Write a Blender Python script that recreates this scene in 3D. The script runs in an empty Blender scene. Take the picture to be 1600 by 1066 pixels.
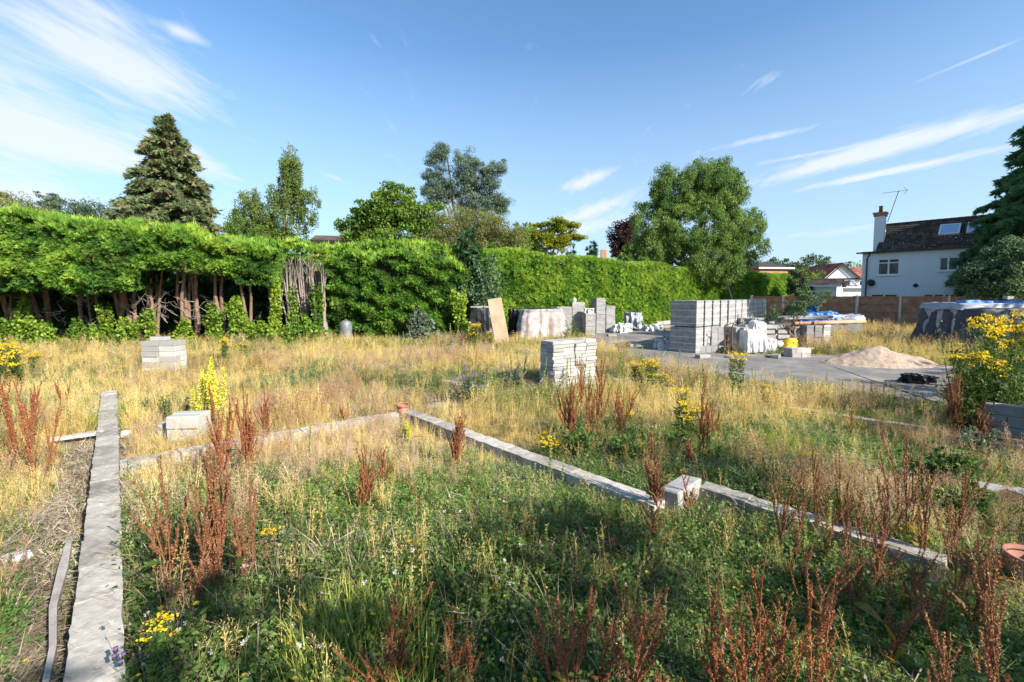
import bpy, bmesh, math, random
import numpy as np
from mathutils import Vector, Matrix, Euler
rng = np.random.default_rng(11)
random.seed(5)
PI = math.pi
scene = bpy.context.scene
COL = scene.collection

# ------------------------------------------------------------------ camera
EYE = 1.85
FPX = 711.0                      # focal length in pixels of the 1600 px wide photograph
PITCH = math.radians(3.5)
HOR = 462.0
cam_d = bpy.data.cameras.new("camera"); cam = bpy.data.objects.new("camera", cam_d); COL.objects.link(cam)
cam_d.sensor_width = 36.0; cam_d.lens = 36.0*FPX/1600.0
cam.location = (0, 0, EYE); cam.rotation_euler = (PI/2-PITCH, 0, 0)
CY = HOR + FPX*math.tan(PITCH)
cam_d.shift_y = -(533.0-CY)/1600.0
cam_d.clip_start = 0.05; cam_d.clip_end = 2000
scene.camera = cam

# ------------------------------------------------------------------ sun, sky, exposure
SUN_DIR = Vector((0.76, -0.65, 0.0)).normalized()      # ground direction towards the sun
SUN_EL = math.radians(31)
SKY_ROT = math.atan2(SUN_DIR.x, SUN_DIR.y)
sd = bpy.data.lights.new("sun", 'SUN'); sd.energy = 4.05; sd.angle = math.radians(0.55); sd.color = (1.0, 0.93, 0.82)
so = bpy.data.objects.new("sun", sd); COL.objects.link(so)
sv = Vector((SUN_DIR.x*math.cos(SUN_EL), SUN_DIR.y*math.cos(SUN_EL), math.sin(SUN_EL)))
so.rotation_euler = sv.to_track_quat('Z', 'Y').to_euler()
so.location = (20, -17, 25)

world = bpy.data.worlds.new("World"); scene.world = world; world.use_nodes = True
wt = world.node_tree; wt.nodes.clear()
WN = wt.nodes.new; WL = wt.links.new
w_out = WN('ShaderNodeOutputWorld'); w_bg = WN('ShaderNodeBackground'); w_bg.inputs['Strength'].default_value = 0.15
sky = WN('ShaderNodeTexSky'); sky.sky_type = 'NISHITA'; sky.sun_disc = False
sky.sun_elevation = SUN_EL; sky.sun_rotation = SKY_ROT
sky.air_density = 0.8; sky.dust_density = 0.6; sky.ozone_density = 2.2; sky.altitude = 100

def wmath(op, a, b=None, clamp=False):
    n = WN('ShaderNodeMath'); n.operation = op; n.use_clamp = clamp
    for i, v in enumerate((a, b)):
        if v is None: continue
        if isinstance(v, (int, float)): n.inputs[i].default_value = v
        else: WL(v, n.inputs[i])
    return n.outputs[0]
tc = WN('ShaderNodeTexCoord'); sp = WN('ShaderNodeSeparateXYZ'); WL(tc.outputs['Generated'], sp.inputs[0])
zc = wmath('MAXIMUM', sp.outputs[2], 0.03)
CX = wmath('DIVIDE', sp.outputs[0], zc); CYY = wmath('DIVIDE', sp.outputs[1], zc)
def cloud_noise(scale, sx, sy, rot, detail, rough, dist=0.0, off=(0, 0, 0)):
    cb = WN('ShaderNodeCombineXYZ'); WL(CX, cb.inputs[0]); WL(CYY, cb.inputs[1])
    mp = WN('ShaderNodeMapping'); mp.inputs['Rotation'].default_value = (0, 0, rot); mp.inputs['Scale'].default_value = (sx, sy, 1)
    mp.inputs['Location'].default_value = off
    WL(cb.outputs[0], mp.inputs[0])
    n = WN('ShaderNodeTexNoise'); n.inputs['Scale'].default_value = scale; n.inputs['Detail'].default_value = detail
    n.inputs['Roughness'].default_value = rough; n.inputs['Distortion'].default_value = dist
    WL(mp.outputs[0], n.inputs['Vector']); return n.outputs[0]
def blob(cx, cy, ang, lx, ly, amp):
    """a soft elongated patch on the cloud layer: centre, direction, half-length, half-width"""
    dx = wmath('SUBTRACT', CX, cx); dy = wmath('SUBTRACT', CYY, cy)
    c, s = math.cos(ang), math.sin(ang)
    a = wmath('ADD', wmath('MULTIPLY', dx, c/lx), wmath('MULTIPLY', dy, s/lx))
    b = wmath('ADD', wmath('MULTIPLY', dx, -s/ly), wmath('MULTIPLY', dy, c/ly))
    r = wmath('ADD', wmath('MULTIPLY', a, a), wmath('MULTIPLY', b, b))
    return wmath('MULTIPLY', wmath('EXPONENT', wmath('MULTIPLY', r, -1.0)), amp)
def seg(x0, y0, x1, y1, w, amp):
    """patch between two sky directions given as (right/ahead, up/ahead) slopes"""
    X0, Y0, X1, Y1 = x0/y0, 1/y0, x1/y1, 1/y1
    return blob((X0+X1)/2, (Y0+Y1)/2, math.atan2(Y1-Y0, X1-X0), max(0.05, math.hypot(X1-X0, Y1-Y0)*0.5), w, amp)
parts = []
def S(px0, py0, px1, py1, w, amp): parts.append(seg((px0-800)/FPX, (HOR-py0)/FPX, (px1-800)/FPX, (HOR-py1)/FPX, w, amp))
S(60, 10, 300, 180, .27, 1.0); S(-60, 130, 260, 290, .42, 1.0); S(-150, 0, 60, 330, .45, .6)
S(270, 50, 330, 82, .05, .8); S(230, 190, 370, 290, .12, .75); S(-200, 260, 200, 330, .5, .6); S(100, 0, 230, 60, .1, .5)
S(490, 262, 545, 290, .05, .5)
S(1170, 292, 1620, 165, .20, 1.25); S(1250, 300, 1600, 225, .13, 1.15); S(1430, 132, 1600, 62, .025, .8)
S(1160, 155, 1215, 112, .05, .55); S(1125, 235, 1260, 205, .07, .7); S(1170, 262, 1330, 232, .06, .6)
S(880, 302, 958, 266, .13, 1.0); S(880, 352, 990, 303, .2, 1.0); S(840, 378, 1000, 332, .4, 1.0); S(1180, 380, 1560, 330, .5, .5)
m = parts[0]
for q in parts[1:]: m = wmath('ADD', m, q)
n1 = cloud_noise(1.0, 2.6, 0.55, 0.10, 7, .62, .5)
n2 = cloud_noise(1.0, 9.0, 2.6, -0.25, 6, .6, .8, (3, 1, 0))
nn = wmath('ADD', wmath('MULTIPLY', n1, .5), wmath('MULTIPLY', n2, .5))
d = wmath('SUBTRACT', wmath('ADD', nn, wmath('MULTIPLY', wmath('MINIMUM', m, 1.1), .44)), .59)
cl = wmath('MULTIPLY', d, 3.0, True)
cl = wmath('MULTIPLY', cl, .82)
cl = wmath('MULTIPLY', cl, wmath('MULTIPLY', sp.outputs[2], 18.0, True))
hs = WN('ShaderNodeHueSaturation'); hs.inputs['Saturation'].default_value = 1.0; hs.inputs['Value'].default_value = 1.0
WL(sky.outputs[0], hs.inputs['Color'])
mx = WN('ShaderNodeMix'); mx.data_type = 'RGBA'
tn = WN('ShaderNodeMix'); tn.data_type = 'RGBA'; tn.blend_type = 'MULTIPLY'; tn.inputs[0].default_value = 1; WL(hs.outputs[0], tn.inputs[6]); tn.inputs[7].default_value = (.53, .67, .70, 1)
hz = WN('ShaderNodeMix'); hz.data_type = 'RGBA'; WL(wmath('MULTIPLY', wmath('MULTIPLY', wmath('SUBTRACT', .46, sp.outputs[2]), 2.2, True), .85), hz.inputs[0]); WL(tn.outputs[2], hz.inputs[6]); hz.inputs[7].default_value = (1.6, 1.98, 2.35, 1)
WL(cl, mx.inputs[0]); WL(hz.outputs[2], mx.inputs[6]); mx.inputs[7].default_value = (2.4, 2.55, 2.8, 1)
WL(mx.outputs[2], w_bg.inputs['Color']); WL(w_bg.outputs[0], w_out.inputs[0])

scene.view_settings.view_transform = 'Standard'; scene.view_settings.look = 'None'
scene.view_settings.gamma = 1.0; scene.view_settings.use_curve_mapping = False
scene.view_settings.exposure = 1.38
scene.cycles.max_bounces = 6; scene.cycles.diffuse_bounces = 3; scene.cycles.transparent_max_bounces = 8
scene.cycles.use_denoising = True

# ------------------------------------------------------------------ where things stand
def ray(px, py):
    dx = (px-800)/FPX; dy = (CY-py)/FPX
    return np.array([dx, math.cos(PITCH)+dy*math.sin(PITCH), -math.sin(PITCH)+dy*math.cos(PITCH)])
def gp(px, py, z=0.0):
    """place on the level z seen in direction (px, py) of the photograph"""
    r = ray(px, py); t = (z-EYE)/r[2]; return Vector((r[0]*t, r[1]*t, z))
def ad(px, py, Y):
    r = ray(px, py); t = Y/r[1]; return Vector((r[0]*t, Y, EYE+r[2]*t))
GRID = math.radians(41.5)                       # the site's own grid
VB = Vector((math.cos(GRID), math.sin(GRID), 0)); VA = Vector((-math.sin(GRID), math.cos(GRID), 0))

def fbm(x, y, s=1.0, o=4, seed=0):
    x = np.asarray(x, float); y = np.asarray(y, float)
    v = np.zeros(np.broadcast(x, y).shape); a = 1.0; tot = 0
    r = np.random.default_rng(100+seed)
    for i in range(o):
        for k in range(3):
            th = r.uniform(0, 2*PI); ph = r.uniform(0, 2*PI); f = s*(2**i)*r.uniform(.7, 1.3)
            v = v + a*np.sin(f*(x*math.cos(th)+y*math.sin(th))+ph+1.3*np.sin(f*.7*(y*math.cos(th)-x*math.sin(th))+ph*2))
        tot += a*1.8; a *= .55
    return v/tot
A0 = gp(147, 1066, .12); A1 = gp(171, 611, .12)
def side_of_A(x, y):
    """signed distance right of the left foundation wall"""
    dx, dy = A1.x-A0.x, A1.y-A0.y; L = math.hypot(dx, dy)
    return ((x-A0.x)*dy-(y-A0.y)*dx)/L
def gz(x, y):
    x = np.asarray(x, float); y = np.asarray(y, float)
    near = np.exp(-((x/14)**2+((y-6)/12)**2))
    z = near*(.05*fbm(x, y, .9, 4, 1)+.012*fbm(x, y, 6, 2, 2))
    s = side_of_A(x, y)
    z = z-.24*np.exp(-((s+.24)/.13)**2)*np.clip((5.6-y)/1.5, 0, 1)*(y > 0)  # trench beside the left wall, cut deeper to hold the wall's shadow
    drv = in_drive(x, y)
    z = z*(1-drv)-.015*drv
    return z
DRIVE = [gp(*p) for p in ((925, 541), (1000, 566), (1100, 590), (1250, 604), (1380, 618), (1500, 640), (1750, 660), (2300, 640), (2300, 560), (1560, 574), (1480, 573), (1300, 556), (1240, 556), (1080, 552), (1062, 545), (1062, 519), (1000, 517), (925, 522))]
DXY = np.array([(p.x, p.y) for p in DRIVE])
def in_poly(x, y, P):
    x = np.asarray(x, float); y = np.asarray(y, float)
    ins = np.zeros(np.broadcast(x, y).shape, bool); n = len(P); j = n-1
    for i in range(n):
        xi, yi = P[i]; xj, yj = P[j]
        c = ((yi > y) != (yj > y)) & (x < (xj-xi)*(y-yi)/(yj-yi+1e-12)+xi)
        ins ^= c; j = i
    return ins
def in_drive(x, y): return in_poly(x, y, DXY).astype(float)

# ------------------------------------------------------------------ mesh helpers
def tag(o, label=None, cat=None, group=None, kind=None):
    if label: o['label'] = label
    if cat: o['category'] = cat
    if group: o['group'] = group
    if kind: o['kind'] = kind
    return o
def empty(name, loc, rz=0.0, label=None, cat=None, group=None, s=1.0):
    o = bpy.data.objects.new(name, None); COL.objects.link(o); o.location = loc; o.rotation_euler = (0, 0, rz); o.scale = (s, s, s)
    o.empty_display_size = .1
    return tag(o, label, cat, group)
def link(name, me, parent=None, loc=None, rot=None, scl=None):
    o = bpy.data.objects.new(name, me); COL.objects.link(o)
    if parent: o.parent = parent
    if loc is not None: o.location = loc
    if rot is not None: o.rotation_euler = rot
    if scl is not None: o.scale = scl if hasattr(scl, '__len__') else (scl,)*3
    return o
def np_mesh(name, V, F, mat, tint=None, smooth=False):
    """triangle (or quad) mesh from arrays"""
    V = np.asarray(V, np.float32).reshape(-1, 3); F = np.asarray(F, np.int32)
    me = bpy.data.meshes.new(name); k = F.shape[1]; n = len(F)
    me.vertices.add(len(V)); me.vertices.foreach_set('co', V.ravel())
    me.loops.add(n*k); me.loops.foreach_set('vertex_index', F.ravel())
    me.polygons.add(n); me.polygons.foreach_set('loop_start', np.arange(0, n*k, k, dtype=np.int32))
    me.polygons.foreach_set('loop_total', np.full(n, k, np.int32))
    if smooth: me.polygons.foreach_set('use_smooth', np.ones(n, bool))
    me.update(calc_edges=True)
    if tint is not None:
        a = me.attributes.new('tint', 'FLOAT', 'POINT'); a.data.foreach_set('value', np.asarray(tint, np.float32))
    for mm in (mat if isinstance(mat, (list, tuple)) else [mat]): me.materials.append(mm)
    return me
class MB:
    """collects simple shapes into one mesh"""
    def __init__(s): s.v = []; s.f = []; s.sm = []
    def add(s, vs, fs, smooth=False):
        b = len(s.v); s.v += [tuple(v) for v in vs]; s.f += [tuple(b+i for i in f) for f in fs]; s.sm += [smooth]*len(fs); return s
    def box(s, c, d, rz=0.0, M=None):
        hx, hy, hz = d[0]/2, d[1]/2, d[2]/2; vs = []
        for z in (-hz, hz):
            for x, y in ((-hx, -hy), (hx, -hy), (hx, hy), (-hx, hy)):
                p = Vector((x, y, z))
                if rz: p = Matrix.Rotation(rz, 3, 'Z') @ p
                p = p+Vector(c)
                if M: p = M @ p
                vs.append(p)
        return s.add(vs, [(3, 2, 1, 0), (4, 5, 6, 7), (0, 1, 5, 4), (1, 2, 6, 5), (2, 3, 7, 6), (3, 0, 4, 7)])
    def tube(s, pts, rad, n=7, cap=True):
        pts = [Vector(p) for p in pts]
        if not hasattr(rad, '__len__'): rad = [rad]*len(pts)
        vs = []; m = len(pts)
        up = Vector((.31, .2, .93))
        for i, p in enumerate(pts):
            t = (pts[min(i+1, m-1)]-pts[max(i-1, 0)]).normalized()
            a = t.cross(up)
            if a.length < .1: a = t.cross(Vector((1, 0, 0)))
            a.normalize(); b = t.cross(a)
            for k in range(n):
                th = 2*PI*k/n; vs.append(p+(a*math.cos(th)+b*math.sin(th))*rad[i])
        fs = [(i*n+k, i*n+(k+1) % n, (i+1)*n+(k+1) % n, (i+1)*n+k) for i in range(m-1) for k in range(n)]
        s.add(vs, fs, True)
        if cap: s.f += [tuple(len(s.v)-m*n+k for k in range(n)), tuple(len(s.v)-n+k for k in reversed(range(n)))]; s.sm += [False, False]
        return s
    def lathe(s, prof, n=20, c=(0, 0, 0), M=None):
        vs = []; m = len(prof)
        for r, z in prof:
            for k in range(n):
                th = 2*PI*k/n; p = Vector((c[0]+r*math.cos(th), c[1]+r*math.sin(th), c[2]+z)); vs.append(M @ p if M else p)
        fs = [(i*n+k, i*n+(k+1) % n, (i+1)*n+(k+1) % n, (i+1)*n+k) for i in range(m-1) for k in range(n)]
        return s.add(vs, fs, True)
    def mesh(s, name, mat):
        me = bpy.data.meshes.new(name); me.from_pydata(s.v, [], s.f)
        me.polygons.foreach_set('use_smooth', s.sm); me.update()
        for mm in (mat if isinstance(mat, (list, tuple)) else [mat]): me.materials.append(mm)
        return me
    def build(s, name, mat, parent=None, loc=None, rot=None): return link(name, s.mesh(name, mat), parent, loc, rot)

# ------------------------------------------------------------------ materials
def new_mat(name):
    m = bpy.data.materials.new(name); m.use_nodes = True; nt = m.node_tree
    b = nt.nodes['Principled BSDF']; return m, nt, b
def ramp(nt, fac, cols, pos=None):
    r = nt.nodes.new('ShaderNodeValToRGB'); e = r.color_ramp.elements
    n = len(cols)
    for i, c in enumerate(cols):
        p = pos[i] if pos else i/(n-1)
        if i == 0: el = e[0]; el.position = p
        elif i == n-1: el = e[len(e)-1]; el.position = p
        else: el = e.new(p)
        el.color = (*c, 1)
    nt.links.new(fac, r.inputs[0]); return r.outputs[0]
def noise(nt, scale, detail=5, rough=.55, vec=None, dist=0.0):
    n = nt.nodes.new('ShaderNodeTexNoise'); n.inputs['Scale'].default_value = scale; n.inputs['Detail'].default_value = detail
    n.inputs['Roughness'].default_value = rough; n.inputs['Distortion'].default_value = dist
    if vec is not None: nt.links.new(vec, n.inputs['Vector'])
    return n.outputs['Fac']
def nmath(nt, op, a, b=None, clamp=False):
    n = nt.nodes.new('ShaderNodeMath'); n.operation = op; n.use_clamp = clamp
    for i, v in enumerate((a, b)):
        if v is None: continue
        if isinstance(v, (int, float)): n.inputs[i].default_value = v
        else: nt.links.new(v, n.inputs[i])
    return n.outputs[0]
def mixc(nt, fac, a, b, mode='MIX'):
    n = nt.nodes.new('ShaderNodeMix'); n.data_type = 'RGBA'; n.blend_type = mode
    for i, v in ((0, fac), (6, a), (7, b)):
        if isinstance(v, (int, float)): n.inputs[i].default_value = v
        elif isinstance(v, tuple): n.inputs[i].default_value = (*v, 1)
        else: nt.links.new(v, n.inputs[i])
    return n.outputs[2]
def bump(nt, b, h, strength=.4, dist=.01):
    n = nt.nodes.new('ShaderNodeBump'); n.inputs['Strength'].default_value = strength; n.inputs['Distance'].default_value = dist
    nt.links.new(h, n.inputs['Height']); nt.links.new(n.outputs[0], b.inputs['Normal'])
def objvec(nt, rnd=True):
    t = nt.nodes.new('ShaderNodeTexCoord')
    if not rnd: return t.outputs['Object']
    oi = nt.nodes.new('ShaderNodeObjectInfo'); v = nt.nodes.new('ShaderNodeVectorMath'); v.operation = 'ADD'
    s = nmath(nt, 'MULTIPLY', oi.outputs['Random'], 37.0)
    nt.links.new(t.outputs['Object'], v.inputs[0]); nt.links.new(s, v.inputs[1]); return v.outputs[0]
def geovec(nt): return nt.nodes.new('ShaderNodeNewGeometry').outputs['Position']

def mat_solid(name, cols, scale=8.0, rough=.7, bstr=.3, bdist=.005, metal=0.0, spec=.4, rnd=.0, detail=6, pos=None):
    m, nt, b = new_mat(name); v = objvec(nt)
    n = noise(nt, scale, detail, .6, v)
    f = n
    if rnd:
        oi = nt.nodes.new('ShaderNodeObjectInfo')
        f = nmath(nt, 'ADD', nmath(nt, 'MULTIPLY', n, 1-rnd), nmath(nt, 'MULTIPLY', oi.outputs['Random'], rnd))
    c = ramp(nt, f, cols, pos or [0.25+.5*i/(len(cols)-1) for i in range(len(cols))])
    nt.links.new(c, b.inputs['Base Color']); b.inputs['Roughness'].default_value = rough
    b.inputs['Metallic'].default_value = metal; b.inputs['Specular IOR Level'].default_value = spec
    if bstr: bump(nt, b, noise(nt, scale*6, 4, .6, v), bstr, bdist)
    return m
def mat_leaf(name, cols, trans=.35, rough=.55, inst=False, nscale=.6, spec=.3, pos=None, wn=.45):
    """foliage: colour varies leaf by leaf (tint) and branch by branch (noise)"""
    m, nt, b = new_mat(name)
    at = nt.nodes.new('ShaderNodeAttribute'); at.attribute_name = 'tint'
    if inst: at.attribute_type = 'INSTANCER'
    n = noise(nt, nscale, 3, .5, geovec(nt))
    f = nmath(nt, 'ADD', at.outputs['Fac'], nmath(nt, 'MULTIPLY', nmath(nt, 'SUBTRACT', n, .5), wn))
    c = ramp(nt, f, cols, pos)
    nt.links.new(c, b.inputs['Base Color']); b.inputs['Roughness'].default_value = rough; b.inputs['Specular IOR Level'].default_value = spec
    if trans:
        tr = nt.nodes.new('ShaderNodeBsdfTranslucent'); mx = nt.nodes.new('ShaderNodeMixShader'); mx.inputs[0].default_value = trans
        cc = mixc(nt, .5, c, (1.0, 1.0, .35), 'MULTIPLY'); cc = mixc(nt, 1.0, cc, (1.7, 1.7, 1.7), 'MULTIPLY')
        nt.links.new(cc, tr.inputs[0]); nt.links.new(b.outputs[0], mx.inputs[1]); nt.links.new(tr.outputs[0], mx.inputs[2])
        nt.links.new(mx.outputs[0], nt.nodes['Material Output'].inputs[0])
    return m
M = {}
M['block'] = mat_solid('concrete_block', [(.19, .185, .18), (.28, .272, .262), (.36, .35, .335)], 5, .9, .8, .006, rnd=.18)
M['block_dark'] = mat_solid('grey_block', [(.13, .135, .14), (.19, .195, .20), (.25, .25, .25)], 5, .9, .8, .006, rnd=.25)
M['block_pale'] = mat_solid('pale_concrete_brick', [(.26, .255, .24), (.345, .335, .315), (.43, .415, .385)], 5, .9, .7, .005, rnd=.6)
M['found'] = mat_solid('weathered_concrete', [(.20, .18, .155), (.36, .33, .285), (.48, .445, .395)], 7, .95, .55, .008, rnd=.35, detail=9)
nt_ = M['found'].node_tree; b_ = nt_.nodes['Principled BSDF']; src = b_.inputs['Base Color'].links[0].from_socket; v_ = geovec(nt_)
st_ = nmath(nt_, 'MULTIPLY', nmath(nt_, 'SUBTRACT', noise(nt_, 3.5, 7, .7, v_, 1.2), .50), 5, True)
c_ = mixc(nt_, nmath(nt_, 'MULTIPLY', st_, .55), src, (.09, .08, .06)); ms_ = nmath(nt_, 'MULTIPLY', nmath(nt_, 'SUBTRACT', noise(nt_, 9, 6, .7, v_, .5), .58), 8, True)
c_ = mixc(nt_, nmath(nt_, 'MULTIPLY', ms_, .7), c_, (.50, .47, .42)); nt_.links.new(c_, b_.inputs['Base Color'])
M['mortar'] = mat_solid('mortar', [(.3, .28, .25), (.42, .4, .36)], 12, .95, .6, .01)
M['rubble'] = mat_solid('rubble', [(.35, .33, .30), (.55, .53, .5), (.66, .64, .6)], 6, .95, .8, .01, rnd=.3)
M['bark'] = mat_solid('bark', [(.09, .05, .035), (.21, .125, .085), (.33, .22, .16)], 7, .9, .9, .02)
M['deadwood'] = mat_solid('dead_grey_stem', [(.15, .12, .10), (.27, .22, .19), (.38, .33, .29)], 9, .9, .6, .01)
M['wood_old'] = mat_solid('weathered_timber', [(.15, .125, .11), (.27, .24, .22), (.38, .34, .31)], 9, .85, .8, .006)
M['ply'] = mat_solid('plywood', [(.31, .21, .13), (.39, .275, .18), (.45, .33, .23)], 4, .8, .3, .003)
M['terracotta'] = mat_solid('terracotta', [(.20, .08, .05), (.30, .13, .085), (.38, .20, .14)], 9, .8, .4, .004)
M['brick_red'] = mat_solid('red_brick', [(.32, .13, .08), (.42, .2, .13), (.5, .27, .2)], 6, .9, .5, .004, rnd=.4)
M['brick_pink'] = mat_solid('pink_brick', [(.48, .3, .23), (.58, .38, .30), (.66, .47, .39)], 6, .9, .5, .004, rnd=.4)
M['white_bag'] = mat_solid('white_woven_bag', [(.46, .46, .46), (.58, .58, .575), (.68, .68, .675)], 5, .6, .5, .006)
M['black_sheet'] = mat_solid('black_sheeting', [(.008, .009, .010), (.015, .016, .019), (.03, .032, .036)], 3, .38, .4, .01, spec=.35)
M['black_cloth'] = mat_solid('dark_tarpaulin', [(.025, .028, .035), (.045, .05, .06), (.075, .08, .09)], 3, .55, .4, .01)
M['blue_sheet'] = mat_solid('blue_tarpaulin', [(.015, .09, .30), (.03, .16, .48), (.06, .22, .55)], 3, .45, .4, .01)
M['grey_sheet'] = mat_solid('pale_grey_tarpaulin', [(.22, .24, .28), (.31, .33, .38), (.40, .42, .47)], 3, .5, .4, .01)
M['yellow'] = mat_solid('yellow_plastic', [(.75, .42, .01), (.85, .5, .02)], 3, .4, .1, .002)
M['orange_pipe'] = mat_solid('terracotta_pipe', [(.50, .22, .12), (.62, .32, .2), (.68, .42, .3)], 3, .5, .2, .002)
M['dark_metal'] = mat_solid('rusty_dark_metal', [(.05, .03, .025), (.1, .06, .05), (.16, .1, .08)], 12, .6, .3, .002, metal=.3)
M['grey_metal'] = mat_solid('dull_galvanised_metal', [(.10, .105, .11), (.16, .165, .17), (.26, .265, .27)], 6, .55, .3, .002, metal=.2)
M['strap'] = mat_solid('white_banding', [(.6, .6, .6), (.7, .7, .7)], 3, .4, 0)
M['soil'] = mat_solid('earth', [(.06, .045, .03), (.12, .09, .065), (.2, .15, .11)], 6, 1, .8, .01)
M['heap'] = mat_solid('pinkish_grit', [(.28, .205, .15), (.42, .32, .245), (.55, .44, .345)], 9, 1, 1.0, .03, detail=9)
M['white_paint'] = mat_solid('white_painted_frame', [(.74, .74, .74), (.82, .82, .82)], 3, .4, 0)
M['black_paint'] = mat_solid('black_plastic', [(.015, .015, .017), (.03, .03, .032)], 3, .4, 0)
M['fence_post'] = mat_solid('concrete_post', [(.42, .42, .41), (.52, .52, .5)], 6, .9, .4, .004)
M['fence_wood'] = mat_solid('brown_featheredge', [(.20, .105, .065), (.31, .175, .115), (.42, .26, .18)], 3, .85, .5, .004)
M['curtain'] = mat_solid('pale_curtain', [(.5, .48, .42), (.62, .6, .55)], 6, .9, 0)
M['room'] = mat_solid('room_interior', [(.03, .03, .025), (.06, .055, .045)], 3, .9, 0)
m, nt, b = new_mat('window_glass'); b.inputs['Base Color'].default_value = (.05, .07, .07, 1); b.inputs['Roughness'].default_value = .05
b.inputs['Alpha'].default_value = .45; M['glass'] = m
m, nt, b = new_mat('sky_toned_glass'); b.inputs['Base Color'].default_value = (.50, .60, .72, 1); b.inputs['Roughness'].default_value = .12; b.inputs['Specular IOR Level'].default_value = 1.0  # pale blue base colour stands in for reflected sky
b.inputs['Metallic'].default_value = .6; M['skyglass'] = m
m, nt, b = new_mat('clear_polythene')
n = noise(nt, 3, 5, .6, objvec(nt)); nt.links.new(ramp(nt, n, [(.36, .36, .38), (.74, .71, .70)], [.38, .6]), b.inputs['Base Color'])
b.inputs['Roughness'].default_value = .25; b.inputs['Alpha'].default_value = .5; M['poly'] = m
# painted brick wall
m, nt, b = new_mat('white_painted_brick'); v = objvec(nt, False)
mp = nt.nodes.new('ShaderNodeMapping'); mp.inputs['Rotation'].default_value = (PI/2, 0, 0); nt.links.new(v, mp.inputs[0])
br = nt.nodes.new('ShaderNodeTexBrick'); br.inputs['Scale'].default_value = 4.4; br.inputs['Mortar Size'].default_value = .03
br.inputs['Color1'].default_value = (.76, .78, .80, 1); br.inputs['Color2'].default_value = (.84, .85, .87, 1); br.inputs['Mortar'].default_value = (.62, .64, .66, 1)
nt.links.new(mp.outputs[0], br.inputs['Vector'])
c = mixc(nt, .5, br.outputs['Color'], ramp(nt, noise(nt, 1.3, 7, .65, v), [(.70, .71, .72), (.84, .85, .86)], [.3, .7]))
nt.links.new(c, b.inputs['Base Color']); b.inputs['Roughness'].default_value = .8; bump(nt, b, br.outputs['Fac'], -.4, .01); M['whitewall'] = m
m, nt, b = new_mat('brown_roof_tile'); at = nt.nodes.new('ShaderNodeAttribute'); at.attribute_name = 'tint'
n = noise(nt, .8, 5, .6, objvec(nt, False)); f = nmath(nt, 'ADD', nmath(nt, 'MULTIPLY', at.outputs['Fac'], .5), nmath(nt, 'MULTIPLY', n, .5))
nt.links.new(ramp(nt, f, [(.035, .025, .022), (.075, .05, .04), (.14, .10, .075)], [.2, .5, .85]), b.inputs['Base Color']); b.inputs['Roughness'].default_value = .85; M['tile'] = m
m, nt, b = new_mat('red_roof_tile'); at = nt.nodes.new('ShaderNodeAttribute'); at.attribute_name = 'tint'
nt.links.new(ramp(nt, at.outputs['Fac'], [(.15, .05, .035), (.22, .08, .055), (.3, .13, .09)]), b.inputs['Base Color']); b.inputs['Roughness'].default_value = .85; M['tile_red'] = m
# asphalt
m, nt, b = new_mat('old_asphalt'); v = geovec(nt)
n1_ = noise(nt, .7, 6, .65, v, .6); n2_ = noise(nt, 60, 3, .7, v); n3_ = noise(nt, 2.6, 7, .7, v, 1.0)
c = ramp(nt, n1_, [(.07, .066, .062), (.155, .14, .126), (.30, .26, .22)], [.34, .5, .66])
c = mixc(nt, nmath(nt, 'MULTIPLY', n2_, .4), c, (.28, .27, .26))
c = mixc(nt, nmath(nt, 'MULTIPLY', nmath(nt, 'SUBTRACT', n3_, .56), 5, True), c, (.34, .27, .2))
nt.links.new(c, b.inputs['Base Color']); b.inputs['Roughness'].default_value = .8; bump(nt, b, n2_, .6, .01); M['asphalt'] = m
# ground: thatch, earth and thin green by place
m, nt, b = new_mat('rough_ground'); v = geovec(nt)
at = nt.nodes.new('ShaderNodeAttribute'); at.attribute_name = 'green'
at2 = nt.nodes.new('ShaderNodeAttribute'); at2.attribute_name = 'bare'
na = noise(nt, 5, 8, .7, v); nb = noise(nt, 34, 6, .7, v); nc_ = noise(nt, 1.2, 5, .6, v)
dry = ramp(nt, nb, [(.13, .09, .055), (.30, .22, .135), (.48, .38, .24)], [.3, .5, .72])
grn = ramp(nt, nb, [(.035, .045, .015), (.075, .10, .03), (.16, .17, .07)], [.3, .5, .72])
soil = ramp(nt, na, [(.05, .038, .028), (.13, .10, .075), (.30, .25, .2)], [.3, .52, .75])
c = mixc(nt, nmath(nt, 'ADD', at.outputs['Fac'], nmath(nt, 'MULTIPLY', nmath(nt, 'SUBTRACT', na, .5), .8), True), dry, grn)
c = mixc(nt, nmath(nt, 'ADD', at2.outputs['Fac'], nmath(nt, 'MULTIPLY', nmath(nt, 'SUBTRACT', nc_, .5), .7), True), c, soil)
nt.links.new(c, b.inputs['Base Color']); b.inputs['Roughness'].default_value = 1; b.inputs['Specular IOR Level'].default_value = .1
bump(nt, b, nb, .9, .03); M['ground'] = m
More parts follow.
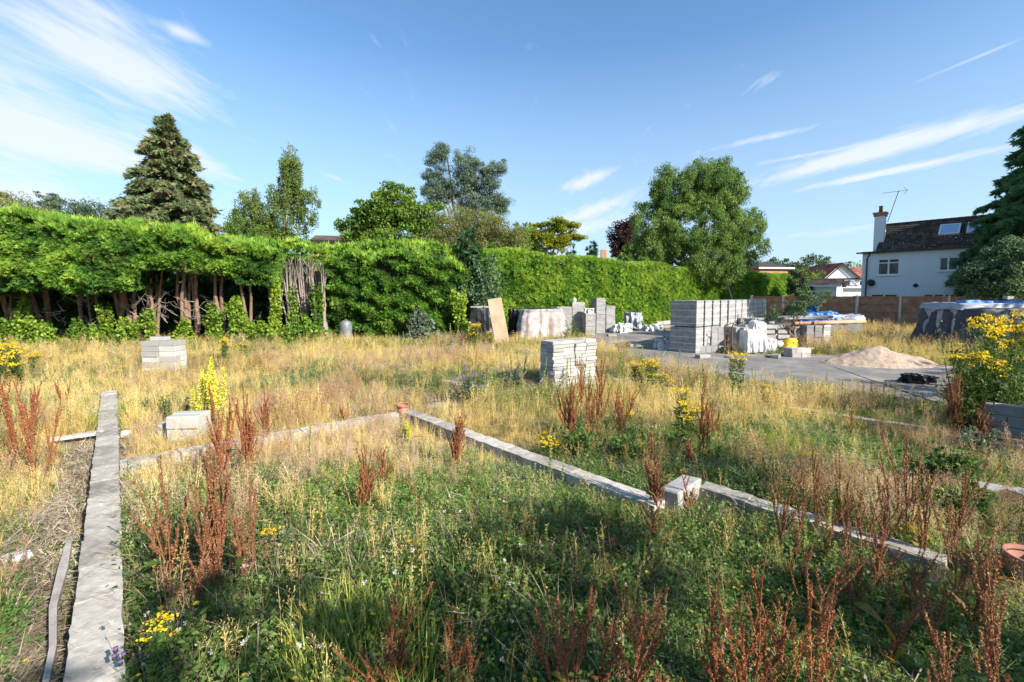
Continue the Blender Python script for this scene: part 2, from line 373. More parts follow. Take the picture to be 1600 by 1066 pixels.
# foliage
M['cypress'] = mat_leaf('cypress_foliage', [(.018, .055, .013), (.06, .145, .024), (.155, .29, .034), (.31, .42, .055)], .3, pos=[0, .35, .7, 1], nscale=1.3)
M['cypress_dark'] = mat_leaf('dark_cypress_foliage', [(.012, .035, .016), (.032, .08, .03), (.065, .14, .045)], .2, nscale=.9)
M['hedge_core'] = mat_solid('dark_hedge_core', [(.008, .01, .005), (.02, .016, .010), (.035, .025, .017)], 5, 1, .8, .03)
M['spruce'] = mat_leaf('spruce_foliage', [(.035, .07, .035), (.09, .14, .06), (.17, .20, .085), (.30, .21, .12)], .15, pos=[0, .4, .75, 1], nscale=.5)
M['birch'] = mat_leaf('birch_foliage', [(.06, .10, .02), (.15, .21, .045), (.28, .32, .085)], .4, nscale=.35)
M['walnut'] = mat_leaf('broad_green_foliage', [(.045, .09, .015), (.12, .21, .03), (.27, .34, .06)], .4, nscale=.5)
M['pine'] = mat_leaf('blue_green_needles', [(.06, .10, .07), (.13, .19, .125), (.22, .27, .18)], .2, nscale=.5)
M['olive'] = mat_leaf('olive_foliage', [(.09, .11, .03), (.19, .20, .065), (.30, .28, .11)], .35, nscale=.5)
M['golden'] = mat_leaf('golden_foliage', [(.07, .11, .01), (.22, .25, .018), (.42, .36, .02)], .4, nscale=.6)
M['willow'] = mat_leaf('fine_leafed_foliage', [(.045, .095, .028), (.13, .22, .05), (.31, .38, .085)], .35, nscale=.3)
M['copper'] = mat_leaf('copper_beech_foliage', [(.02, .010, .012), (.05, .022, .022), (.10, .045, .035)], .3)
M['fargreen'] = mat_leaf('distant_foliage', [(.03, .055, .025), (.06, .10, .04), (.11, .15, .06)], .3)
M['shrub'] = mat_leaf('glossy_shrub_leaf', [(.035, .08, .035), (.08, .145, .065), (.17, .24, .12)], .25, nscale=.8)
M['ivy'] = mat_leaf('ivy_leaf', [(.03, .08, .012), (.11, .21, .02), (.30, .38, .04)], .3, nscale=1.5)
M['grey_leaf'] = mat_leaf('grey_green_leaf', [(.06, .085, .055), (.12, .16, .11), (.2, .24, .17)], .3)
M['weed'] = mat_leaf('weed_leaf', [(.035, .07, .015), (.075, .13, .03), (.16, .22, .06)], .35, nscale=2)
M['weed_in'] = mat_leaf('weed_leaf_scatter', [(.05, .09, .022), (.11, .18, .04), (.23, .29, .09)], .35, inst=True, nscale=2)
M['clover_in'] = mat_leaf('clover_leaf', [(.06, .13, .03), (.13, .24, .05), (.25, .37, .09)], .35, inst=True, nscale=1.5)
M['straw_in'] = mat_leaf('straw_blade', [(.32, .225, .075), (.57, .42, .155), (.75, .59, .26)], .3, inst=True, nscale=1.5)
M['gold_in'] = mat_leaf('yellowing_blade', [(.15, .18, .03), (.28, .31, .05), (.42, .43, .09)], .35, inst=True, nscale=1.5)
M['grass_in'] = mat_leaf('green_blade', [(.07, .13, .025), (.15, .24, .05), (.28, .35, .10)], .35, inst=True, nscale=1.5)
M['pinkgrass_in'] = mat_leaf('reddish_seed_grass', [(.24, .13, .08), (.42, .27, .17), (.56, .42, .3)], .3, inst=True, nscale=1.5)
M['litter_in'] = mat_leaf('dead_litter', [(.16, .12, .085), (.34, .27, .19), (.56, .48, .36)], .1, inst=True, nscale=2)
M['brown_in'] = mat_leaf('dead_brown_stalk', [(.14, .09, .055), (.26, .18, .11), (.38, .29, .19)], .1, inst=True, nscale=2)
M['dot_yellow_in'] = mat_leaf('yellow_petals', [(.6, .42, .01), (.75, .55, .02)], .3, inst=True)
M['dot_white_in'] = mat_leaf('white_fluff', [(.5, .48, .44), (.7, .68, .66)], .3, inst=True)
M['pebble_in'] = mat_leaf('pebble', [(.2, .18, .16), (.38, .35, .32), (.6, .58, .55)], 0, inst=True, nscale=3)
M['rust'] = mat_leaf('rusty_dock_seed', [(.14, .040, .016), (.34, .11, .045), (.56, .27, .13)], .2, nscale=2.5)
M['rust_brown'] = mat_leaf('brown_dock_seed', [(.11, .045, .022), (.24, .10, .048), (.42, .22, .11)], .2, nscale=2.5)
M['dock_stem'] = mat_leaf('dock_stem', [(.12, .05, .025), (.24, .11, .05), (.3, .22, .08)], 0, nscale=2)
M['dock_leaf'] = mat_leaf('dock_leaf', [(.05, .10, .02), (.13, .18, .035), (.30, .22, .05), (.36, .10, .04)], .35, nscale=3)
M['ragwort'] = mat_leaf('ragwort_flower', [(.55, .36, .005), (.72, .52, .01), (.8, .62, .03)], .25)
M['mullein'] = mat_leaf('mullein_flower', [(.42, .42, .05), (.62, .58, .08), (.75, .68, .14)], .25)
M['spike'] = mat_leaf('green_spike', [(.12, .17, .04), (.24, .29, .075), (.38, .42, .14)], .3)
M['purple'] = mat_leaf('purple_flower', [(.22, .11, .36), (.36, .2, .52), (.5, .34, .64)], .3)
M['bigconifer'] = mat_leaf('green_cypress_foliage', [(.035, .085, .045), (.08, .17, .075), (.15, .27, .11)], .3, nscale=.9)
M['dead_spray'] = mat_leaf('dead_brown_spray', [(.09, .05, .02), (.17, .11, .045), (.26, .19, .08)], .15, nscale=1.2)
M['fire'] = mat_leaf('red_leaf', [(.2, .03, .015), (.34, .07, .02)], .3)

# ------------------------------------------------------------------ foliage shapes (arrays)
def unit(v): return v/np.maximum(np.linalg.norm(v, axis=-1, keepdims=True), 1e-9)
def fronds(P, D, size, k=5, spread=.9, width=.22, droop=.25, tint=None):
    """flat fans of k narrow blades: P (n,3) roots, D (n,3) directions"""
    n = len(P); D = unit(D); s = np.asarray(size, float).reshape(-1, 1)*np.ones((n, 1))
    side = unit(np.cross(D, rng.normal(size=(n, 3))))
    V = []; a0 = np.linspace(-spread, spread, k)
    for a in a0:
        d = unit(D*math.cos(a)+side*math.sin(a)+np.array([0, 0, -droop])*rng.uniform(.3, 1, (n, 1)))
        L = s*(1-.35*abs(a)/max(spread, .1))*rng.uniform(.75, 1.2, (n, 1))
        w = unit(np.cross(d, np.cross(D, side)+rng.normal(size=(n, 3))*.4))*s*width*.5
        root = P+d*L*.05
        V += [root-w+d*L*.25, root+w+d*L*.25, P+d*L]
    V = np.stack(V, 1).reshape(-1, 3); F = np.arange(len(V)).reshape(-1, 3)
    t = np.repeat((rng.random(n) if tint is None else tint), 3*k)+np.tile([-.05, -.05, .12], n*k)
    return V, F, np.clip(t, 0, 1)
def leaves(P, size, tint=None, up=.3, asp=.55, D=None):
    """diamond leaves with a fold, two triangles each"""
    n = len(P); s = np.asarray(size, float).reshape(-1, 1)*rng.uniform(.7, 1.3, (n, 1))
    d = unit(rng.normal(size=(n, 3))+(0 if D is None else D)); nrm = unit(rng.normal(size=(n, 3))+np.array([0, 0, up*3]))
    w = unit(np.cross(d, nrm)); nn = np.cross(w, d)
    V = np.stack([P-d*s*.5, P+w*s*asp*.5+nn*s*.08, P+d*s*.5, P-w*s*asp*.5+nn*s*.08], 1).reshape(-1, 3)
    b = np.arange(n)[:, None]*4; F = np.concatenate([b+[0, 1, 2], b+[0, 2, 3]], 1).reshape(-1, 3)
    t = np.repeat(rng.random(n) if tint is None else tint, 4)
    return V, F, np.clip(t, 0, 1)
def merge(*gs):
    V = []; F = []; T = []; o = 0
    for v, f, t in gs: V.append(v); F.append(f+o); T.append(t); o += len(v)
    return np.concatenate(V), np.concatenate(F), np.concatenate(T)
def sphere_dirs(n): return unit(rng.normal(size=(n, 3)))

# ------------------------------------------------------------------ ground
def field_green(x, y):
    """where the cover is green rather than straw"""
    g = .40+.85*fbm(x, y, 1.15, 5, 7)
    for (px, py), r, a in GPATCH:
        c = gp(px, py); g = g+a*np.exp(-(((x-c.x)**2+(y-c.y)**2)/r**2))
    return np.clip(g, 0, 1)
GPATCH = [((620, 860), 1.2, .9), ((860, 850), 1.0, 1.0), ((480, 790), .9, .6), ((760, 780), .9, .8), ((950, 820), .6, .8), ((330, 950), .7, .9), ((960, 960), .8, .8),
          ((1100, 990), .9, .6), ((1400, 860), 1.3, .9), ((1480, 740), 1.6, .9), ((1330, 720), 1.2, .6), ((1500, 660), 1.5, .6), ((1330, 640), 1.0, .7), ((1180, 700), .9, .2),
          ((60, 1000), .8, .8), ((960, 690), .8, .7), ((20, 900), .9, .5), ((250, 650), .8, .4), ((760, 600), 1.2, .7), ((100, 560), 1.2, .4), ((650, 640), .6, .2),
          ((450, 570), 3, -.15), ((1050, 640), 1.5, -.15), ((500, 660), 1.2, -.25), ((120, 760), .8, -.3), ((240, 560), 2.0, .15), ((1130, 840), .5, .2), ((500, 700), .7, -.5), ((640, 700), .6, -.4), ((1250, 650), 1.0, -.3), ((130, 700), 1.0, -.2)]
BPATCH = [((115, 745), .45, .35), ((90, 830), .5, .35), ((230, 770), .35, .6), ((40, 880), .4, .6), ((560, 670), .5, .5), ((420, 640), .6, .4), ((680, 700), .4, .5), ((1000, 660), .5, .4), ((1200, 660), .6, .4), ((830, 600), .8, .4), ((1120, 740), .3, .4), ((110, 790), .55, .9), ((100, 900), .35, .6), ((500, 690), .5, .6), ((250, 730), .35, .5), ((1100, 800), .45, .8), ((1570, 700), .6, 1.2), ((1580, 800), .4, .8), ((655, 790), .25, .6),
          ((900, 640), .5, .5), ((700, 640), .5, .5), ((60, 860), .4, .5), ((1560, 930), .4, .8), ((1030, 830), .35, .5), ((480, 990), .3, .3), ((1290, 660), .6, .4), ((1130, 560), 1.5, .9), ((250, 800), .3, .4)]
def field_bare(x, y):
    b = .02+.75*fbm(x, y, 1.7, 5, 17)
    for (px, py), r, a in BPATCH:
        c = gp(px, py); b = b+a*np.exp(-(((x-c.x)**2+(y-c.y)**2)/r**2))
    s = side_of_A(x, y); b = b+1.2*np.exp(-((s+.24)/.16)**2)*((y < 5.4) & (y > 0))  # soil strip beside the left wall; its dark tone also stands for wall shadow
    return np.clip(b, 0, 1)
def build_ground():
    nx, ny = 330, 330
    u = np.linspace(-1, 1, nx); v = np.linspace(0, 1, ny)
    X = 9*u+600*np.abs(u)**6*np.sign(u); X = X+6*u*np.abs(u)
    Y = -3+19*v+8*v*v+700*v**9
    Y = np.concatenate([[-600, -200, -60, -20, -9, -5], Y]); ny = len(Y)
    GX, GY = np.meshgrid(X, Y); Z = gz(GX, GY)
    V = np.stack([GX, GY, Z], -1).reshape(-1, 3)
    i = np.arange(nx-1)[None, :]; j = np.arange(ny-1)[:, None]; b = (j*nx+i).reshape(-1, 1)
    F = np.concatenate([b, b+1, b+nx+1, b+nx], 1)
    me = np_mesh('ground', V, F, M['ground'], smooth=True)
    for nm, fn in (('green', field_green), ('bare', field_bare)):
        a = me.attributes.new(nm, 'FLOAT', 'POINT'); a.data.foreach_set('value', fn(GX, GY).astype(np.float32).ravel())
    tag(link('ground', me), kind='structure')
build_ground()
# the drive: a sheet just above the ground
def poly_sheet(name, pts, z, mat, kind='structure'):
    bm = bmesh.new(); vs = [bm.verts.new((p[0], p[1], z)) for p in pts]; f = bm.faces.new(vs)
    if f.normal.z < 0: f.normal_flip()
    me = bpy.data.meshes.new(name); bm.to_mesh(me); bm.free(); me.materials.append(mat)
    return tag(link(name, me), kind=kind)
def jag(P, n=9, amp=.09):
    out = []
    for i in range(len(P)):
        a, b = P[i], P[(i+1) % len(P)]; L = (Vector(b)-Vector(a)).length; k = n if L < 8 else 2
        for q in range(k):
            t = q/k; p = Vector(a).lerp(Vector(b), t)
            out.append(p+Vector((rng.normal()*amp, rng.normal()*amp, 0))*(1 if q else .5))
    return out
poly_sheet('road', jag(DRIVE), .012, M['asphalt'])
m, nt, b = new_mat('pale_dust'); n = noise(nt, 3, 6, .7, geovec(nt)); nt.links.new(ramp(nt, n, [(.30, .22, .17), (.45, .36, .29)], [.3, .7]), b.inputs['Base Color']); b.inputs['Roughness'].default_value = 1; M['dust'] = m
poly_sheet('verge', jag([gp(*p) for p in ((925, 519), (1000, 514), (1062, 513), (1062, 508), (1030, 509), (925, 514))], 6, .12), .03, M['dust'])
poly_sheet('path', jag([gp(*p) for p in ((1215, 553), (1290, 557), (1480, 577), (1480, 568), (1330, 548), (1240, 544))], 5, .15), .02, M['dust'])
# dark glossy patch lying on the drive
m, nt, b = new_mat('dark_gloss'); b.inputs['Base Color'].default_value = (.03, .035, .03, 1); b.inputs['Roughness'].default_value = .03; b.inputs['Specular IOR Level'].default_value = .8; M['dark_patch'] = m
pc = [gp(960+60*math.cos(t)*(1+.15*math.sin(3*t)), 541.5+3.2*math.sin(t)) for t in np.linspace(0, 2*PI, 40)[:-1]]
poly_sheet('dark_patch', pc, .018, M['dark_patch'])

# ------------------------------------------------------------------ scattered ground cover
def scatter(name, P, rot, scl, idx, tint, protos, label):
    me = bpy.data.meshes.new(name); n = len(P); me.vertices.add(n); me.vertices.foreach_set('co', np.asarray(P, np.float32).ravel())
    for nm, ty, dat, key in (('rot', 'FLOAT_VECTOR', rot, 'vector'), ('scl', 'FLOAT_VECTOR', scl, 'vector'), ('pidx', 'INT', idx, 'value'), ('tint', 'FLOAT', tint, 'value')):
        a = me.attributes.new(nm, ty, 'POINT'); a.data.foreach_set(key, np.asarray(dat, np.int32 if ty == 'INT' else np.float32).ravel())
    o = link(name, me); tag(o, label=label, kind='stuff')
    coll = bpy.data.collections.new(name+'_shapes')
    for i, pm in enumerate(protos):
        q = bpy.data.objects.new('%s_shape_%02d' % (name, i), pm); coll.objects.link(q)
    ng = bpy.data.node_groups.new(name+'_scatter', 'GeometryNodeTree')
    ng.interface.new_socket('Geometry', in_out='INPUT', socket_type='NodeSocketGeometry'); ng.interface.new_socket('Geometry', in_out='OUTPUT', socket_type='NodeSocketGeometry')
    N = ng.nodes.new; L = ng.links.new
    gi = N('NodeGroupInput'); go = N('NodeGroupOutput'); ip = N('GeometryNodeInstanceOnPoints'); ci = N('GeometryNodeCollectionInfo')
    ci.inputs['Collection'].default_value = coll; ci.inputs['Separate Children'].default_value = True; ci.inputs['Reset Children'].default_value = True
    def na(nm, ty): q = N('GeometryNodeInputNamedAttribute'); q.data_type = ty; q.inputs[0].default_value = nm; return q.outputs[0]
    L(gi.outputs[0], ip.inputs['Points']); L(ci.outputs[0], ip.inputs['Instance']); ip.inputs['Pick Instance'].default_value = True
    L(na('pidx', 'INT'), ip.inputs['Instance Index']); er = N('FunctionNodeEulerToRotation'); L(na('rot', 'FLOAT_VECTOR'), er.inputs[0])
    L(er.outputs[0], ip.inputs['Rotation']); L(na('scl', 'FLOAT_VECTOR'), ip.inputs['Scale']); L(ip.outputs[0], go.inputs[0])
    md = o.modifiers.new('scatter', 'NODES'); md.node_group = ng
    return o
def tuft(nb, h, w, spread, lean, mat, seg=3):
    V = []; F = []; o = 0
    for i in range(nb):
        th = rng.uniform(0, 2*PI); r = spread*rng.random()**.5; base = np.array([r*math.cos(th), r*math.sin(th), -.02])
        ld = th+rng.normal()*.8; L = h*rng.uniform(.45, 1.1); ln = lean*rng.uniform(.3, 1.4)
        out = np.array([math.cos(ld), math.sin(ld), 0]); sd_ = np.array([-math.sin(ld+rng.normal()), math.cos(ld+rng.normal()), 0]); sd_ /= np.linalg.norm(sd_)+1e-9
        pts = []
        for k in range(seg+1):
            t = k/seg; pts.append(base+out*L*ln*t**1.8+np.array([0, 0, L*(t-.35*ln*t*t)]))
        for k in range(seg):
            ww = w*(1-k/seg)**.6*.5; V += [pts[k]-sd_*ww, pts[k]+sd_*ww]
        V.append(pts[-1]); n = 2*seg
        for k in range(seg-1): a = o+2*k; F += [(a, a+1, a+3), (a, a+3, a+2)]
        F.append((o+n-2, o+n-1, o+n)); o += n+1
    return np_mesh('tuft', V, F, mat)
def seedgrass(ns, h, mat, headl=.1, fluffy=1.0):
    V = []; F = []; o = 0
    for i in range(ns):
        b = np.array([rng.normal()*.025, rng.normal()*.025, 0]); ld = rng.uniform(0, 2*PI); ln = rng.uniform(.05, .35); L = h*rng.uniform(.7, 1.1)
        out = np.array([math.cos(ld), math.sin(ld), 0]); s2 = np.array([-math.sin(ld), math.cos(ld), 0])
        P = [b+out*L*ln*t*t+np.array([0, 0, L*t*(1-.12*ln*t)]) for t in (0, .4, .75, 1)]
        for k in range(3):
            V += [P[k]-s2*.0018, P[k]+s2*.0018, P[k+1]]; F.append((o, o+1, o+2)); o += 3
        for q in range(int(30*fluffy)):
            t = rng.uniform(1-headl/L*1.6, 1); c = b+out*L*ln*t*t+np.array([0, 0, L*t*(1-.12*ln*t)])
            d = rng.normal(size=3)*.6+np.array([0, 0, .6]); d /= np.linalg.norm(d); c = c+d*headl*.16*rng.random(); e = c+d*headl*.13; s = unit(np.cross(d, rng.normal(size=3)))*.0018
            V += [c, e+s, e-s]; F.append((o, o+1, o+2)); o += 3
    return np_mesh('seed_grass', V, F, mat)
def leafy(nst, h, nl, ls, mat, spread=.05, lean=.3, bushy=.5):
    V = []; F = []; T = []
    Ps = []; Ds = []
    sv_ = []; sf = []; o = 0
    for i in range(nst):
        ld = rng.uniform(0, 2*PI); L = h*rng.uniform(.5, 1.1); ln = lean*rng.uniform(0, 1.3); out = np.array([math.cos(ld), math.sin(ld), 0]); b = np.array([rng.normal()*spread, rng.normal()*spread, 0])
        s2 = np.array([-math.sin(ld), math.cos(ld), 0])
        pt = lambda t: b+out*L*ln*t*t+np.array([0, 0, L*t])
        sv_ += [pt(0)-s2*.002, pt(0)+s2*.002, pt(1)]; sf.append((o, o+1, o+2)); o += 3
        for q in range(nl):
            t = rng.uniform(.1, 1.02); dd = rng.normal(size=3); dd[2] = abs(dd[2])*.5; dd /= np.linalg.norm(dd)
            Ps.append(pt(t)+dd*ls*bushy*rng.uniform(.5, 1.3)); Ds.append(dd*2)
    v, f, t = leaves(np.array(Ps), ls, D=np.array(Ds), up=.5, asp=.5)
    return np_mesh('leafy_weed', np.concatenate([v, np.array(sv_)]), np.concatenate([f, np.array(sf)+len(v)]), mat)
def trefoil(n, r, h, ls, mat):
    P = []; V = []; F = []; o = 0
    for i in range(n):
        c = np.array([rng.normal()*r, rng.normal()*r, h*rng.uniform(.3, 1.1)]); a0 = rng.uniform(0, 2*PI); tl = rng.normal(size=2)*.35
        for k in range(3):
            a = a0+k*2*PI/3; d = np.array([math.cos(a), math.sin(a), 0]); d[2] = d[0]*tl[0]+d[1]*tl[1]+.1; s = np.array([-math.sin(a), math.cos(a), 0]); s[2] = s[0]*tl[0]+s[1]*tl[1]
            L = ls*rng.uniform(.8, 1.2)
            V += [c, c+d*L*.6+s*L*.45, c+d*L, c+d*L*.6-s*L*.45]; F += [(o, o+1, o+2), (o, o+2, o+3)]; o += 4
    return np_mesh('clover', V, F, mat)
def litter(n, r, mat):
    V = []; F = []; o = 0
    for i in range(n):
        c = np.array([rng.normal()*r, rng.normal()*r, rng.uniform(.003, .03)]); a = rng.uniform(0, 2*PI); L = rng.uniform(.03, .14); d = np.array([math.cos(a), math.sin(a), rng.normal()*.2]); s = np.array([-d[1], d[0], 0])*rng.uniform(.0015, .003)
        V += [c-s, c+s, c+d*L]; F.append((o, o+1, o+2)); o += 3
    return np_mesh('litter', V, F, mat)
def flowerdots(n, h, r, petal, mat_stem, mat_dot, k=6, fluffy=False):
    V = []; F = []; MI = []; o = 0
    for i in range(n):
        L = h*rng.uniform(.6, 1.1); a = rng.uniform(0, 2*PI); c = np.array([math.cos(a), math.sin(a), 0])*L*rng.uniform(0, .25)+np.array([0, 0, L]); b = np.array([rng.normal()*r, rng.normal()*r, 0]); c = c+b
        V += [b-[.0018, 0, 0], b+[.0018, 0, 0], c]; F.append((o, o+1, o+2)); MI.append(0); o += 3
        for q in range(k):
            if fluffy: d = unit(rng.normal(size=3)); s = unit(np.cross(d, rng.normal(size=3)))*petal*.28
            else: t = q*2*PI/k; d = np.array([math.cos(t), math.sin(t), .35]); s = np.array([-math.sin(t), math.cos(t), 0])*petal*.38
            V += [c, c+d*petal+s, c+d*petal-s]; F.append((o, o+1, o+2)); MI.append(1); o += 3
    me = np_mesh('flower_dots', V, F, [mat_stem, mat_dot]); me.polygons.foreach_set('material_index', np.array(MI, np.int32)); return me
def pebble(r, mat):
    bm = bmesh.new(); bmesh.ops.create_icosphere(bm, subdivisions=1, radius=r)
    for v in bm.verts: v.co *= rng.uniform(.7, 1.2); v.co.z *= .6
    me = bpy.data.meshes.new('pebble'); bm.to_mesh(me); bm.free(); me.materials.append(mat); return me

OBST = []     # discs (x, y, r) kept free of ground cover
def free(x, y, mg=.03):
    ok = np.ones(len(x), bool)
    for ox, oy, r in OBST: ok &= (x-ox)**2+(y-oy)**2 > r*r
    for p0, p1, w in WALLS:
        dx, dy = p1[0]-p0[0], p1[1]-p0[1]; L2 = dx*dx+dy*dy
        t = np.clip(((x-p0[0])*dx+(y-p0[1])*dy)/L2, 0, 1); dd = (x-p0[0]-t*dx)**2+(y-p0[1]-t*dy)**2
        ok &= dd > (w*.5+mg)**2
    return ok
def spots(n, y0=1.2, y1=17, pw=1.0, xs=1.35):
    u = rng.random(n)
    if pw == 1: Y = y0*(y1/y0)**u
    else: e = 1-pw; Y = (y0**e+u*(y1**e-y0**e))**(1/e)
    X = rng.uniform(-xs, xs, n)*Y
    k = (in_drive(X, Y) < .5)
    return X[k], Y[k]
def cover(name, label, n, accept, protos, scl, tint=(0.0, 1.0), pw=1.0, y0=1.2, y1=17, tilt=.15, zoff=0.0, grow=0.0, hn=.35, mg=.03):
    X, Y = spots(n, y0, y1, pw); a = accept(X, Y); k = (rng.random(len(X)) < a) & free(X, Y, mg); X = X[k]; Y = Y[k]; n = len(X)
    P = np.stack([X, Y, gz(X, Y)+zoff], 1); rot = np.stack([rng.normal(size=n)*tilt, rng.normal(size=n)*tilt, rng.uniform(0, 2*PI, n)], 1)
    s = rng.uniform(scl[0], scl[1], n)*(1+hn*fbm(X, Y, 1.1, 3, 31)); s = s*(1+grow*np.clip(Y-4, 0, 12)/12)
    sc = np.stack([s*(1+grow*.6*np.clip(Y-4, 0, 12)/12), s*(1+grow*.6*np.clip(Y-4, 0, 12)/12), s], 1)
    t = np.clip(rng.uniform(tint[0], tint[1], n)+.35*fbm(X, Y, 1.1, 4, 41), 0, 1)
    print(name, n)
    return scatter(name, P, rot, sc, rng.integers(0, len(protos), n), t, protos, label)

# ------------------------------------------------------------------ trees
def tree_trunk(root, height, r0, limbs, mat, lean=(0, 0)):
    mb = MB(); n = 8
    pts = [(lean[0]*(k/n)**1.5+.12*math.sin(k*1.3), lean[1]*(k/n)**1.5+.1*math.cos(k*1.7), height*k/n) for k in range(n+1)]
    mb.tube(pts, [r0*(1-.85*k/n) for k in range(n+1)], 9)
    mb.build('trunk', mat, root)
    if limbs:
        lb = MB()
        for (x, y, z) in limbs:
            t0 = min(.92, max(.15, (z/height)*.55)); p0 = Vector((lean[0]*t0**1.5, lean[1]*t0**1.5, height*t0)); p3 = Vector((x, y, z)); mid = p0.lerp(p3, .5)+Vector((0, 0, .08*(p3-p0).length))
            lb.tube([p0, p0.lerp(mid, .5)+Vector((0, 0, -.02)), mid, p3], [r0*.38, r0*.28, r0*.2, r0*.05], 5)
        lb.build('limbs', mat, root)
def ell_points(lobes, n, inner=.45):
    W = np.array([l[3]*l[4]*l[5] for l in lobes])**(2/3); W = W/W.sum(); k = rng.choice(len(lobes), n, p=W); L = np.array(lobes)[k]
    d = sphere_dirs(n); r = rng.uniform(inner**2, 1, n)**.5
    return L[:, :3]+d*L[:, 3:6]*r[:, None], d
def broad_tree(label, name, loc, lobes, mat, nc=160, per=90, cr=.55, ls=.16, trunk_r=.2, hang=0.0, up=.3, inner=.45, cat='tree', group=None, limbs=True, asp=.55, squash=.7, bark='bark'):
    root = empty(name, loc, 0, label, cat, group)
    C, D = ell_points(lobes, nc, inner); cs = rng.uniform(.55, 1.25, nc)*cr
    idx = np.repeat(np.arange(nc), per); n = len(idx)
    off = sphere_dirs(n)*(rng.random((n, 1))**.45)*cs[idx, None]*np.array([1, 1, squash])
    if hang: off[:, 2] = off[:, 2]*.5-rng.random(n)**1.3*hang*cs[idx]/cr; off[:, :2] *= .55
    P = C[idx]+off
    t = np.clip(rng.normal(.45, .18, n)+(rng.random(nc)[idx]-.5)*.45+off[:, 2]/cr*.08, 0, 1)
    V, F, T = leaves(P, ls, t, up, asp, D=(np.array([0, 0, -1.6*bool(hang)]) if hang else None))
    link('crown', np_mesh('crown', V, F, M[mat], T), root)
    top = float(np.median([l[2] for l in lobes]))
    lim = [tuple(C[i]*np.array([.85, .85, 1])) for i in range(0, nc, max(1, nc//14))] if limbs else None
    tree_trunk(root, top*.9, trunk_r, lim, M[bark], lean=(lobes[0][0]*.5, lobes[0][1]*.5))
    return root
def conifer(label, name, loc, H, R, mat, whorls=26, per=13, fs=.32, k=5, r0=.25, z0=.08, power=.8, cat='tree', cones=0.0, group=None, dens=9, droop=.35, upturn=.15, fill=.25, width=.22, xlim=None):
    """whorled branches carrying fans of needles"""
    root = empty(name, loc, 0, label, cat, group)
    P = []; D = []; T = []; br = MB()
    for w in range(whorls):
        f = w/(whorls-1); z = H*(z0+(1-z0)*f**1.03); rad = R*(1-f)**power*(1+.12*math.sin(w*2.1))+R*.03
        nb = max(4, int(per*(.45+.55*(1-f))))
        for q in range(nb):
            a = rng.uniform(0, 2*PI); L = rad*rng.uniform(.72, 1.12); dr = -droop*L*(.8 if f < .7 else .2); c, s = math.cos(a), math.sin(a); zz = z+rng.normal()*H/whorls*.9
            ts = fill+(1-fill)*rng.random(int(dens*L*2.2)+4)**.7
            if q % 3 == 0 and L > .8: br.tube([(0, 0, zz), (c*L*.5, s*L*.5, zz+dr*.35), (c*L*.9, s*L*.9, zz+dr*.9)], [r0*.22*(1-f)+.012, r0*.13*(1-f)+.01, .006], 4, False)
            for t in ts:
                side = rng.normal()*.16*L*(1.15-t)+rng.normal()*.05
                P.append((c*L*t-s*side, s*L*t+c*side, zz+dr*t*t+upturn*L*max(0, t-.75)-abs(side)*.35+rng.normal()*.05)); D.append((c+rng.normal()*.5-s*np.sign(side)*.5, s+rng.normal()*.5+c*np.sign(side)*.5, -.25+rng.normal()*.3+.6*(f > .9)))
                T.append(.3+.3*t+rng.normal()*.14+(cones*(rng.random() < .12)))
    if xlim is not None:
        keep = [i for i, p in enumerate(P) if p[0] < xlim]; P = [P[i] for i in keep]; D = [D[i] for i in keep]; T = [T[i] for i in keep]
    V, F, TT = fronds(np.array(P), np.array(D), rng.uniform(.7, 1.2, len(P))*fs, k, .85, width, droop*.9, np.clip(T, 0, 1))
    link('crown', np_mesh('crown', V, F, M[mat], TT), root)
    if br.v: br.build('limbs', M['bark'], root)
    tree_trunk(root, H*.97, r0, None, M['bark'])
    print(name, len(F)); return root

# ================================================================== masonry
def block_mesh(name, L, W, H, mat, n=3, bev=.006, jit=.004):
    out = []
    for i in range(n):
        bm = bmesh.new(); bmesh.ops.create_cube(bm, size=1)
        for v in bm.verts: v.co = Vector((v.co.x*L, v.co.y*W, v.co.z*H))+Vector(rng.normal(size=3)*jit*.5)
        bmesh.ops.bevel(bm, geom=list(bm.edges), offset=bev, segments=1, affect='EDGES')
        me = bpy.data.meshes.new(name); bm.to_mesh(me); bm.free(); me.materials.append(mat); out.append(me)
    return out
def rough_block(L, W, H, mat, cuts=3, amp=.02):
    bm = bmesh.new(); bmesh.ops.create_cube(bm, size=1); bmesh.ops.subdivide_edges(bm, edges=list(bm.edges), cuts=cuts, use_grid_fill=True)
    for v in bm.verts:
        v.co = Vector((v.co.x*L, v.co.y*W, v.co.z*H)); v.co += Vector(rng.normal(size=3)*amp*.35)
    me = bpy.data.meshes.new('rough_block'); bm.to_mesh(me); bm.free(); me.materials.append(mat); return me
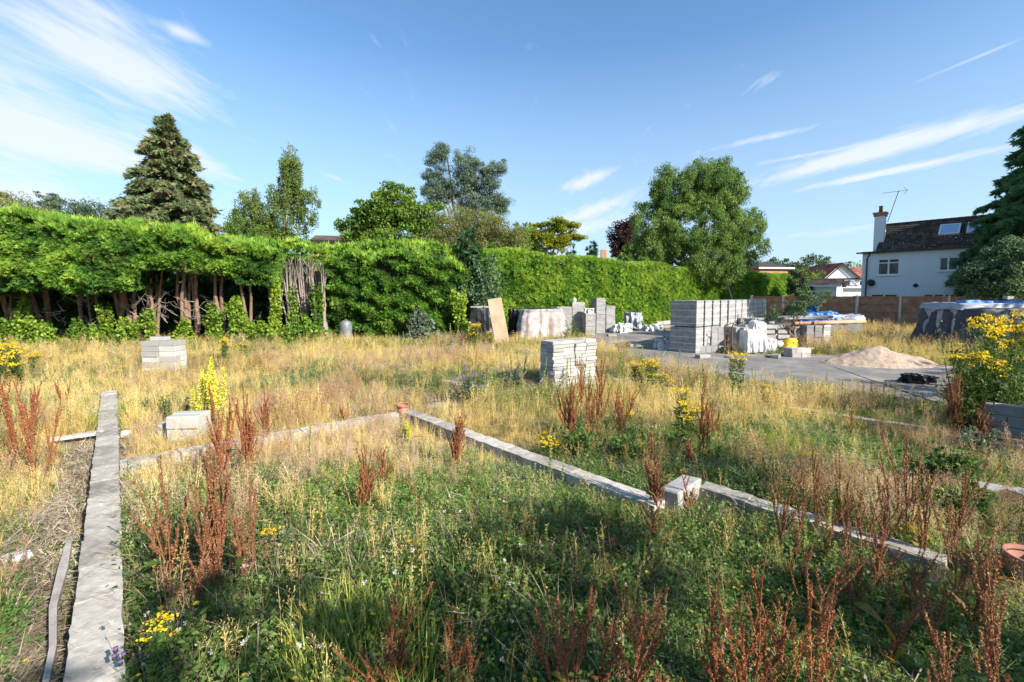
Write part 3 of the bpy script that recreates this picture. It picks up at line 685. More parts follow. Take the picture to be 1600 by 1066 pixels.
def block_stack(name, label, loc, rz, cols, rows, courses, L, W, H, mat, jit=.008, missing=0.0, topcut=None, gap=.003, cat='block stack', group=None, alt=False, profile=None, tilt=0.0, bname='block'):
    """cols along local x, rows along local y; local -y faces the sun"""
    root = empty(name, loc, rz, label, cat, group); ms = block_mesh(bname, L, W, H, mat)
    ox = -(cols*(L+gap))/2; oy = -(rows*(W+gap))/2
    coljit = rng.normal(size=(cols, rows))*jit*1.6
    for c in range(courses):
        for i in range(cols):
            hmax = courses if profile is None else profile[i]
            for j in range(rows):
                if c >= hmax: continue
                edge = i in (0, cols-1) or j in (0, rows-1) or c >= hmax-1
                if not edge: continue
                if missing and rng.random() < missing and c > 0: continue
                o = link(bname, ms[rng.integers(0, len(ms))], root, (ox+(i+.5)*(L+gap)+rng.normal()*jit*.4, oy+(j+.5)*(W+gap)+rng.normal()*jit+coljit[i, j]*(c/courses), (c+.5)*(H+.002)+rng.normal()*.0005), (tilt*rng.normal(), tilt*rng.normal(), rng.normal()*jit*1.2))
    return root

WALLS = []
def foundation(label, p0, p1, width, height, ztop, extra=.16, L=.44, tilt=.003, jit=.002, gapc=.007, drop=None):
    p0 = Vector((p0[0], p0[1], 0)); p1 = Vector((p1[0], p1[1], 0)); d = p1-p0; n = max(1, round(d.length/(L+gapc))); rz = math.atan2(d.y, d.x)
    root = empty('foundation_wall', (p0.x, p0.y, 0), rz, label, 'foundation wall', 'low block foundation walls in the grass'); step = d.length/n
    WALLS.append((p0, p1, width))
    mort = MB()
    for i in range(n):
        me = rough_block(step-gapc, width, height+extra, M['found'], 6, .009)
        dz = rng.normal()*.002
        link('block', me, root, (step*(i+.5), rng.normal()*jit, ztop-(height+extra)/2+dz), (rng.normal()*tilt, rng.normal()*tilt, rng.normal()*.008))
        if i: mort.box((step*i, 0, ztop-(height+extra)/2-.012), (gapc*1.6, width*.94, height+extra-.02))
    if mort.v: mort.build('mortar', M['mortar'], root)
    return root
zt = .12
foundation('long concrete block foundation wall running up the left side from the front edge', A0+(A0-A1).normalized()*1.0, A1, .205, .12, zt)
B0 = gp(186, 722, .13); B1 = gp(620, 645, .13)
WALLS.append((B0, B1, .30))
foundation('pale low foundation wall crossing from the long left wall to the terracotta pot', B0, B1, .17, .13, .13)
C0 = gp(632, 640, .13); C1 = gp(1032, 786, .13)
foundation('middle diagonal foundation wall running from the terracotta pot to the raised corner block', C0, C1, .19, .13, .13)
D0 = gp(1098, 756, .15); D1 = gp(1480, 876, .15)
foundation('diagonal foundation wall running right from the raised corner block into the docks', D0, D1, .17, .15, .15)
foundation('faint low wall beyond the terracotta pot, among green spikes', gp(668, 634, .05), gp(838, 606, .05), .14, .05, .05)
foundation('broken low wall in the grass left of the grey brick stack by the purple flowers', gp(690, 594, .05), gp(800, 612, .05), .12, .05, .05)
foundation('low wall line right of the yellow ragwort, beyond the big docks', gp(1190, 630, .06), gp(1450, 668, .06), .13, .06, .06)
foundation('short low wall edge left of the faint wall, behind the grey brick stack', gp(960, 592, .04), gp(1075, 612, .04), .13, .04, .04)
# raised corner block
cb = gp(1064, 768, .15); o = link('corner_block', block_mesh('corner_block', .44, .16, .27, M['block'], 1, .012, .03)[0], None, (cb.x, cb.y, .07), (0, .02, GRID+.1))
tag(o, 'raised rough concrete block on end where two diagonal foundation walls meet', 'concrete block')

def course_px(x0, x1, Y): return (x1-x0)/FPX*Y
# grey brick stack in the middle
p = gp(890, 607); block_stack('brick_stack', 'tall stack of pale grey concrete bricks standing alone in the middle of the grass', (p.x+.02, p.y+.35, 0), GRID-.12, 4, 2, 13, .29, .215, .071, M['block_pale'], jit=.012, tilt=.004, missing=.0, profile=[13, 13, 13, 13], bname='brick')
OBST.append((p.x, p.y+.35, .55))
# left block stack
p = gp(246, 583); block_stack('block_stack', 'square stack of grey concrete blocks in the straw grass by the hedge trunks', (p.x, p.y+.25, 0), .06, 2, 2, 6, .38, .215, .125, M['block_pale'], jit=.01, tilt=.008, profile=[6, 6])
OBST.append((p.x, p.y+.25, .5))
ms = block_mesh('block', .36, .2, .09, M['block_pale']); q = link('loose_block', ms[0], None, (p.x-.05, p.y+.2, .81), (0, 0, .1)); tag(q, 'single pale block lying on top of the stack by the hedge trunks', 'concrete block')
# low pile in left field
p = gp(284, 690); r_ = block_stack('block_pile', 'low pile of broken concrete blocks beside the tall yellow mullein', (p.x, p.y+.16, 0), .1, 1, 2, 2, .38, .17, .16, M['block_pale'], jit=.02, tilt=.02); OBST.append((p.x, p.y+.15, .33))
q = link('block', rough_block(.2, .19, .17, M['block'], 2, .02), r_, (-.30, .08, .10), (0, .05, .3))
# loose stones and debris
def stone(label, px, py, s, mat='rubble', z=0, cat='stone', flat=.6, rz=None, shape=None):
    p = gp(px, py); bm = bmesh.new(); bmesh.ops.create_icosphere(bm, subdivisions=2, radius=.5)
    sx, sy, sz = shape or (s, s*.75, s*flat)
    for v in bm.verts:
        k = 1+.18*math.sin(v.co.x*9+px)+.15*math.sin(v.co.y*11+py)+rng.normal()*.05
        v.co = Vector((max(-.42, min(.42, v.co.x*k))*sx, max(-.4, min(.4, v.co.y*k))*sy, max(-.4, min(.38, v.co.z*k))*sz))
    me = bpy.data.meshes.new('stone'); bm.to_mesh(me); bm.free(); me.materials.append(M[mat])
    OBST.append((p.x, p.y, s*.7))
    return tag(link('stone', me, None, (p.x, p.y, float(gz(p.x, p.y))+sz*.28), (rng.normal()*.1, rng.normal()*.1, rz if rz is not None else rng.uniform(0, 3))), label, cat)
stone('pale lump of concrete right of the long left wall, beside the low block pile', 198, 683, .17)
stone('white stone lying in the dry litter left of the long wall', 119, 833, .10)
stone('pair-sized pale rubble lump in the shade at the left edge', 22, 880, .22, flat=.5)
stone('grey boulder in the grass left of the split timber stake', 58, 968, .16, 'block', flat=.8)
stone('small white stone near the left edge in dry litter', 65, 800, .07)
stone('flat pale stone in the litter close to the left wall', 128, 720, .13, flat=.3)
stone('white pebble-like stone right of the left wall in the clover', 188, 838, .05)
stone('flat grey stone between the straw field and ivy, near the metal canister', 492, 547, .45, flat=.4)
stone('pale stone in the grass left of the metal-grey mullein leaves', 433, 637, .14, flat=.4)
stone('whitish stone by the broken low wall below the purple flowers', 788, 571, .22, flat=.8)
stone('small grey stone on dry ground in front of the middle wall', 664, 668, .09, flat=.4)
stone('flat concrete lump in litter near the front of the crossing wall', 212, 728, .10, flat=.4)
stone('white stone fragment below the raised corner block', 1166, 842, .06)
stone('small pale stone in bare earth below the low grey wall at right', 1560, 748, .13, flat=.3)
stone('dark lump on the bare earth below the low grey wall at right', 1572, 722, .13, 'black_cloth', flat=.8, cat='lump')
stone('grey stone chip at the right edge on bare earth', 1592, 700, .10, 'block')
# white board, stake
p = gp(122, 692); o = link('white_board', MB().box((0, 0, 0), (.52, .09, .035)).mesh('white_board', M['rubble']), None, (p.x, p.y, .09), (.05, -.06, .42)); OBST.append((p.x, p.y, .33)); tag(o, 'white broken board lying in the grass left of the long wall', 'board')
mb = MB(); s0 = gp(72, 1120); s1 = gp(88, 885, 0)
pts = [(0, 0, 0), (.02, .22, .04), (.0, .45, .07), (.03, .68, .12), (.05, .86, .16)]; wd = [.025, .03, .036, .05, .03]
vs = []
for (x, y, z), w in zip(pts, wd): vs += [(x-w/2, y, z), (x+w/2, y, z), (x+w/2, y, z+.03), (x-w/2, y, z+.03)]
vs += [(.055, .93, .185)]
fs = [(i*4+a, i*4+(a+1) % 4, i*4+4+(a+1) % 4, i*4+4+a) for i in range(4) for a in range(4)]+[(16+a, 16+(a+1) % 4, 20) for a in range(4)]+[(3, 2, 1, 0)]
mb.add(vs, fs); p = gp(66, 1115); o = mb.build('timber_stake', M['wood_old'], None, (p.x, p.y, .02), (0, 0, math.radians(42))); o.scale = (.9, 1.55, 1.1); tag(o, 'split weathered timber stake lying in the dark trench beside the left wall', 'timber')
# right edge: low wall, concrete bits, pot
root = empty('block_wall', gp(1534, 676), math.radians(-46), 'low stepped grey block wall with pale mortar at the right edge', 'wall')
bm_ = block_mesh('block', .43, .1, .135, M['block_dark'])
for c in range(5):
    n0 = {0: 0, 1: 0, 2: 0, 3: 0.9, 4: 1.35}[c]
    for i in range(7):
        x = n0*.44+.22+i*.445-(.222 if c % 2 else 0); hf = (c % 2 and i == 0)
        link('block', bm_[i % 3], root, (x+(.11 if hf else 0), 0, .07+c*.148-.02), (0, 0, rng.normal()*.01), (.5 if hf else 1, 1, 1))
    mo = MB()
    mo.box((n0*.44+1.7, .004, .07+c*.148+.068-.02), (3.2, .085, .012)); mo.build('mortar', M['mortar'], root)
OBST.append((gp(1575, 690).x, gp(1575, 690).y, .7))
for (px, py, sz, rz, lab) in ((1568, 790, (.34, .2, .14), -.6, 'loose grey concrete block on the bare earth at the right edge'), (1598, 800, (.16, .14, .17), .3, 'grey block standing on end at the right edge behind the terracotta pot'), (1562, 752, (.3, .1, .03), -.8, 'flat grey slab fragment lying near the low wall at the right edge')):
    p = gp(px, py); o = link('concrete_block', rough_block(*sz, M['block'], 3, .008), None, (p.x, p.y, sz[2]*.5+.01), (0, 0, rz)); tag(o, lab, 'concrete block')
def pot(label, p, s, rx=0.0):
    r = empty('plant_pot', p, 0, label, 'plant pot'); r.rotation_euler = (rx, rx*.5, 0)
    MB().lathe([(0, 0), (.105*s, 0), (.15*s, .25*s), (.14*s, .25*s), (.098*s, .02*s), (0, .02*s)], 24).build('body', M['terracotta'], r)
    MB().lathe([(.147*s, .235*s), (.166*s, .24*s), (.17*s, .29*s), (.155*s, .295*s), (.143*s, .262*s)], 24).build('rim', M['terracotta'], r)
    MB().lathe([(0, .2*s), (.134*s, .2*s)], 20).build('soil', M['soil'], r); return r
q = gp(1598, 925); pot('terracotta plant pot half cut by the right edge of the view', (q.x+.03, q.y, .0), .82, .05)
q = gp(627, 645, .13); pot('small chipped terracotta pot standing at the corner of two low walls', (q.x, q.y+.05, .09), .55, .1)
# metal canister by hedge
q = gp(541, 538); r = empty('metal_canister', (q.x, q.y, 0), .4, 'dull grey upright metal canister at the foot of the hedge', 'canister')
MB().lathe([(0, 0), (.22, 0), (.23, .05), (.23, .72), (.21, .82), (.12, .9), (0, .92)], 20).build('body', M['grey_metal'], r)
MB().lathe([(.0, .91), (.06, .91), (.06, .96), (0, .97)], 10).build('cap', M['dark_metal'], r)
MB().lathe([(.228, .2), (.24, .21), (.228, .22)], 20).build('band', M['dark_metal'], r)

# ================================================================== sheeted piles by the hedge
def drape(name, L, W, H, mat, parent=None, fold=.06, nfold=9, bot=.02, seed=0, nu=120, nv=26, sag=.05, ragged=.1, taper=.05, corner=5.0, open_from=None, crinkle=.02):
    """a sheet over a box-shaped pile: flat lumpy top, pleated sides"""
    u = np.linspace(0, 2*PI, nu, endpoint=False); r = np.random.default_rng(seed)
    ph = r.uniform(0, 6, 6); V = []
    ct, st = np.cos(u), np.sin(u); sq = (np.abs(ct)**corner+np.abs(st)**corner)**(-1/corner)
    bx, by = ct*sq*L/2, st*sq*W/2
    ripple = np.sin(nfold*u+ph[0]+1.5*np.sin(2*u+ph[3]))+.5*np.sin(nfold*2.3*u+ph[1])+.35*np.sin(nfold*4.1*u+ph[2])
    nt_ = 7
    for j in range(nv):
        s = j/(nv-1)
        if j < nt_:
            q = (j/(nt_-1)); x = bx*q*.985; y = by*q*.985; z = H-sag*(1-q*q)+.03*np.sin(x*7+ph[1])*np.sin(y*6+ph[2])*(1-q*.5)
        else:
            q = (j-nt_+1)/(nv-nt_); zz = H*(1-q)+bot*q
            k = 1+taper*q+fold*ripple*q**.8/max(L, W)*1.6
            rag = ragged*q*(.5+.5*np.sin(3*u+ph[4])+.4*np.sin(11*u+ph[5]))
            x = bx*k; y = by*k; z = zz+rag*H*.6
        z = z+crinkle*fbm(x*1.0, y*1.0+s*3, 5, 3, seed+3); x = x+crinkle*fbm(z*3, u*3, 3, 3, seed+5); y = y+crinkle*fbm(z*3+9, u*3, 3, 3, seed+6)
        V.append(np.stack([x, y, z], 1))
    V = np.concatenate(V)
    i = np.arange(nu)[None, :]; j = np.arange(nv-1)[:, None]; a = (j*nu+i).reshape(-1, 1); b = (j*nu+(i+1) % nu).reshape(-1, 1)
    F = np.concatenate([a, b, b+nu, a+nu], 1)
    return link(name, np_mesh(name, V, F, M[mat], smooth=True), parent)
# black sheeted pallet
q = gp(748, 533); r = empty('sheeted_pile', (q.x+.15, q.y+.5, 0), GRID*.35, 'pile under black plastic sheeting at the hedge, left of the plywood board', 'covered pile')
drape('cover', 1.15, .9, 1.35, 'black_sheet', r, fold=.12, seed=4, ragged=.05, taper=.12, nfold=7)
for k in range(4): link('weight_block', block_mesh('block', .3, .2, .08, M['block'])[0], r, (-.42+.28*k, -.2+.1*(k % 2), 1.37), (0, 0, rng.normal()*.2))
# black bundle
q = gp(802, 530); r = empty('sheeted_pile', (q.x+.12, q.y+.35, 0), .2, 'crumpled black plastic bundle between the plywood board and the clear-wrapped bricks', 'covered pile')
drape('cover', .62, .5, 1.28, 'black_sheet', r, fold=.10, seed=9, ragged=.02, taper=-.18, nfold=5, crinkle=.05)
# plywood
pl = MB(); a = gp(786, 541); root = link('plywood_board', MB().box((0, 0, .92), (.52, .02, 1.84)).mesh('plywood_board', M['ply']), None, (a.x, a.y-.05, 0), (math.radians(-17), math.radians(-9), .1))
tag(root, 'tall bare plywood board leaning against the black sheeted pile', 'board')
# clear sheeted bricks
q = gp(845, 534); r = empty('sheeted_brick_stack', (q.x+.05, q.y+.55, 0), .12, 'stack of pinkish bricks under clear polythene beside the plywood board', 'covered pile')
bms = block_mesh('brick', .215, .1, .065, M['brick_pink'])
for c in range(17):
    for i in range(7):
        for j in (0, 7):
            link('brick', bms[(c+i) % 3], r, (-.68+i*.224+(.05 if c % 2 else 0), -.42+j*.12, .04+c*.0685), (0, 0, rng.normal()*.02))
    for j in range(1, 7):
        for i in (-.73, .79): link('brick', bms[(c+j) % 3], r, (i+(.05 if c % 2 else 0), -.42+j*.12, .04+c*.0685), (0, 0, PI/2+rng.normal()*.02))
for i in range(6):
    for j in range(2, 6, 2): link('brick', bms[i % 3], r, (-.6+i*.24, -.42+j*.12, .04+17*.0685), (0, 0, rng.normal()*.1))
drape('cover', 1.68, 1.16, 1.31, 'poly', r, fold=.22, seed=12, ragged=.10, taper=.02, nfold=6, crinkle=.03)
drape('black_cover', 1.5, .75, 1.33, 'black_sheet', r, fold=.03, seed=21, bot=1.22, ragged=.0, taper=.0, nfold=8)
# loose brickbats at its foot
for k in range(14):
    p = gp(812+k*5.2+rng.normal()*2, 536+rng.normal()*1.5); o = link('loose_brick', bms[k % 3], None, (p.x, p.y, .04), (rng.normal()*.3, rng.normal()*.3, rng.uniform(0, 3))); tag(o, 'pinkish brick lying loose at the foot of the clear-wrapped brick stack', 'brick', 'loose bricks below the wrapped stack')
# block stacks right of it
def stk(px0, px1, pyb, pyt, label, cols=1, rows=2, L=.44, W=.30, mat='block', H=.1, rz=GRID*.3, **kw):
    p = gp((px0+px1)/2, pyb); h = ad(px0, pyt, p.y).z; w = (px1-px0)/FPX*p.y; c = max(1, round(h/(H+.002))); L2 = w/cols*.97
    OBST.append((p.x, p.y+W, .5))
    return block_stack('block_stack', label, (p.x, p.y+rows*W*.5, 0), rz, cols, rows, c, L2, W, H, M[mat], **kw), c
G2 = 'grey block stacks by the hedge'
r, c = stk(868, 893, 524, 481, 'short stack of grey blocks next to the clear-wrapped bricks', cols=1, rows=2, rz=.15, group=G2)
link('brick', bms[0], r, (0, 0, 1.3), (0, 0, .2))
r, c = stk(892, 913, 522, 474, 'grey block stack with a white pot on top, by the hedge', rz=.15, group=G2)
q = Vector(r.location); MB().lathe([(0, 0), (.08, 0), (.085, .14), (.06, .2), (0, .21)], 12).build('white_pot', M['white_paint'], None, (q.x-.12, q.y, c*.102+.002)); tag(bpy.data.objects['white_pot'], 'small white plastic tub on top of a grey block stack by the hedge', 'tub')
r, c = stk(913, 917.5+12, 524, 490, 'lower grey block stack with crumpled bags on top, left of the tallest one', rz=.15, group=G2)
q = Vector(r.location); o = drape('plastic_bag', .42, .4, .2, 'white_bag', None, fold=.08, seed=31, crinkle=.06, taper=-.2); o.location = (q.x, q.y, c*.102); tag(o, 'crumpled white and grey bag resting on the lower block stack by the hedge', 'bag')
r, c = stk(929, 944, 521, 467, 'tallest grey block stack by the hedge', rz=.15, group=G2, rows=3)
r, c = stk(945, 960, 519, 478, 'grey block stack at the right end of the row by the hedge', rz=.15, group=G2)
# orange-brown upright behind weeds
# bulk bags
def bulk_bag(label, px, py, L, W, H, seed, mat='white_bag', rz=0.0, name='bulk_bag', **kw):
    p = gp(px, py); r = empty(name, (p.x, p.y+W*.5, 0), rz, label, 'bag'); OBST.append((p.x, p.y+W*.5, L*.5))
    drape('sack', L, W, H, mat, r, seed=seed, **kw); return r, p
bulk_bag('white and dark bulk bag slumped at the edge of the drive by the hedge', 974, 521, .75, .6, .42, 40, fold=.12, crinkle=.10, taper=.05)
bulk_bag('taller grey bulk bag with weeds growing out of it by the hedge', 992, 516, .85, .8, .92, 41, mat='grey_sheet', fold=.08, crinkle=.07, taper=-.1)
bulk_bag('crumpled white sack on the verge beyond the drive', 1022, 518, .8, .5, .3, 42, fold=.15, crinkle=.09)
r, p = bulk_bag('crumpled white bulk bag lying on the drive left of the tall block pallets', 1050, 547, .78, .5, .36, 43, fold=.16, crinkle=.10, taper=.1)
# kerb by the verge
a = gp(1025, 508); b_ = gp(1062, 504); foundation('low pale kerb at the far edge of the drive by the hedge', a, b_, .2, .2, .2)

# ================================================================== pallets of blocks
ROWD = VB
t0 = gp(1087, 553)                                    # near corner of the first pallet stack
bmT = block_mesh('block', .44, .215, .1025, M['block'], 3, .004, .002)
def pallet(label, corner, rz, W=.44, D=.88, courses=16, gapat=8, mat=None, group='tall banded pallets of grey blocks', lift=0.0, name='block_pallet', nd=4):
    """one pack column: one block long across the sunny side, four blocks deep; white banding strips"""
    r = empty(name, (corner.x, corner.y, lift), rz, label, 'block pallet', group)
    for c in range(courses):
        z = .0515+c*.1035+(.03 if c >= gapat else 0)
        for j in range(nd):
            link('block', bmT[(c*3+j) % 3], r, (W/2+rng.normal()*.002, D/nd*(j+.5), z), (0, 0, rng.normal()*.004), (W/.443, D/nd/.218, 1))
    st = MB()
    for c in range(1, courses, 2):
        z = .1035*c+(.03 if c >= gapat else 0)+.0
        if c % 2: st.box((W/2, D/2, z), (W+.012, D+.012, .012))
    st.build('banding', M['strap'], r)
    OBST.append((corner.x, corner.y+.4, .6))
    return r
ords = ['nearest', 'second', 'third', 'fourth']
step = .56
u0 = ad(1087, 500, t0.y)
# sunny row: pallets stand side by side away along the site grid
for k, (x0, x1) in enumerate(((1087, 1106), (1109, 1126), (1129, 1144), (1146, 1162))):
    c = t0+VB*(.0+k*.58)
    pallet(['tall pallet of grey blocks at the left end, its shaded side towards the lawn', 'second tall pallet of grey blocks from the left end of the row', 'third tall pallet of grey blocks from the left, behind the hand truck', 'fourth tall pallet of grey blocks, its upper pack overhanging the lower'][k], c, GRID, W=.47, D=.9, gapat=8 if k != 3 else 6)
# shaded row going on to the right
for k in range(7):
    c = t0+VB*2.36+Vector((.61, .79, 0))*(k*1.12)
    pallet(['first of the shaded block pallets, touching the sunny row', 'second of the shaded block pallets', 'third of the shaded block pallets', 'fourth shaded block pallet, just left of the dark shrub', 'fifth shaded block pallet, behind the dark shrub', 'sixth shaded block pallet, seen through the dark shrub', 'last shaded block pallet, at the left end of the brown fence'][k], c, math.atan2(.79, .61), W=.98, D=.6, nd=2, group='shaded block pallets behind the shrub')

# stacks in front
def fstack(px0, px1, pyb, pyt, label, mat='block', rz=.25, rows=2, W=.22, H=.1, cols=1, yo=0.0, nm='block_stack', **kw):
    p = gp((px0+px1)/2, pyb); w = (px1-px0)/FPX*p.y; h = max(.1, ad(px0, pyt, p.y).z); c = max(1, round(h/(H+.002))); OBST.append((p.x, p.y+.2, max(w, .4)*.6))
    return block_stack(nm, label, (p.x, p.y+rows*W*.5+yo, 0), rz, cols, rows, c, w/cols*.95, W, H, M[mat], **kw), p, c
(rr, p, c) = fstack(1108, 1131, 549, 508, 'waist-high stack of grey blocks behind the hand truck, left part', 'block', .12, rows=3, H=.2, cols=2)
(rr2, p2, c2) = fstack(1146, 1166, 550, 507, 'waist-high stack of grey blocks right of the hand truck', 'block', .12, rows=3, H=.2, cols=2)
(_, _, _) = fstack(1088, 1130, 551, 539, 'low row of grey blocks at the foot of the tall pallets', 'block', .12, rows=1, W=.22, H=.215, cols=4, yo=-.1)
(_, _, _) = fstack(1160, 1170, 551, 517, 'narrow stack of grey blocks beside the white-wrapped pack', 'block', .12, rows=2, H=.2, cols=1, yo=.05)
(_, _, _) = fstack(1172, 1200, 546, 508, 'blocks stacked behind the white-wrapped packs', 'block', .12, rows=2, H=.2, cols=2, yo=.5)
# hand truck
q = gp(1138, 552); r = empty('hand_truck', (q.x, q.y-.05, 0), .1, 'rusty two-wheeled hand truck standing against the blocks', 'hand truck'); r.rotation_euler = (-.12, 0, .1)
fr = MB()
for sx in (-.13, .13): fr.tube([(sx, 0, .05), (sx, .0, .82), (sx, -.04, .88), (sx-.02*np.sign(sx), -.13, .93)], .02, 6)
for z in (.22, .42, .64): fr.tube([(-.13, 0, z), (.13, 0, z)], .012, 6)
fr.tube([(-.02, .0, .1), (-.02, .0, .64)], .01, 6)
fr.build('frame', M['dark_metal'], r)
MB().box((0, -.1, .04), (.28, .2, .012)).build('toe_plate', M['dark_metal'], r)
for sx in (-.18, .18):
    W_ = MB().lathe([(0, -.025), (.1, -.025), (.11, 0), (.1, .025), (0, .025)], 18, M=Matrix.Rotation(PI/2, 4, 'Y')); W_.build('wheel', M['black_paint'], r, (sx, .06, .11))
    MB().tube([(sx, -.12, .93), (sx, -.2, .95)], .018, 6).build('handle', M['orange_pipe'], r) if False else MB().tube([(sx*.62, -.10, .915), (sx*.62, -.2, .95)], .02, 6).build('handle', M['ply'], r)
# white wrapped packs
p = gp(1182, 553); r = empty('wrapped_pack', (p.x, p.y+.35, 0), .12, 'large white plastic-wrapped pack with a folded top, right of the hand truck', 'wrapped pack', 'white wrapped packs on the drive edge')
drape('wrap', .62, .5, .74, 'white_bag', r, fold=.03, seed=51, taper=-.02, corner=8, crinkle=.02, ragged=.03); OBST.append((p.x, p.y+.3, .45))
MB().box((0, -.27, .42), (.6, .006, .012)).build('seam', M['strap'], r)
p = gp(1206, 553); r = empty('wrapped_pack', (p.x+.03, p.y+.35, 0), .12, 'narrower white plastic-wrapped pack next to the large one', 'wrapped pack', 'white wrapped packs on the drive edge')
drape('wrap', .40, .42, .45, 'white_bag', r, fold=.03, seed=52, taper=.05, corner=8, crinkle=.03, ragged=.03)
p = gp(1204, 552); r = empty('wrapped_pack', (p.x, p.y+.85, 0), .12, 'peaked white wrapped bundle standing behind the narrower pack', 'wrapped pack', 'white wrapped packs on the drive edge')
drape('wrap', .44, .42, .92, 'white_bag', r, fold=.05, seed=53, taper=.25, corner=4, crinkle=.04, ragged=.03, sag=-.08)
# slabs stacked behind
p = gp(1228, 548); r = empty('slab_stack', (p.x, p.y+.75, 0), .12, 'stack of grey kerbs and slabs with gaps, behind the yellow container', 'slab stack')
for c in range(5):
    for k in range(2): link('slab', rough_block(.46, .35, .13, M['block'], 1, .004), r, (-.24+.49*k+rng.normal()*.02, rng.normal()*.03, .07+c*.175), (0, 0, rng.normal()*.04))
    if c < 4:
        for k in range(3): link('batten', MB().box((0, 0, 0), (.06, .3, .035)).mesh('batten', M['wood_old']), r, (-.4+.4*k, 0, .155+c*.175))
# yellow container
p = gp(1238, 552); r = empty('jerrycan', (p.x-.03, p.y+.1, 0), .5, 'bright yellow plastic container lying on its side beside the blocks', 'container')
bm = bmesh.new(); bmesh.ops.create_cube(bm, size=1)
for v in bm.verts: v.co = Vector((v.co.x*.42, v.co.y*.28, v.co.z*.3+.15))
bmesh.ops.bevel(bm, geom=list(bm.edges), offset=.05, segments=3, affect='EDGES'); me = bpy.data.meshes.new('body'); bm.to_mesh(me); bm.free(); me.materials.append(M['yellow']); me.polygons.foreach_set('use_smooth', [True]*len(me.polygons)); link('body', me, r)
MB().tube([(-.1, 0, .3), (-.1, 0, .36), (.1, 0, .36), (.1, 0, .3)], .022, 7).build('handle', M['yellow'], r); MB().lathe([(0, 0), (.035, 0), (.035, .05), (0, .05)], 12, (.16, 0, .295)).build('cap', M['black_paint'], r)
p = gp(1247, 549); r = empty('jerrycan', (p.x-.05, p.y+.35, .0), .2, 'second yellow container standing behind the first, half hidden', 'container')
link('body', me, r, None, None, (1, 1, 1.35))
# small white tub behind
p = gp(1221, 550); MB().lathe([(0, 0), (.12, 0), (.13, .25), (.11, .32), (0, .33)], 14).build('plastic_tub', M['white_paint'], None, (p.x, p.y+.2, 0), (.2, 0, 0)); tag(bpy.data.objects['plastic_tub'], 'white plastic tub tilted between the white pack and the yellow container', 'tub')
# small block pile
p = gp(1251, 559); block_stack('block_pile', 'low pile of small dark-sided blocks on the drive edge by the yellow container', (p.x, p.y+.18, 0), .08, 4, 2, 2, .15, .2, .135, M['block_pale'], jit=.012, group=None); OBST.append((p.x, p.y+.2, .4))
p = gp(1271, 555); bo = block_mesh('brick', .215, .1, .07, M['brick_red']); r = empty('brick_pile', (p.x, p.y+.2, 0), .1, 'few orange-red bricks piled at the right end of the small block pile', 'brick pile')
for c in range(3):
    for k in range(2): link('brick', bo[c % 3], r, (rng.normal()*.02, k*.11, .04+c*.072), (0, 0, rng.normal()*.1))
# packs carrying the pipes
G3 = 'block packs under the clay pipes'
(ra, pa, ca) = fstack(1243, 1262, 546, 508, 'dark-sided block pack under the pipe ends, left of the pipe pile', 'block_dark', .2, rows=3, W=.3, H=.1, group=G3, yo=.3)
(rb, pb, cb_) = fstack(1262, 1291, 547, 509, 'middle block pack carrying the clay pipes', 'block_dark', .2, rows=3, W=.3, H=.1, group=G3, yo=.3, cols=2)
(rc, pc_, cc_) = fstack(1292, 1306, 545, 509, 'sunlit banded block pack at the right end under the clay pipes', 'block_pale', .2, rows=3, W=.3, H=.1, group=G3, yo=.35)
zp = ca*.102+.07
for k, (px, ln) in enumerate(((1240, 2.2), (1248, 2.1), (1254, 2.3), (1270, 2.4), (1276, 2.6))):
    b0 = ad(px, 504.5, pa.y+.15+.05*k); b0.z = zp+.0; d = Vector((.93, .36, 0)).normalized()
    rr_ = []
    n = 16; mbp = MB(); e = b0+d*ln
    # an open pipe with wall thickness
    t = d; a_ = Vector((-d.y, d.x, 0)); up_ = Vector((0, 0, 1)); ro, ri = .062, .05; vs = []
    for (pp, rad) in ((b0, ro), (e, ro), (e, ri), (b0, ri)):
        for j in range(n): th = 2*PI*j/n; vs.append(pp-b0+(a_*math.cos(th)+up_*math.sin(th))*rad)
    fs = [(i*n+j, i*n+(j+1) % n, ((i+1) % 4)*n+(j+1) % n, ((i+1) % 4)*n+j) for i in range(4) for j in range(n)]
    mbp.add(vs, fs, True); o = mbp.build('clay_pipe', M['orange_pipe'], None, b0)
    tag(o, ['leftmost clay pipe on the block packs, its dark end open', 'clay pipe second from the left on the block packs', 'middle clay pipe on the block packs', 'clay pipe second from the right on the block packs', 'rightmost and nearest clay pipe on the block packs'][k], 'pipe', 'clay pipes on the block packs')
for k, (px, py) in enumerate(((1195, 505), (1205, 503))):
    b0 = ad(px, py, pa.y+.9+.3*k); b0.z = 1.0+.05*k; o = MB().tube([(0, 0, 0), (2.6, .5, .0)], .05, 8).build('plastic_pipe', M['grey_metal'], None, b0); tag(o, ['long grey pipe lying across the stacks, in front of the shrub', 'second long grey pipe just behind the first, across the stacks'][k], 'pipe')
(rk, pk, ck) = fstack(1176, 1240, 545, 504, 'wide low stack of blocks behind the wrapped packs supporting grey pipes', 'block', .12, rows=2, H=.2, cols=4, yo=1.1)
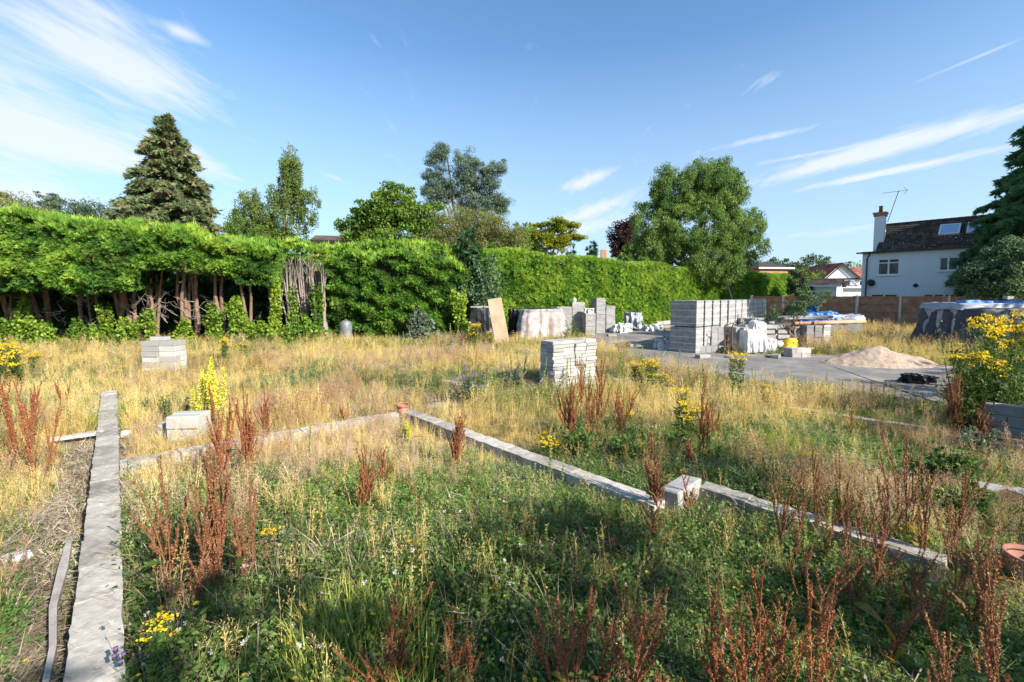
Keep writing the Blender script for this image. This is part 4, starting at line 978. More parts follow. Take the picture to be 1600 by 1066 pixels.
# blue sheeted pile
p = gp(1325, 533); r = empty('sheeted_pile', (p.x, p.y+1.2, 0), -.15, 'low pile under blue and pale sheeting in front of the fence', 'covered pile')
block_pts = drape('cover', 2.4, 1.2, 1.02, 'grey_sheet', r, fold=.07, seed=61, taper=.02, bot=.75, ragged=.1, crinkle=.06)
drape('blue_cover', 1.5, 1.25, 1.10, 'blue_sheet', r, fold=.1, seed=62, taper=.02, bot=.72, ragged=.1, crinkle=.07).location = (-.55, 0, .02)
MB().box((0, 0, .38), (2.1, 1.0, .74)).build('pallet_load', M['block_dark'], r)
drape('loose_fold', .8, .5, .45, 'blue_sheet', r, fold=.12, seed=64, crinkle=.1).location = (-1.0, .1, .95)
p = gp(1287, 530); o = drape('black_bundle', .5, .4, 1.25, 'black_sheet', None, fold=.1, seed=66, crinkle=.07, taper=-.1); o.location = (p.x, p.y+1.6, 0); tag(o, 'dark bundle standing at the left end of the blue sheeted pile', 'bundle')
# big tarpaulined pile at right
p = gp(1500, 556); r = empty('sheeted_pile', (p.x+2.75, p.y+1.4, 0), -.12, 'large pile under dark and pale tarpaulins in front of the fence at the right', 'covered pile')
MB().box((0, 0, .7), (3.6, 1.7, 1.4)).build('pallet_load', M['block_dark'], r)
drape('cover', 3.9, 1.8, 1.50, 'grey_sheet', r, fold=.05, seed=71, taper=.05, ragged=.02, crinkle=.03, nu=200, nfold=12, corner=7)
drape('dark_cover', 4.1, 2.5, 1.49, 'black_cloth', r, fold=.16, seed=72, taper=.15, ragged=.03, crinkle=.035, nu=240, nv=34, nfold=14, corner=7).location = (.13, -.20, -.03)
drape('top_cover', 4.1, 2.1, .22, 'grey_sheet', r, fold=.03, seed=74, ragged=.0, crinkle=.04, bot=.0, corner=6).location = (.1, .05, 1.38)
o = drape('blue_cover', 2.6, .5, .30, 'blue_sheet', r, fold=.05, seed=73, ragged=.0, crinkle=.04, bot=.0); o.location = (.4, .6, 1.38)
link('weight_block', rough_block(.3, .14, .1, M['block'], 1, .01), r, (.35, .25, 1.78), (0, 0, .3))
for k in range(5): link('weight_block', rough_block(.2, .12, .07, M['brick_pink'] if k % 2 else M['block'], 1, .01), r, (-1.5+.5*k, -.75, 1.53), (0, 0, rng.normal()))
for k, (px, py, ln, rz, lab) in enumerate(((1218, 556, 1.3, .5, 'short weathered plank lying on the ground in front of the white packs'), (1285, 549, 1.6, -.2, 'plank lying at the foot of the pipe stack'), (1140, 558, .7, 1.0, 'broken batten on the drive in front of the hand truck'))):
    p = gp(px, py); tag(link('timber_plank', MB().box((0, 0, 0), (ln, .11, .03)).mesh('timber_plank', M['wood_old']), None, (p.x, p.y, .04), (0, .01, rz)), lab, 'plank')
for k, (px, py, rz, lab) in enumerate(((1098, 560, .4, 'loose grey block on the drive by the low block row'), (1300, 552, 1.1, 'loose grey block by the grass right of the pipe stack'), (956, 526, .2, 'loose block lying in front of the right end of the block row by the hedge'), (1212, 560, .9, 'loose block on the drive below the narrower white pack'))):
    p = gp(px, py); tag(link('concrete_block', rough_block(.4, .2, .1, M['block'], 2, .006), None, (p.x, p.y, .065), (0, 0, rz)), lab, 'concrete block')
# grit heap
p0 = gp(1412, 576); nx, ny = 90, 44
X, Y = np.meshgrid(np.linspace(-1.6, 1.75, nx), np.linspace(-.9, 1.0, ny)); ang = 0.0
rr = np.sqrt(((X-.0)/(1.5+.1*np.sin(3*Y)))**2+(Y/.85)**2)
Z = .43*np.clip(1-rr, 0, 1)**.8*(1+.25*np.exp(-((X+.35)/.5)**2))+.07*fbm(X, Y, 3.2, 5, 77)*np.clip(1.15-rr, 0, 1)+.016*fbm(X, Y, 24, 2, 78)*(rr < 1.02)-.03*(rr > 1.0)
V = np.stack([X, Y, Z], -1).reshape(-1, 3); i = np.arange(nx-1)[None, :]; j = np.arange(ny-1)[:, None]; b = (j*nx+i).reshape(-1, 1)
o = link('gravel_heap', np_mesh('gravel_heap', V, np.concatenate([b, b+1, b+nx+1, b+nx], 1), M['heap'], smooth=True), None, (p0.x, p0.y+.75, 0)); tag(o, 'low heap of pinkish grit on the far edge of the drive', 'gravel heap')
HEAP = (p0.x, p0.y+.75)
# black bag on drive
p = gp(1447, 602); o = drape('black_bag', .62, .34, .17, 'black_sheet', None, fold=.10, seed=81, crinkle=.05, taper=-.1, ragged=.1, nu=90, nv=18, corner=2.6); o.location = (p.x, p.y+.16, .015); tag(o, 'crumpled black plastic bag lying on the near edge of the drive', 'bag')
for t_ in ((1440, 604), (1425, 600)):
    pass
# leaning pole behind pallets
p = ad(1145, 472, 19.5); q = ad(1137, 444, 19.8); MB().tube([(p.x, p.y, 0), p, q], .03, 6).build('pole', M['wood_old']); tag(bpy.data.objects['pole'], 'thin grey pole leaning up behind the tall block pallets against the hedge', 'pole')

# ================================================================== fence
def fence_pt(u): Y = 49/(1+1.135*u); return Vector((u*Y, Y, 0))
us = [.52]; root = empty('fence', fence_pt(.52), 0, 'brown featheredge fence with pale concrete posts in front of the white house', 'fence')
P0 = fence_pt(.672); FD = (fence_pt(.956)-P0).normalized(); NF = Vector((FD.y, -FD.x, 0)) if False else Vector((-FD.y*-1, FD.x*-1, 0))
frz = math.atan2(FD.y, FD.x); BAY = 1.93
root.location = P0; root.rotation_euler = (0, 0, frz)
for k in range(-2, 8):
    MB().box((k*BAY, 0, .925), (.10, .10, 1.85)).build('fence_post', M['fence_post'], root)
    if k == 7: break
    bd = MB(); x = k*BAY+.055; n = 17; w = (BAY-.11)/n
    for i in range(n):
        x0 = x+i*w; bd.add([(x0, .012, .15), (x0+w*1.08, -.004, .15), (x0+w*1.08, -.016, .15), (x0, .004, .15), (x0, .012, 1.78), (x0+w*1.08, -.004, 1.78), (x0+w*1.08, -.016, 1.78), (x0, .004, 1.78)], [(0, 1, 2, 3), (7, 6, 5, 4), (0, 4, 5, 1), (1, 5, 6, 2), (2, 6, 7, 3), (3, 7, 4, 0)])
    o = bd.build('boards', M['fence_wood'], root); o['kind'] = 'stuff'
    for z in (.35, .95, 1.4): MB().box((k*BAY+BAY/2, -.035, z), (BAY-.11, .035, .035)).build('rail', M['fence_wood'], root)
    MB().box((k*BAY+BAY/2, -.01, 1.80), (BAY-.11, .06, .03)).build('cap_rail', M['fence_wood'], root)
    MB().box((k*BAY+BAY/2, 0, .07), (BAY-.10, .05, .15)).build('gravel_board', M['fence_post'], root)

# ================================================================== houses
def wall_mesh(w, h, t, ops):
    """front wall in the local xz plane (outer face at y=0, thickness inwards), rectangular openings (x0,x1,z0,z1)"""
    xs = sorted({0, w}|{v for o_ in ops for v in o_[:2]}); zs = sorted({0, h}|{v for o_ in ops for v in o_[2:]}); mb = MB()
    inside = lambda x, z: any(o_[0] < x < o_[1] and o_[2] < z < o_[3] for o_ in ops)
    gx = [(a_, b_) for a_, b_ in zip(xs, xs[1:])]; gzz = [(a_, b_) for a_, b_ in zip(zs, zs[1:])]
    for a_, b_ in gx:
        for c_, d_ in gzz:
            if inside((a_+b_)/2, (c_+d_)/2): continue
            mb.add([(a_, 0, c_), (b_, 0, c_), (b_, 0, d_), (a_, 0, d_)], [(0, 1, 2, 3)]); mb.add([(a_, t, c_), (b_, t, c_), (b_, t, d_), (a_, t, d_)], [(3, 2, 1, 0)])
    for x0, x1, z0, z1 in ops:
        mb.add([(x0, 0, z0), (x1, 0, z0), (x1, t, z0), (x0, t, z0)], [(0, 1, 2, 3)]); mb.add([(x0, 0, z1), (x1, 0, z1), (x1, t, z1), (x0, t, z1)], [(3, 2, 1, 0)])
        mb.add([(x0, 0, z0), (x0, t, z0), (x0, t, z1), (x0, 0, z1)], [(0, 1, 2, 3)]); mb.add([(x1, 0, z0), (x1, t, z0), (x1, t, z1), (x1, 0, z1)], [(3, 2, 1, 0)])
    mb.add([(0, 0, 0), (0, t, 0), (0, t, h), (0, 0, h)], [(0, 1, 2, 3)]); mb.add([(w, 0, 0), (w, t, 0), (w, t, h), (w, 0, h)], [(3, 2, 1, 0)]); mb.add([(0, 0, h), (w, 0, h), (w, t, h), (0, t, h)], [(0, 1, 2, 3)])
    return mb
def window(root, x0, x1, z0, z1, lights, transom=None, curtain='side', fr=.085, y=.07, sill=True):
    """lights: number of vertical divisions; transom: height fraction of the top lights"""
    F_ = MB(); w = x1-x0; h = z1-z0
    F_.box((x0+w/2, y, z0+fr/2), (w-.004, .06, fr)); F_.box((x0+w/2, y, z1-fr/2), (w-.004, .06, fr))
    F_.box((x0+fr/2, y, z0+h/2), (fr, .06, h-2*fr)); F_.box((x1-fr/2, y, z0+h/2), (fr, .06, h-2*fr))
    for i in range(1, lights): F_.box((x0+w*i/lights, y, z0+h/2), (fr*1.2, .062, h-2*fr))
    if transom: F_.box((x0+w/2, y, z0+h*transom), (w-2*fr, .064, fr*.9))
    f = F_.build('window', M['white_paint'], root)
    MB().box((x0+w/2, y+.01, z0+h/2), (w-fr, .008, h-fr)).build('pane', M['glass'], f)
    if sill: MB().box((x0+w/2, -.03, z0-.04), (w+.14, .12, .06)).build('sill', M['white_paint'], f)
    if curtain == 'side':
        c = MB()
        for s_, xx in ((1, x0+.04), (-1, x1-.04)):
            top_ = z0+h*(transom or 1)-.03; n = 8
            vs = []
            for i in range(n+1):
                t = i/n; vs += [(xx, y+.1+.03*math.sin(i*2), top_-(top_-z0)*t), (xx+s_*w*(.30*(1-t)**1.2+.06), y+.1+.03*math.cos(i*2), top_-(top_-z0)*t)]
            c.add(vs, [(2*i, 2*i+1, 2*i+3, 2*i+2) for i in range(n)], True)
        c.build('curtain', M['curtain'], f)
    elif curtain == 'blind': 
        MB().box((x0+w/2, y+.10, z0+h*.62), (w-.1, .02, h*.72)).build('blind', M['curtain'], f)
    return f
def tiled_slope(root, p0, dx, dup, length, height, mat, tw=.3, th=.28, name='roof', far=False):
    """roof slope of overlapping tiles: p0 lower left corner, dx unit along, dup unit up the slope"""
    nrm = dx.cross(dup).normalized(); V = []; F = []; T = []; o = 0
    if nrm.z < 0: nrm = -nrm
    nr = max(2, int(height/th)); ncl = max(2, int(length/tw)); th = height/nr; tw = length/ncl
    for r_ in range(nr):
        for c_ in range(ncl):
            x0 = c_*tw+.006; x1 = (c_+1)*tw-.006; lift = rng.normal()*.004
            a_ = p0+dx*x0+dup*(r_*th)+nrm*(.045+lift); b_ = p0+dx*x1+dup*(r_*th)+nrm*(.045+lift); c2 = p0+dx*x1+dup*((r_+1)*th+.03)+nrm*.012; d2 = p0+dx*x0+dup*((r_+1)*th+.03)+nrm*.012
            e_ = a_-nrm*.03; f_ = b_-nrm*.03
            V += [a_, b_, c2, d2, e_, f_]; F += [(o, o+1, o+2, o+3), (o+4, o+5, o+1, o)]; T += [rng.random()]*6; o += 6
    ob = link(name, np_mesh(name, V, F, M[mat], T), root); 
    return ob
# --- white house
HX0 = ad(1348, 397, 35.0); HY = 35.0; hz = HX0.z
dirF = Vector((FD.x, FD.y, 0)); hrz = frz
root = empty('white_house', (HX0.x, HX0.y, 0), hrz, 'white painted brick house with dark tiled roof and chimney behind the brown fence', 'house')
Rm = Matrix.Rotation(-hrz, 4, 'Z')
def house_xz(px, py):
    """facade coordinates seen at (px,py)"""
    r_ = ray(px, py); n_ = Vector((-FD.y, FD.x, 0)); o_ = Vector((0, 0, EYE)); t = ((Vector((HX0.x, HX0.y, 0))-o_).dot(n_))/Vector(r_).dot(n_)
    pnt = o_+Vector(r_)*t; return (pnt-Vector((HX0.x, HX0.y, 0))).dot(FD), pnt.z
def rect(px0, px1, py0, py1):
    a_ = house_xz(px0, (py0+py1)/2)[0]; b_ = house_xz(px1, (py0+py1)/2)[0]; xm = (px0+px1)/2
    return a_, b_, house_xz(xm, py1)[1], house_xz(xm, py0)[1]
W1 = rect(1371, 1406, 404, 430); W2 = rect(1467, 1512, 401, 423)
gz1 = W1[2]-1.25
G1 = list(rect(1360, 1403, 459, 475)); G2_ = list(rect(1442, 1510, 459, 475))
for g in (G1, G2_): g[2] = .75
top = 2.25
G1[3] = max(G1[3], 1.95); G2_[3] = G1[3]
WH = hz; WL_ = 13.0
ops = [W1, W2, tuple(G1), tuple(G2_), (9.2, 11.2, W2[2], W2[3])]
wall_mesh(WL_, WH, .3, ops).build('wall', M['whitewall'], root)
side = MB(); D_ = 6.4
side.box((.15, .3+(D_-.3)/2, WH/2), (.3, D_-.3, WH)); side.box((WL_-.15, .3+(D_-.3)/2, WH/2), (.3, D_-.3, WH)); side.box((WL_/2, D_+.15, WH/2), (WL_, .3, WH)); side.build('side_wall', M['whitewall'], root)
MB().box((WL_/2, 1.6, WH/2), (WL_-.7, .1, WH-.4)).build('partition', M['room'], root)
MB().box((WL_/2, 1.1, (W1[2]-.6)), (WL_-.7, 1.4, .12)).build('upper_floor', M['room'], root)
window(root, *W1, 2, .74); window(root, *W2, 3, None, 'blind'); window(root, *G1, 2, None, None); window(root, *G2_, 4, None, None); window(root, 9.2, 11.2, W2[2], W2[3], 3, None, 'blind')
# eaves, gutter, roof
MB().box((WL_/2-.1, -.12, WH+.06), (WL_+.5, .36, .10)).build('gutter', M['black_paint'], root)
MB().tube([(.42, -.05, WH), (.42, -.07, WH-.12), (.30, -.07, WH-.35), (.30, -.07, .1)], .045, 8).build('downpipe', M['black_paint'], root)
ridge_h = ad(1400, 352, 36.5).z; rs = 3.1; x_r = .75
up1 = Vector((0, rs, ridge_h-WH-.1)); su = up1.length; up1.normalize()
tiled_slope(root, Vector((x_r, .02, WH+.1)), Vector((1, 0, 0)), up1, WL_-x_r+.2, su, 'tile')['kind'] = 'stuff'
up2 = Vector((0, -rs, ridge_h-WH-.1)).normalized(); ob = tiled_slope(root, Vector((x_r, 2*rs-.02, WH+.1)), Vector((1, 0, 0)), up2, WL_-x_r+.2, su, 'tile'); ob['kind'] = 'stuff'
gb = MB(); gb.add([(x_r+.06, .1, WH+.06), (x_r+.06, 2*rs-.1, WH+.06), (x_r+.06, rs, ridge_h-.12), (x_r+.3, .1, WH+.06), (x_r+.3, 2*rs-.1, WH+.06), (x_r+.3, rs, ridge_h-.12)], [(0, 2, 1), (3, 4, 5), (0, 3, 5, 2), (1, 2, 5, 4)]); gb.build('gable', M['whitewall'], root)
rt = MB()
for k in range(34): rt.box((x_r+.15+k*.37, rs, ridge_h+.04), (.35, .22, .11))
rt.build('ridge_tiles', M['tile_red'] if False else M['dark_metal'], root)['kind'] = 'stuff'
MB().box((.35, 1.6, WH+.08), (.9, 3.2, .14)).build('flat_roof', M['black_paint'], root)
# chimney
cx_, cy_ = x_r-.02, 1.35; czt = ad(1381, 341, 36.0).z; ch = MB().box((cx_, cy_, (WH-.2+czt)/2), (.62, .62, czt-WH+.2)).build('chimney', M['whitewall'], root)
MB().box((cx_, cy_, czt+.09), (.74, .74, .18)).build('chimney_cap', M['brick_red'], ch)
MB().box((cx_, cy_, czt+.24), (.84, .84, .12)).build('chimney_cornice', M['brick_red'], ch)
MB().lathe([(.0, 0), (.13, 0), (.11, .42), (.14, .44), (.14, .5), (.09, .5), (.09, .1)], 12, (cx_, cy_, czt+.3)).build('chimney_pot', M['terracotta'], ch)
# aerial
ae = MB(); ax, ay = cx_+.42, cy_+.1; tp = (ax+.55, ay+.2, czt+1.85)
ae.tube([(ax, ay, czt-.45), tp], .022, 6); bz = tp[2]-.05; ae.tube([(tp[0]-1.0, tp[1], bz+.02), (tp[0]+.55, tp[1], bz)], .014, 5)
for k in range(9): xx = tp[0]-.95+k*.13; ae.tube([(xx, tp[1]-.16, bz), (xx, tp[1]+.16, bz)], .008, 4)
for s_ in (-1, 1): ae.tube([(tp[0]+.5, tp[1], bz), (tp[0]+.28, tp[1], bz+.25*s_)], .012, 4)
ae.build('aerial', M['dark_metal'], root)
# skylights in the slope
def on_slope(x, s): return Vector((x, .02, WH+.1))+up1*s
for (px0, px1, py0, py1) in ((1455, 1488, 355, 372), (1497, 1530, 352, 369)):
    sx0 = house_xz(px0, 363)[0]*1.055; sx1 = house_xz(px1, 363)[0]*1.055; s0_, s1_ = su*.44, su*.76
    nr_ = Vector((1, 0, 0)).cross(up1); Mx = Matrix.Translation(on_slope((sx0+sx1)/2, (s0_+s1_)/2)+nr_*.08) @ Matrix(((1, 0, 0, 0), (0, up1.y, nr_.y, 0), (0, up1.z, nr_.z, 0), (0, 0, 0, 1)))
    w_, h_ = (sx1-sx0)*.88, (s1_-s0_); f = MB()
    for sgn in (-1, 1): f.box((0, sgn*h_/2, 0), (w_+.1, .1, .12), M=Mx); f.box((sgn*w_/2, 0, 0), (.1, h_-.1, .12), M=Mx)
    f = f.build('skylight', M['white_paint'], root); MB().box((0, 0, .01), (w_-.09, h_-.09, .05), M=Mx).build('pane', M['skyglass'], f)
# dish, lamp
dx_, dz_ = house_xz(1363, 442); dsh = MB().lathe([(0, .10), (.12, .08), (.22, .03), (.27, -.02)], 18, M=Matrix.Rotation(math.radians(70), 4, 'X') @ Matrix.Rotation(.5, 4, 'Y')); ds = dsh.build('satellite_dish', M['grey_metal'] if False else M['black_paint'], root, (dx_, -.35, dz_)); MB().tube([(0, .35, -.1), (0, .1, -.05), (0, 0, 0)], .02, 5).build('bracket', M['dark_metal'], ds)
MB().tube([(0, 0, 0), (.22, -.12, -.12)], .015, 5).build('receiver_arm', M['dark_metal'], ds)
dx_, dz_ = house_xz(1431, 446); MB().lathe([(0, 0), (.12, .0), (.14, .1), (0, .12)], 10, M=Matrix.Rotation(PI/2, 4, 'X')).build('wall_light', M['black_paint'], root, (dx_, 0, dz_))

# --- far houses
def gable_house(label, name, px, Y, w, d, h, rh, rz, wallm, roofm, ops=(), gable_front=False, beams=False, hip=False, group=None, tw=.5):
    p = ad(px, 460, Y); r = empty(name, (p.x, p.y, 0), rz, label, 'house', group)
    wall_mesh(w, h, .25, [o_[:4] for o_ in ops]).build('wall', M[wallm], r)
    s = MB(); s.box((.125, .25+(d-.25)/2, h/2), (.25, d-.25, h)); s.box((w-.125, .25+(d-.25)/2, h/2), (.25, d-.25, h)); s.box((w/2, d+.12, h/2), (w, .24, h)); s.build('side_wall', M[wallm], r)
    MB().box((w/2, d*.4, h/2), (w-.6, .1, h-.2)).build('partition', M['room'], r)
    for o_ in ops: window(r, *o_[:4], o_[4], o_[5] if len(o_) > 5 else None, None)
    if gable_front:
        u_ = Vector((w/2, 0, rh)); L_ = u_.length+.3; u_.normalize()
        tiled_slope(r, Vector((-.2, -.35, h-.2)), Vector((0, 1, 0)), u_, d+.6, L_, roofm, tw)['kind'] = 'stuff'
        v_ = Vector((-w/2, 0, rh)).normalized(); tiled_slope(r, Vector((w+.2, -.35, h-.2)), Vector((0, 1, 0)), v_, d+.6, L_, roofm, tw)['kind'] = 'stuff'
        g = MB(); g.add([(0, 0, h), (w, 0, h), (w/2, 0, h+rh), (0, .25, h), (w, .25, h), (w/2, .25, h+rh), (0, d, h), (w, d, h), (w/2, d, h+rh)], [(0, 1, 2), (5, 4, 3), (6, 8, 7)]); g.build('gable', M[wallm], r)
        bg = MB()
        for sg, x0 in ((1, -.25), (-1, w+.25)): bg.add([(x0, -.38, h-.35), (x0+sg*(w/2+.25), -.38, h+rh-.02), (x0+sg*(w/2+.25), -.38, h+rh-.25), (x0, -.38, h-.55), (x0, -.33, h-.35), (x0+sg*(w/2+.25), -.33, h+rh-.02), (x0+sg*(w/2+.25), -.33, h+rh-.25), (x0, -.33, h-.55)], [(0, 1, 2, 3), (7, 6, 5, 4), (0, 4, 5, 1), (3, 2, 6, 7), (0, 3, 7, 4)])
        bg.build('bargeboard', M['black_paint'] if beams else M['white_paint'], r)
        if beams: MB().box((w/2, -.03, h+.0), (w, .05, .16)).box((w/2, -.03, h*.55), (w, .05, .14)).build('beam', M['black_paint'], r)
    else:
        L_ = math.hypot(d/2, rh)+.2; hi = min(w*.35, d*.5) if hip else 0
        if hip:
            mb = MB(); mb.add([(-.4, -.4, h), (w+.4, -.4, h), (w+.4, d+.4, h), (-.4, d+.4, h), (hi, d/2, h+rh), (w-hi, d/2, h+rh)], [(0, 1, 5, 4), (1, 2, 5), (2, 3, 4, 5), (3, 0, 4), (3, 2, 1, 0)]); mb.build('roof', M[roofm], r)
        else:
            u_ = Vector((0, d/2, rh)).normalized(); tiled_slope(r, Vector((-.3, -.2, h-.1)), Vector((1, 0, 0)), u_, w+.6, L_, roofm, tw)['kind'] = 'stuff'
            v_ = Vector((0, -d/2, rh)).normalized(); tiled_slope(r, Vector((-.3, d+.2, h-.1)), Vector((1, 0, 0)), v_, w+.6, L_, roofm, tw)['kind'] = 'stuff'
            g = MB()
            for xx in (.05, w-.05): g.add([(xx, 0, h), (xx, d, h), (xx, d/2, h+rh)], [(0, 1, 2)])
            g.build('gable', M[wallm], r)
        MB().box((w/2, -.32, h+.0), (w+.8, .12, .2)).build('fascia', M['black_paint' if name == 'hidden_house' else 'white_paint'], r)
    return r
M['brownwall'] = M['brick_red']
# --- positions: Y along the view, px the left end
gable_house('brick bungalow with dark hipped roof beyond the right end of the hedge', 'brick_house', 1186, 62, 4.6, 5, ad(1250, 419, 62).z, 1.0, .15, 'brick_red', 'tile', hip=True)
gable_house('white gabled house with black timbering and red tiled roof, left of the white house', 'timbered_house', 1284, 58, 4.3, 8, ad(1300, 436, 58).z, 2.0, -.15, 'whitewall', 'tile_red', [(.5, 3.3, ad(1300, 447, 58).z, ad(1300, 437.5, 58).z, 4), (.8, 3.2, .6, 1.9, 4)], gable_front=True, beams=True)
gable_house('long white wing with red tiled roof joining the timbered house', 'white_wing', 1318, 62, 7, 7, ad(1330, 438, 62).z, 1.9, -.2, 'whitewall', 'tile_red', [(1.0, 3.6, ad(1330, 447, 62).z, ad(1330, 439, 62).z, 3)])
gable_house('grey flat-fronted extension with dark parapet between timbered and white houses', 'house_extension', 1313, 50, 4.0, 4, ad(1330, 449, 50).z, .25, -.15, 'whitewall', 'black_paint', [(1.2, 3.4, .6, 1.9, 2)], hip=True)
gable_house('small white garage with brown roof beyond the fence end', 'garage', 1250, 44, 2.9, 3.4, ad(1270, 450, 44).z+.15, .75, -.75, 'white_paint', 'tile', [], gable_front=False)
gable_house('red-roofed house mostly hidden behind the hedge between birch and walnut', 'hidden_house', 488, 48, 3.6, 5, ad(510, 372, 48).z-.3, .9, .1, 'brick_red', 'tile', [])
p = ad(943, 400, 60); r = empty('far_chimney_house', (p.x-2, p.y, 0), 0, 'far house whose red brick chimney just shows above the hedge', 'house'); MB().box((0, 0, 2.5), (6, 5, 5)).build('wall', M['brick_red'], r); mb = MB().add([(-3.2, -2.7, 5.02), (3.2, -2.7, 5.02), (3.2, 2.7, 5.02), (-3.2, 2.7, 5.02), (-2, 0, 6.4), (2, 0, 6.4)], [(0, 1, 5, 4), (1, 2, 5), (2, 3, 4, 5), (3, 0, 4)]); rf = mb.build('roof', M['tile'], r); MB().box((2, 0, (6+ad(943, 393, 60).z)/2), (.7, .5, ad(943, 393, 60).z-5.6)).build('chimney', M['brick_red'], rf)

# ================================================================== hedges
def hedge(label, path, depth, dens, mat='cypress', size=.16, lump=.22, tint0=.42, topt=.3, name='hedge', core=True, hang=0.0, tips=1.0, both=False, skip_core_bottom=0.0, noise_s=.9, seed=0, k=5, ends=True, group=None):
    """path: list of (x, y, zbottom, ztop) along the front face, left to right as seen; the mass lies behind it"""
    P = np.array([p[:2] for p in path]); zb = np.array([p[2] for p in path]); zt_ = np.array([p[3] for p in path])
    sl = np.linalg.norm(np.diff(P, axis=0), axis=1); cs = np.concatenate([[0], np.cumsum(sl)]); L = cs[-1]
    root = empty(name, (P[0, 0], P[0, 1], 0), 0, label, name if name != 'hedge' else 'hedge', group); org = np.array([P[0, 0], P[0, 1], 0])
    def at(s):
        x = np.interp(s, cs, P[:, 0]); y = np.interp(s, cs, P[:, 1]); i = np.clip(np.searchsorted(cs, s)-1, 0, len(sl)-1); d = (P[1:]-P[:-1])[i]/sl[i][:, None]
        return x, y, np.interp(s, cs, zb), np.interp(s, cs, zt_), np.stack([d[:, 1], -d[:, 0]], 1)
    n = int(dens*L*float(np.mean(zt_-zb))); s = rng.uniform(0, L, n); x, y, b, t, N = at(s); q = rng.random(n)
    top_l = .15*fbm(s, s*0, 1.4, 3, seed+2)+.13*tips*fbm(s, s*0+2, 7, 2, seed+3); bl = .25*fbm(s, s*0+5, 1.9, 3, seed+4)*(hang > 0)
    z = b+bl+(t-b+top_l-bl)*q
    dis = lump*(.7*fbm(s, z*1.3, noise_s*1.3, 3, seed)+.75*fbm(s, z*1.5, noise_s*6.5, 3, seed+12))+.08*lump*rng.normal(size=n); dis = dis-lump*.55*np.clip((q-.86)/.14, 0, 1)**2-hang*np.clip((.12-q)/.12, 0, 1)**2*.6
    p = np.stack([x+N[:, 0]*dis, y+N[:, 1]*dis, z], 1)
    D = np.stack([N[:, 0]*.9, N[:, 1]*.9, np.full(n, .15)+.8*(q > .9)-.5*(q < .1)*(hang > 0)], 1)+rng.normal(size=(n, 3))*.55
    T = tint0+.22*fbm(s*2.3, z*2.3, 1.2, 3, seed+9)+.30*(dis/lump)+topt*np.clip((q-.72)/.28, 0, 1)+rng.normal(size=n)*.10  # sprays set back in hollows are tinted darker, painting shaded gaps
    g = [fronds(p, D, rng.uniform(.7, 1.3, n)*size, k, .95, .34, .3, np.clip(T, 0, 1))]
    # top with upright tips
    n2 = int(dens*.8*L*depth*.9); s = rng.uniform(0, L, n2); x, y, b, t, N = at(s); w = rng.random(n2)**1.2; tl = .15*fbm(s, s*0, 1.4, 3, seed+2)+.13*tips*fbm(s, s*0+2, 7, 2, seed+3)*np.exp(-w*depth)+.16*tips*fbm(s, w*depth*1.5, 3, 3, seed+6)-.16*np.exp(-w*depth/.2)
    p = np.stack([x-N[:, 0]*w*depth, y-N[:, 1]*w*depth, t+tl+tips*.16*rng.random(n2)**2], 1); D = np.stack([N[:, 0]*.25, N[:, 1]*.25, np.ones(n2)], 1)+rng.normal(size=(n2, 3))*.4
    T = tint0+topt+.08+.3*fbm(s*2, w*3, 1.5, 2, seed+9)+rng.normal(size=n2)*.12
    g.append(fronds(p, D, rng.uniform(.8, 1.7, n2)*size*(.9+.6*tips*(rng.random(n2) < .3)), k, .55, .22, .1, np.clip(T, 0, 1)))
    if ends:
        for e, sg in ((0, -1), (L, 1)):
            n3 = int(dens*depth*float(zt_[0 if e == 0 else -1]-zb[0 if e == 0 else -1])); x, y, b, t, N = at(np.full(n3, max(0.01, min(L-.01, e)))); q = rng.random(n3); w = rng.random(n3)*depth; tx = np.stack([-N[:, 1], N[:, 0]], 1)*sg
            z = b+(t-b)*q; dis = lump*fbm(w, z, noise_s*1.6, 4, seed+1)
            p = np.stack([x-N[:, 0]*w+tx[:, 0]*dis, y-N[:, 1]*w+tx[:, 1]*dis, z], 1); D = np.stack([tx[:, 0], tx[:, 1], np.full(n3, .2)], 1)+rng.normal(size=(n3, 3))*.5
            g.append(fronds(p, D, rng.uniform(.7, 1.3, n3)*size, k, .8, .24, .3, np.clip(tint0+rng.normal(size=n3)*.15, 0, 1)))
    if hang > 0:   # ragged underside
        n4 = int(dens*L*depth*.6); s = rng.uniform(0, L, n4); x, y, b, t, N = at(s); w = rng.random(n4)*depth; bl = .25*fbm(s, s*0+5, 1.9, 3, seed+4)
        p = np.stack([x-N[:, 0]*w, y-N[:, 1]*w, b+bl+.15*rng.random(n4)+w*.1], 1); D = np.stack([N[:, 0]*.6, N[:, 1]*.6, -np.ones(n4)*.5], 1)+rng.normal(size=(n4, 3))*.4
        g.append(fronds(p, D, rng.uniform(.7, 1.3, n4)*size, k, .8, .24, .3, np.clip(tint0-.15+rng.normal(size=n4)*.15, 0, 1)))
    V, F, T = merge(*g); link('foliage', np_mesh('foliage', V-org, F, M[mat], T), root); print(name, len(F))
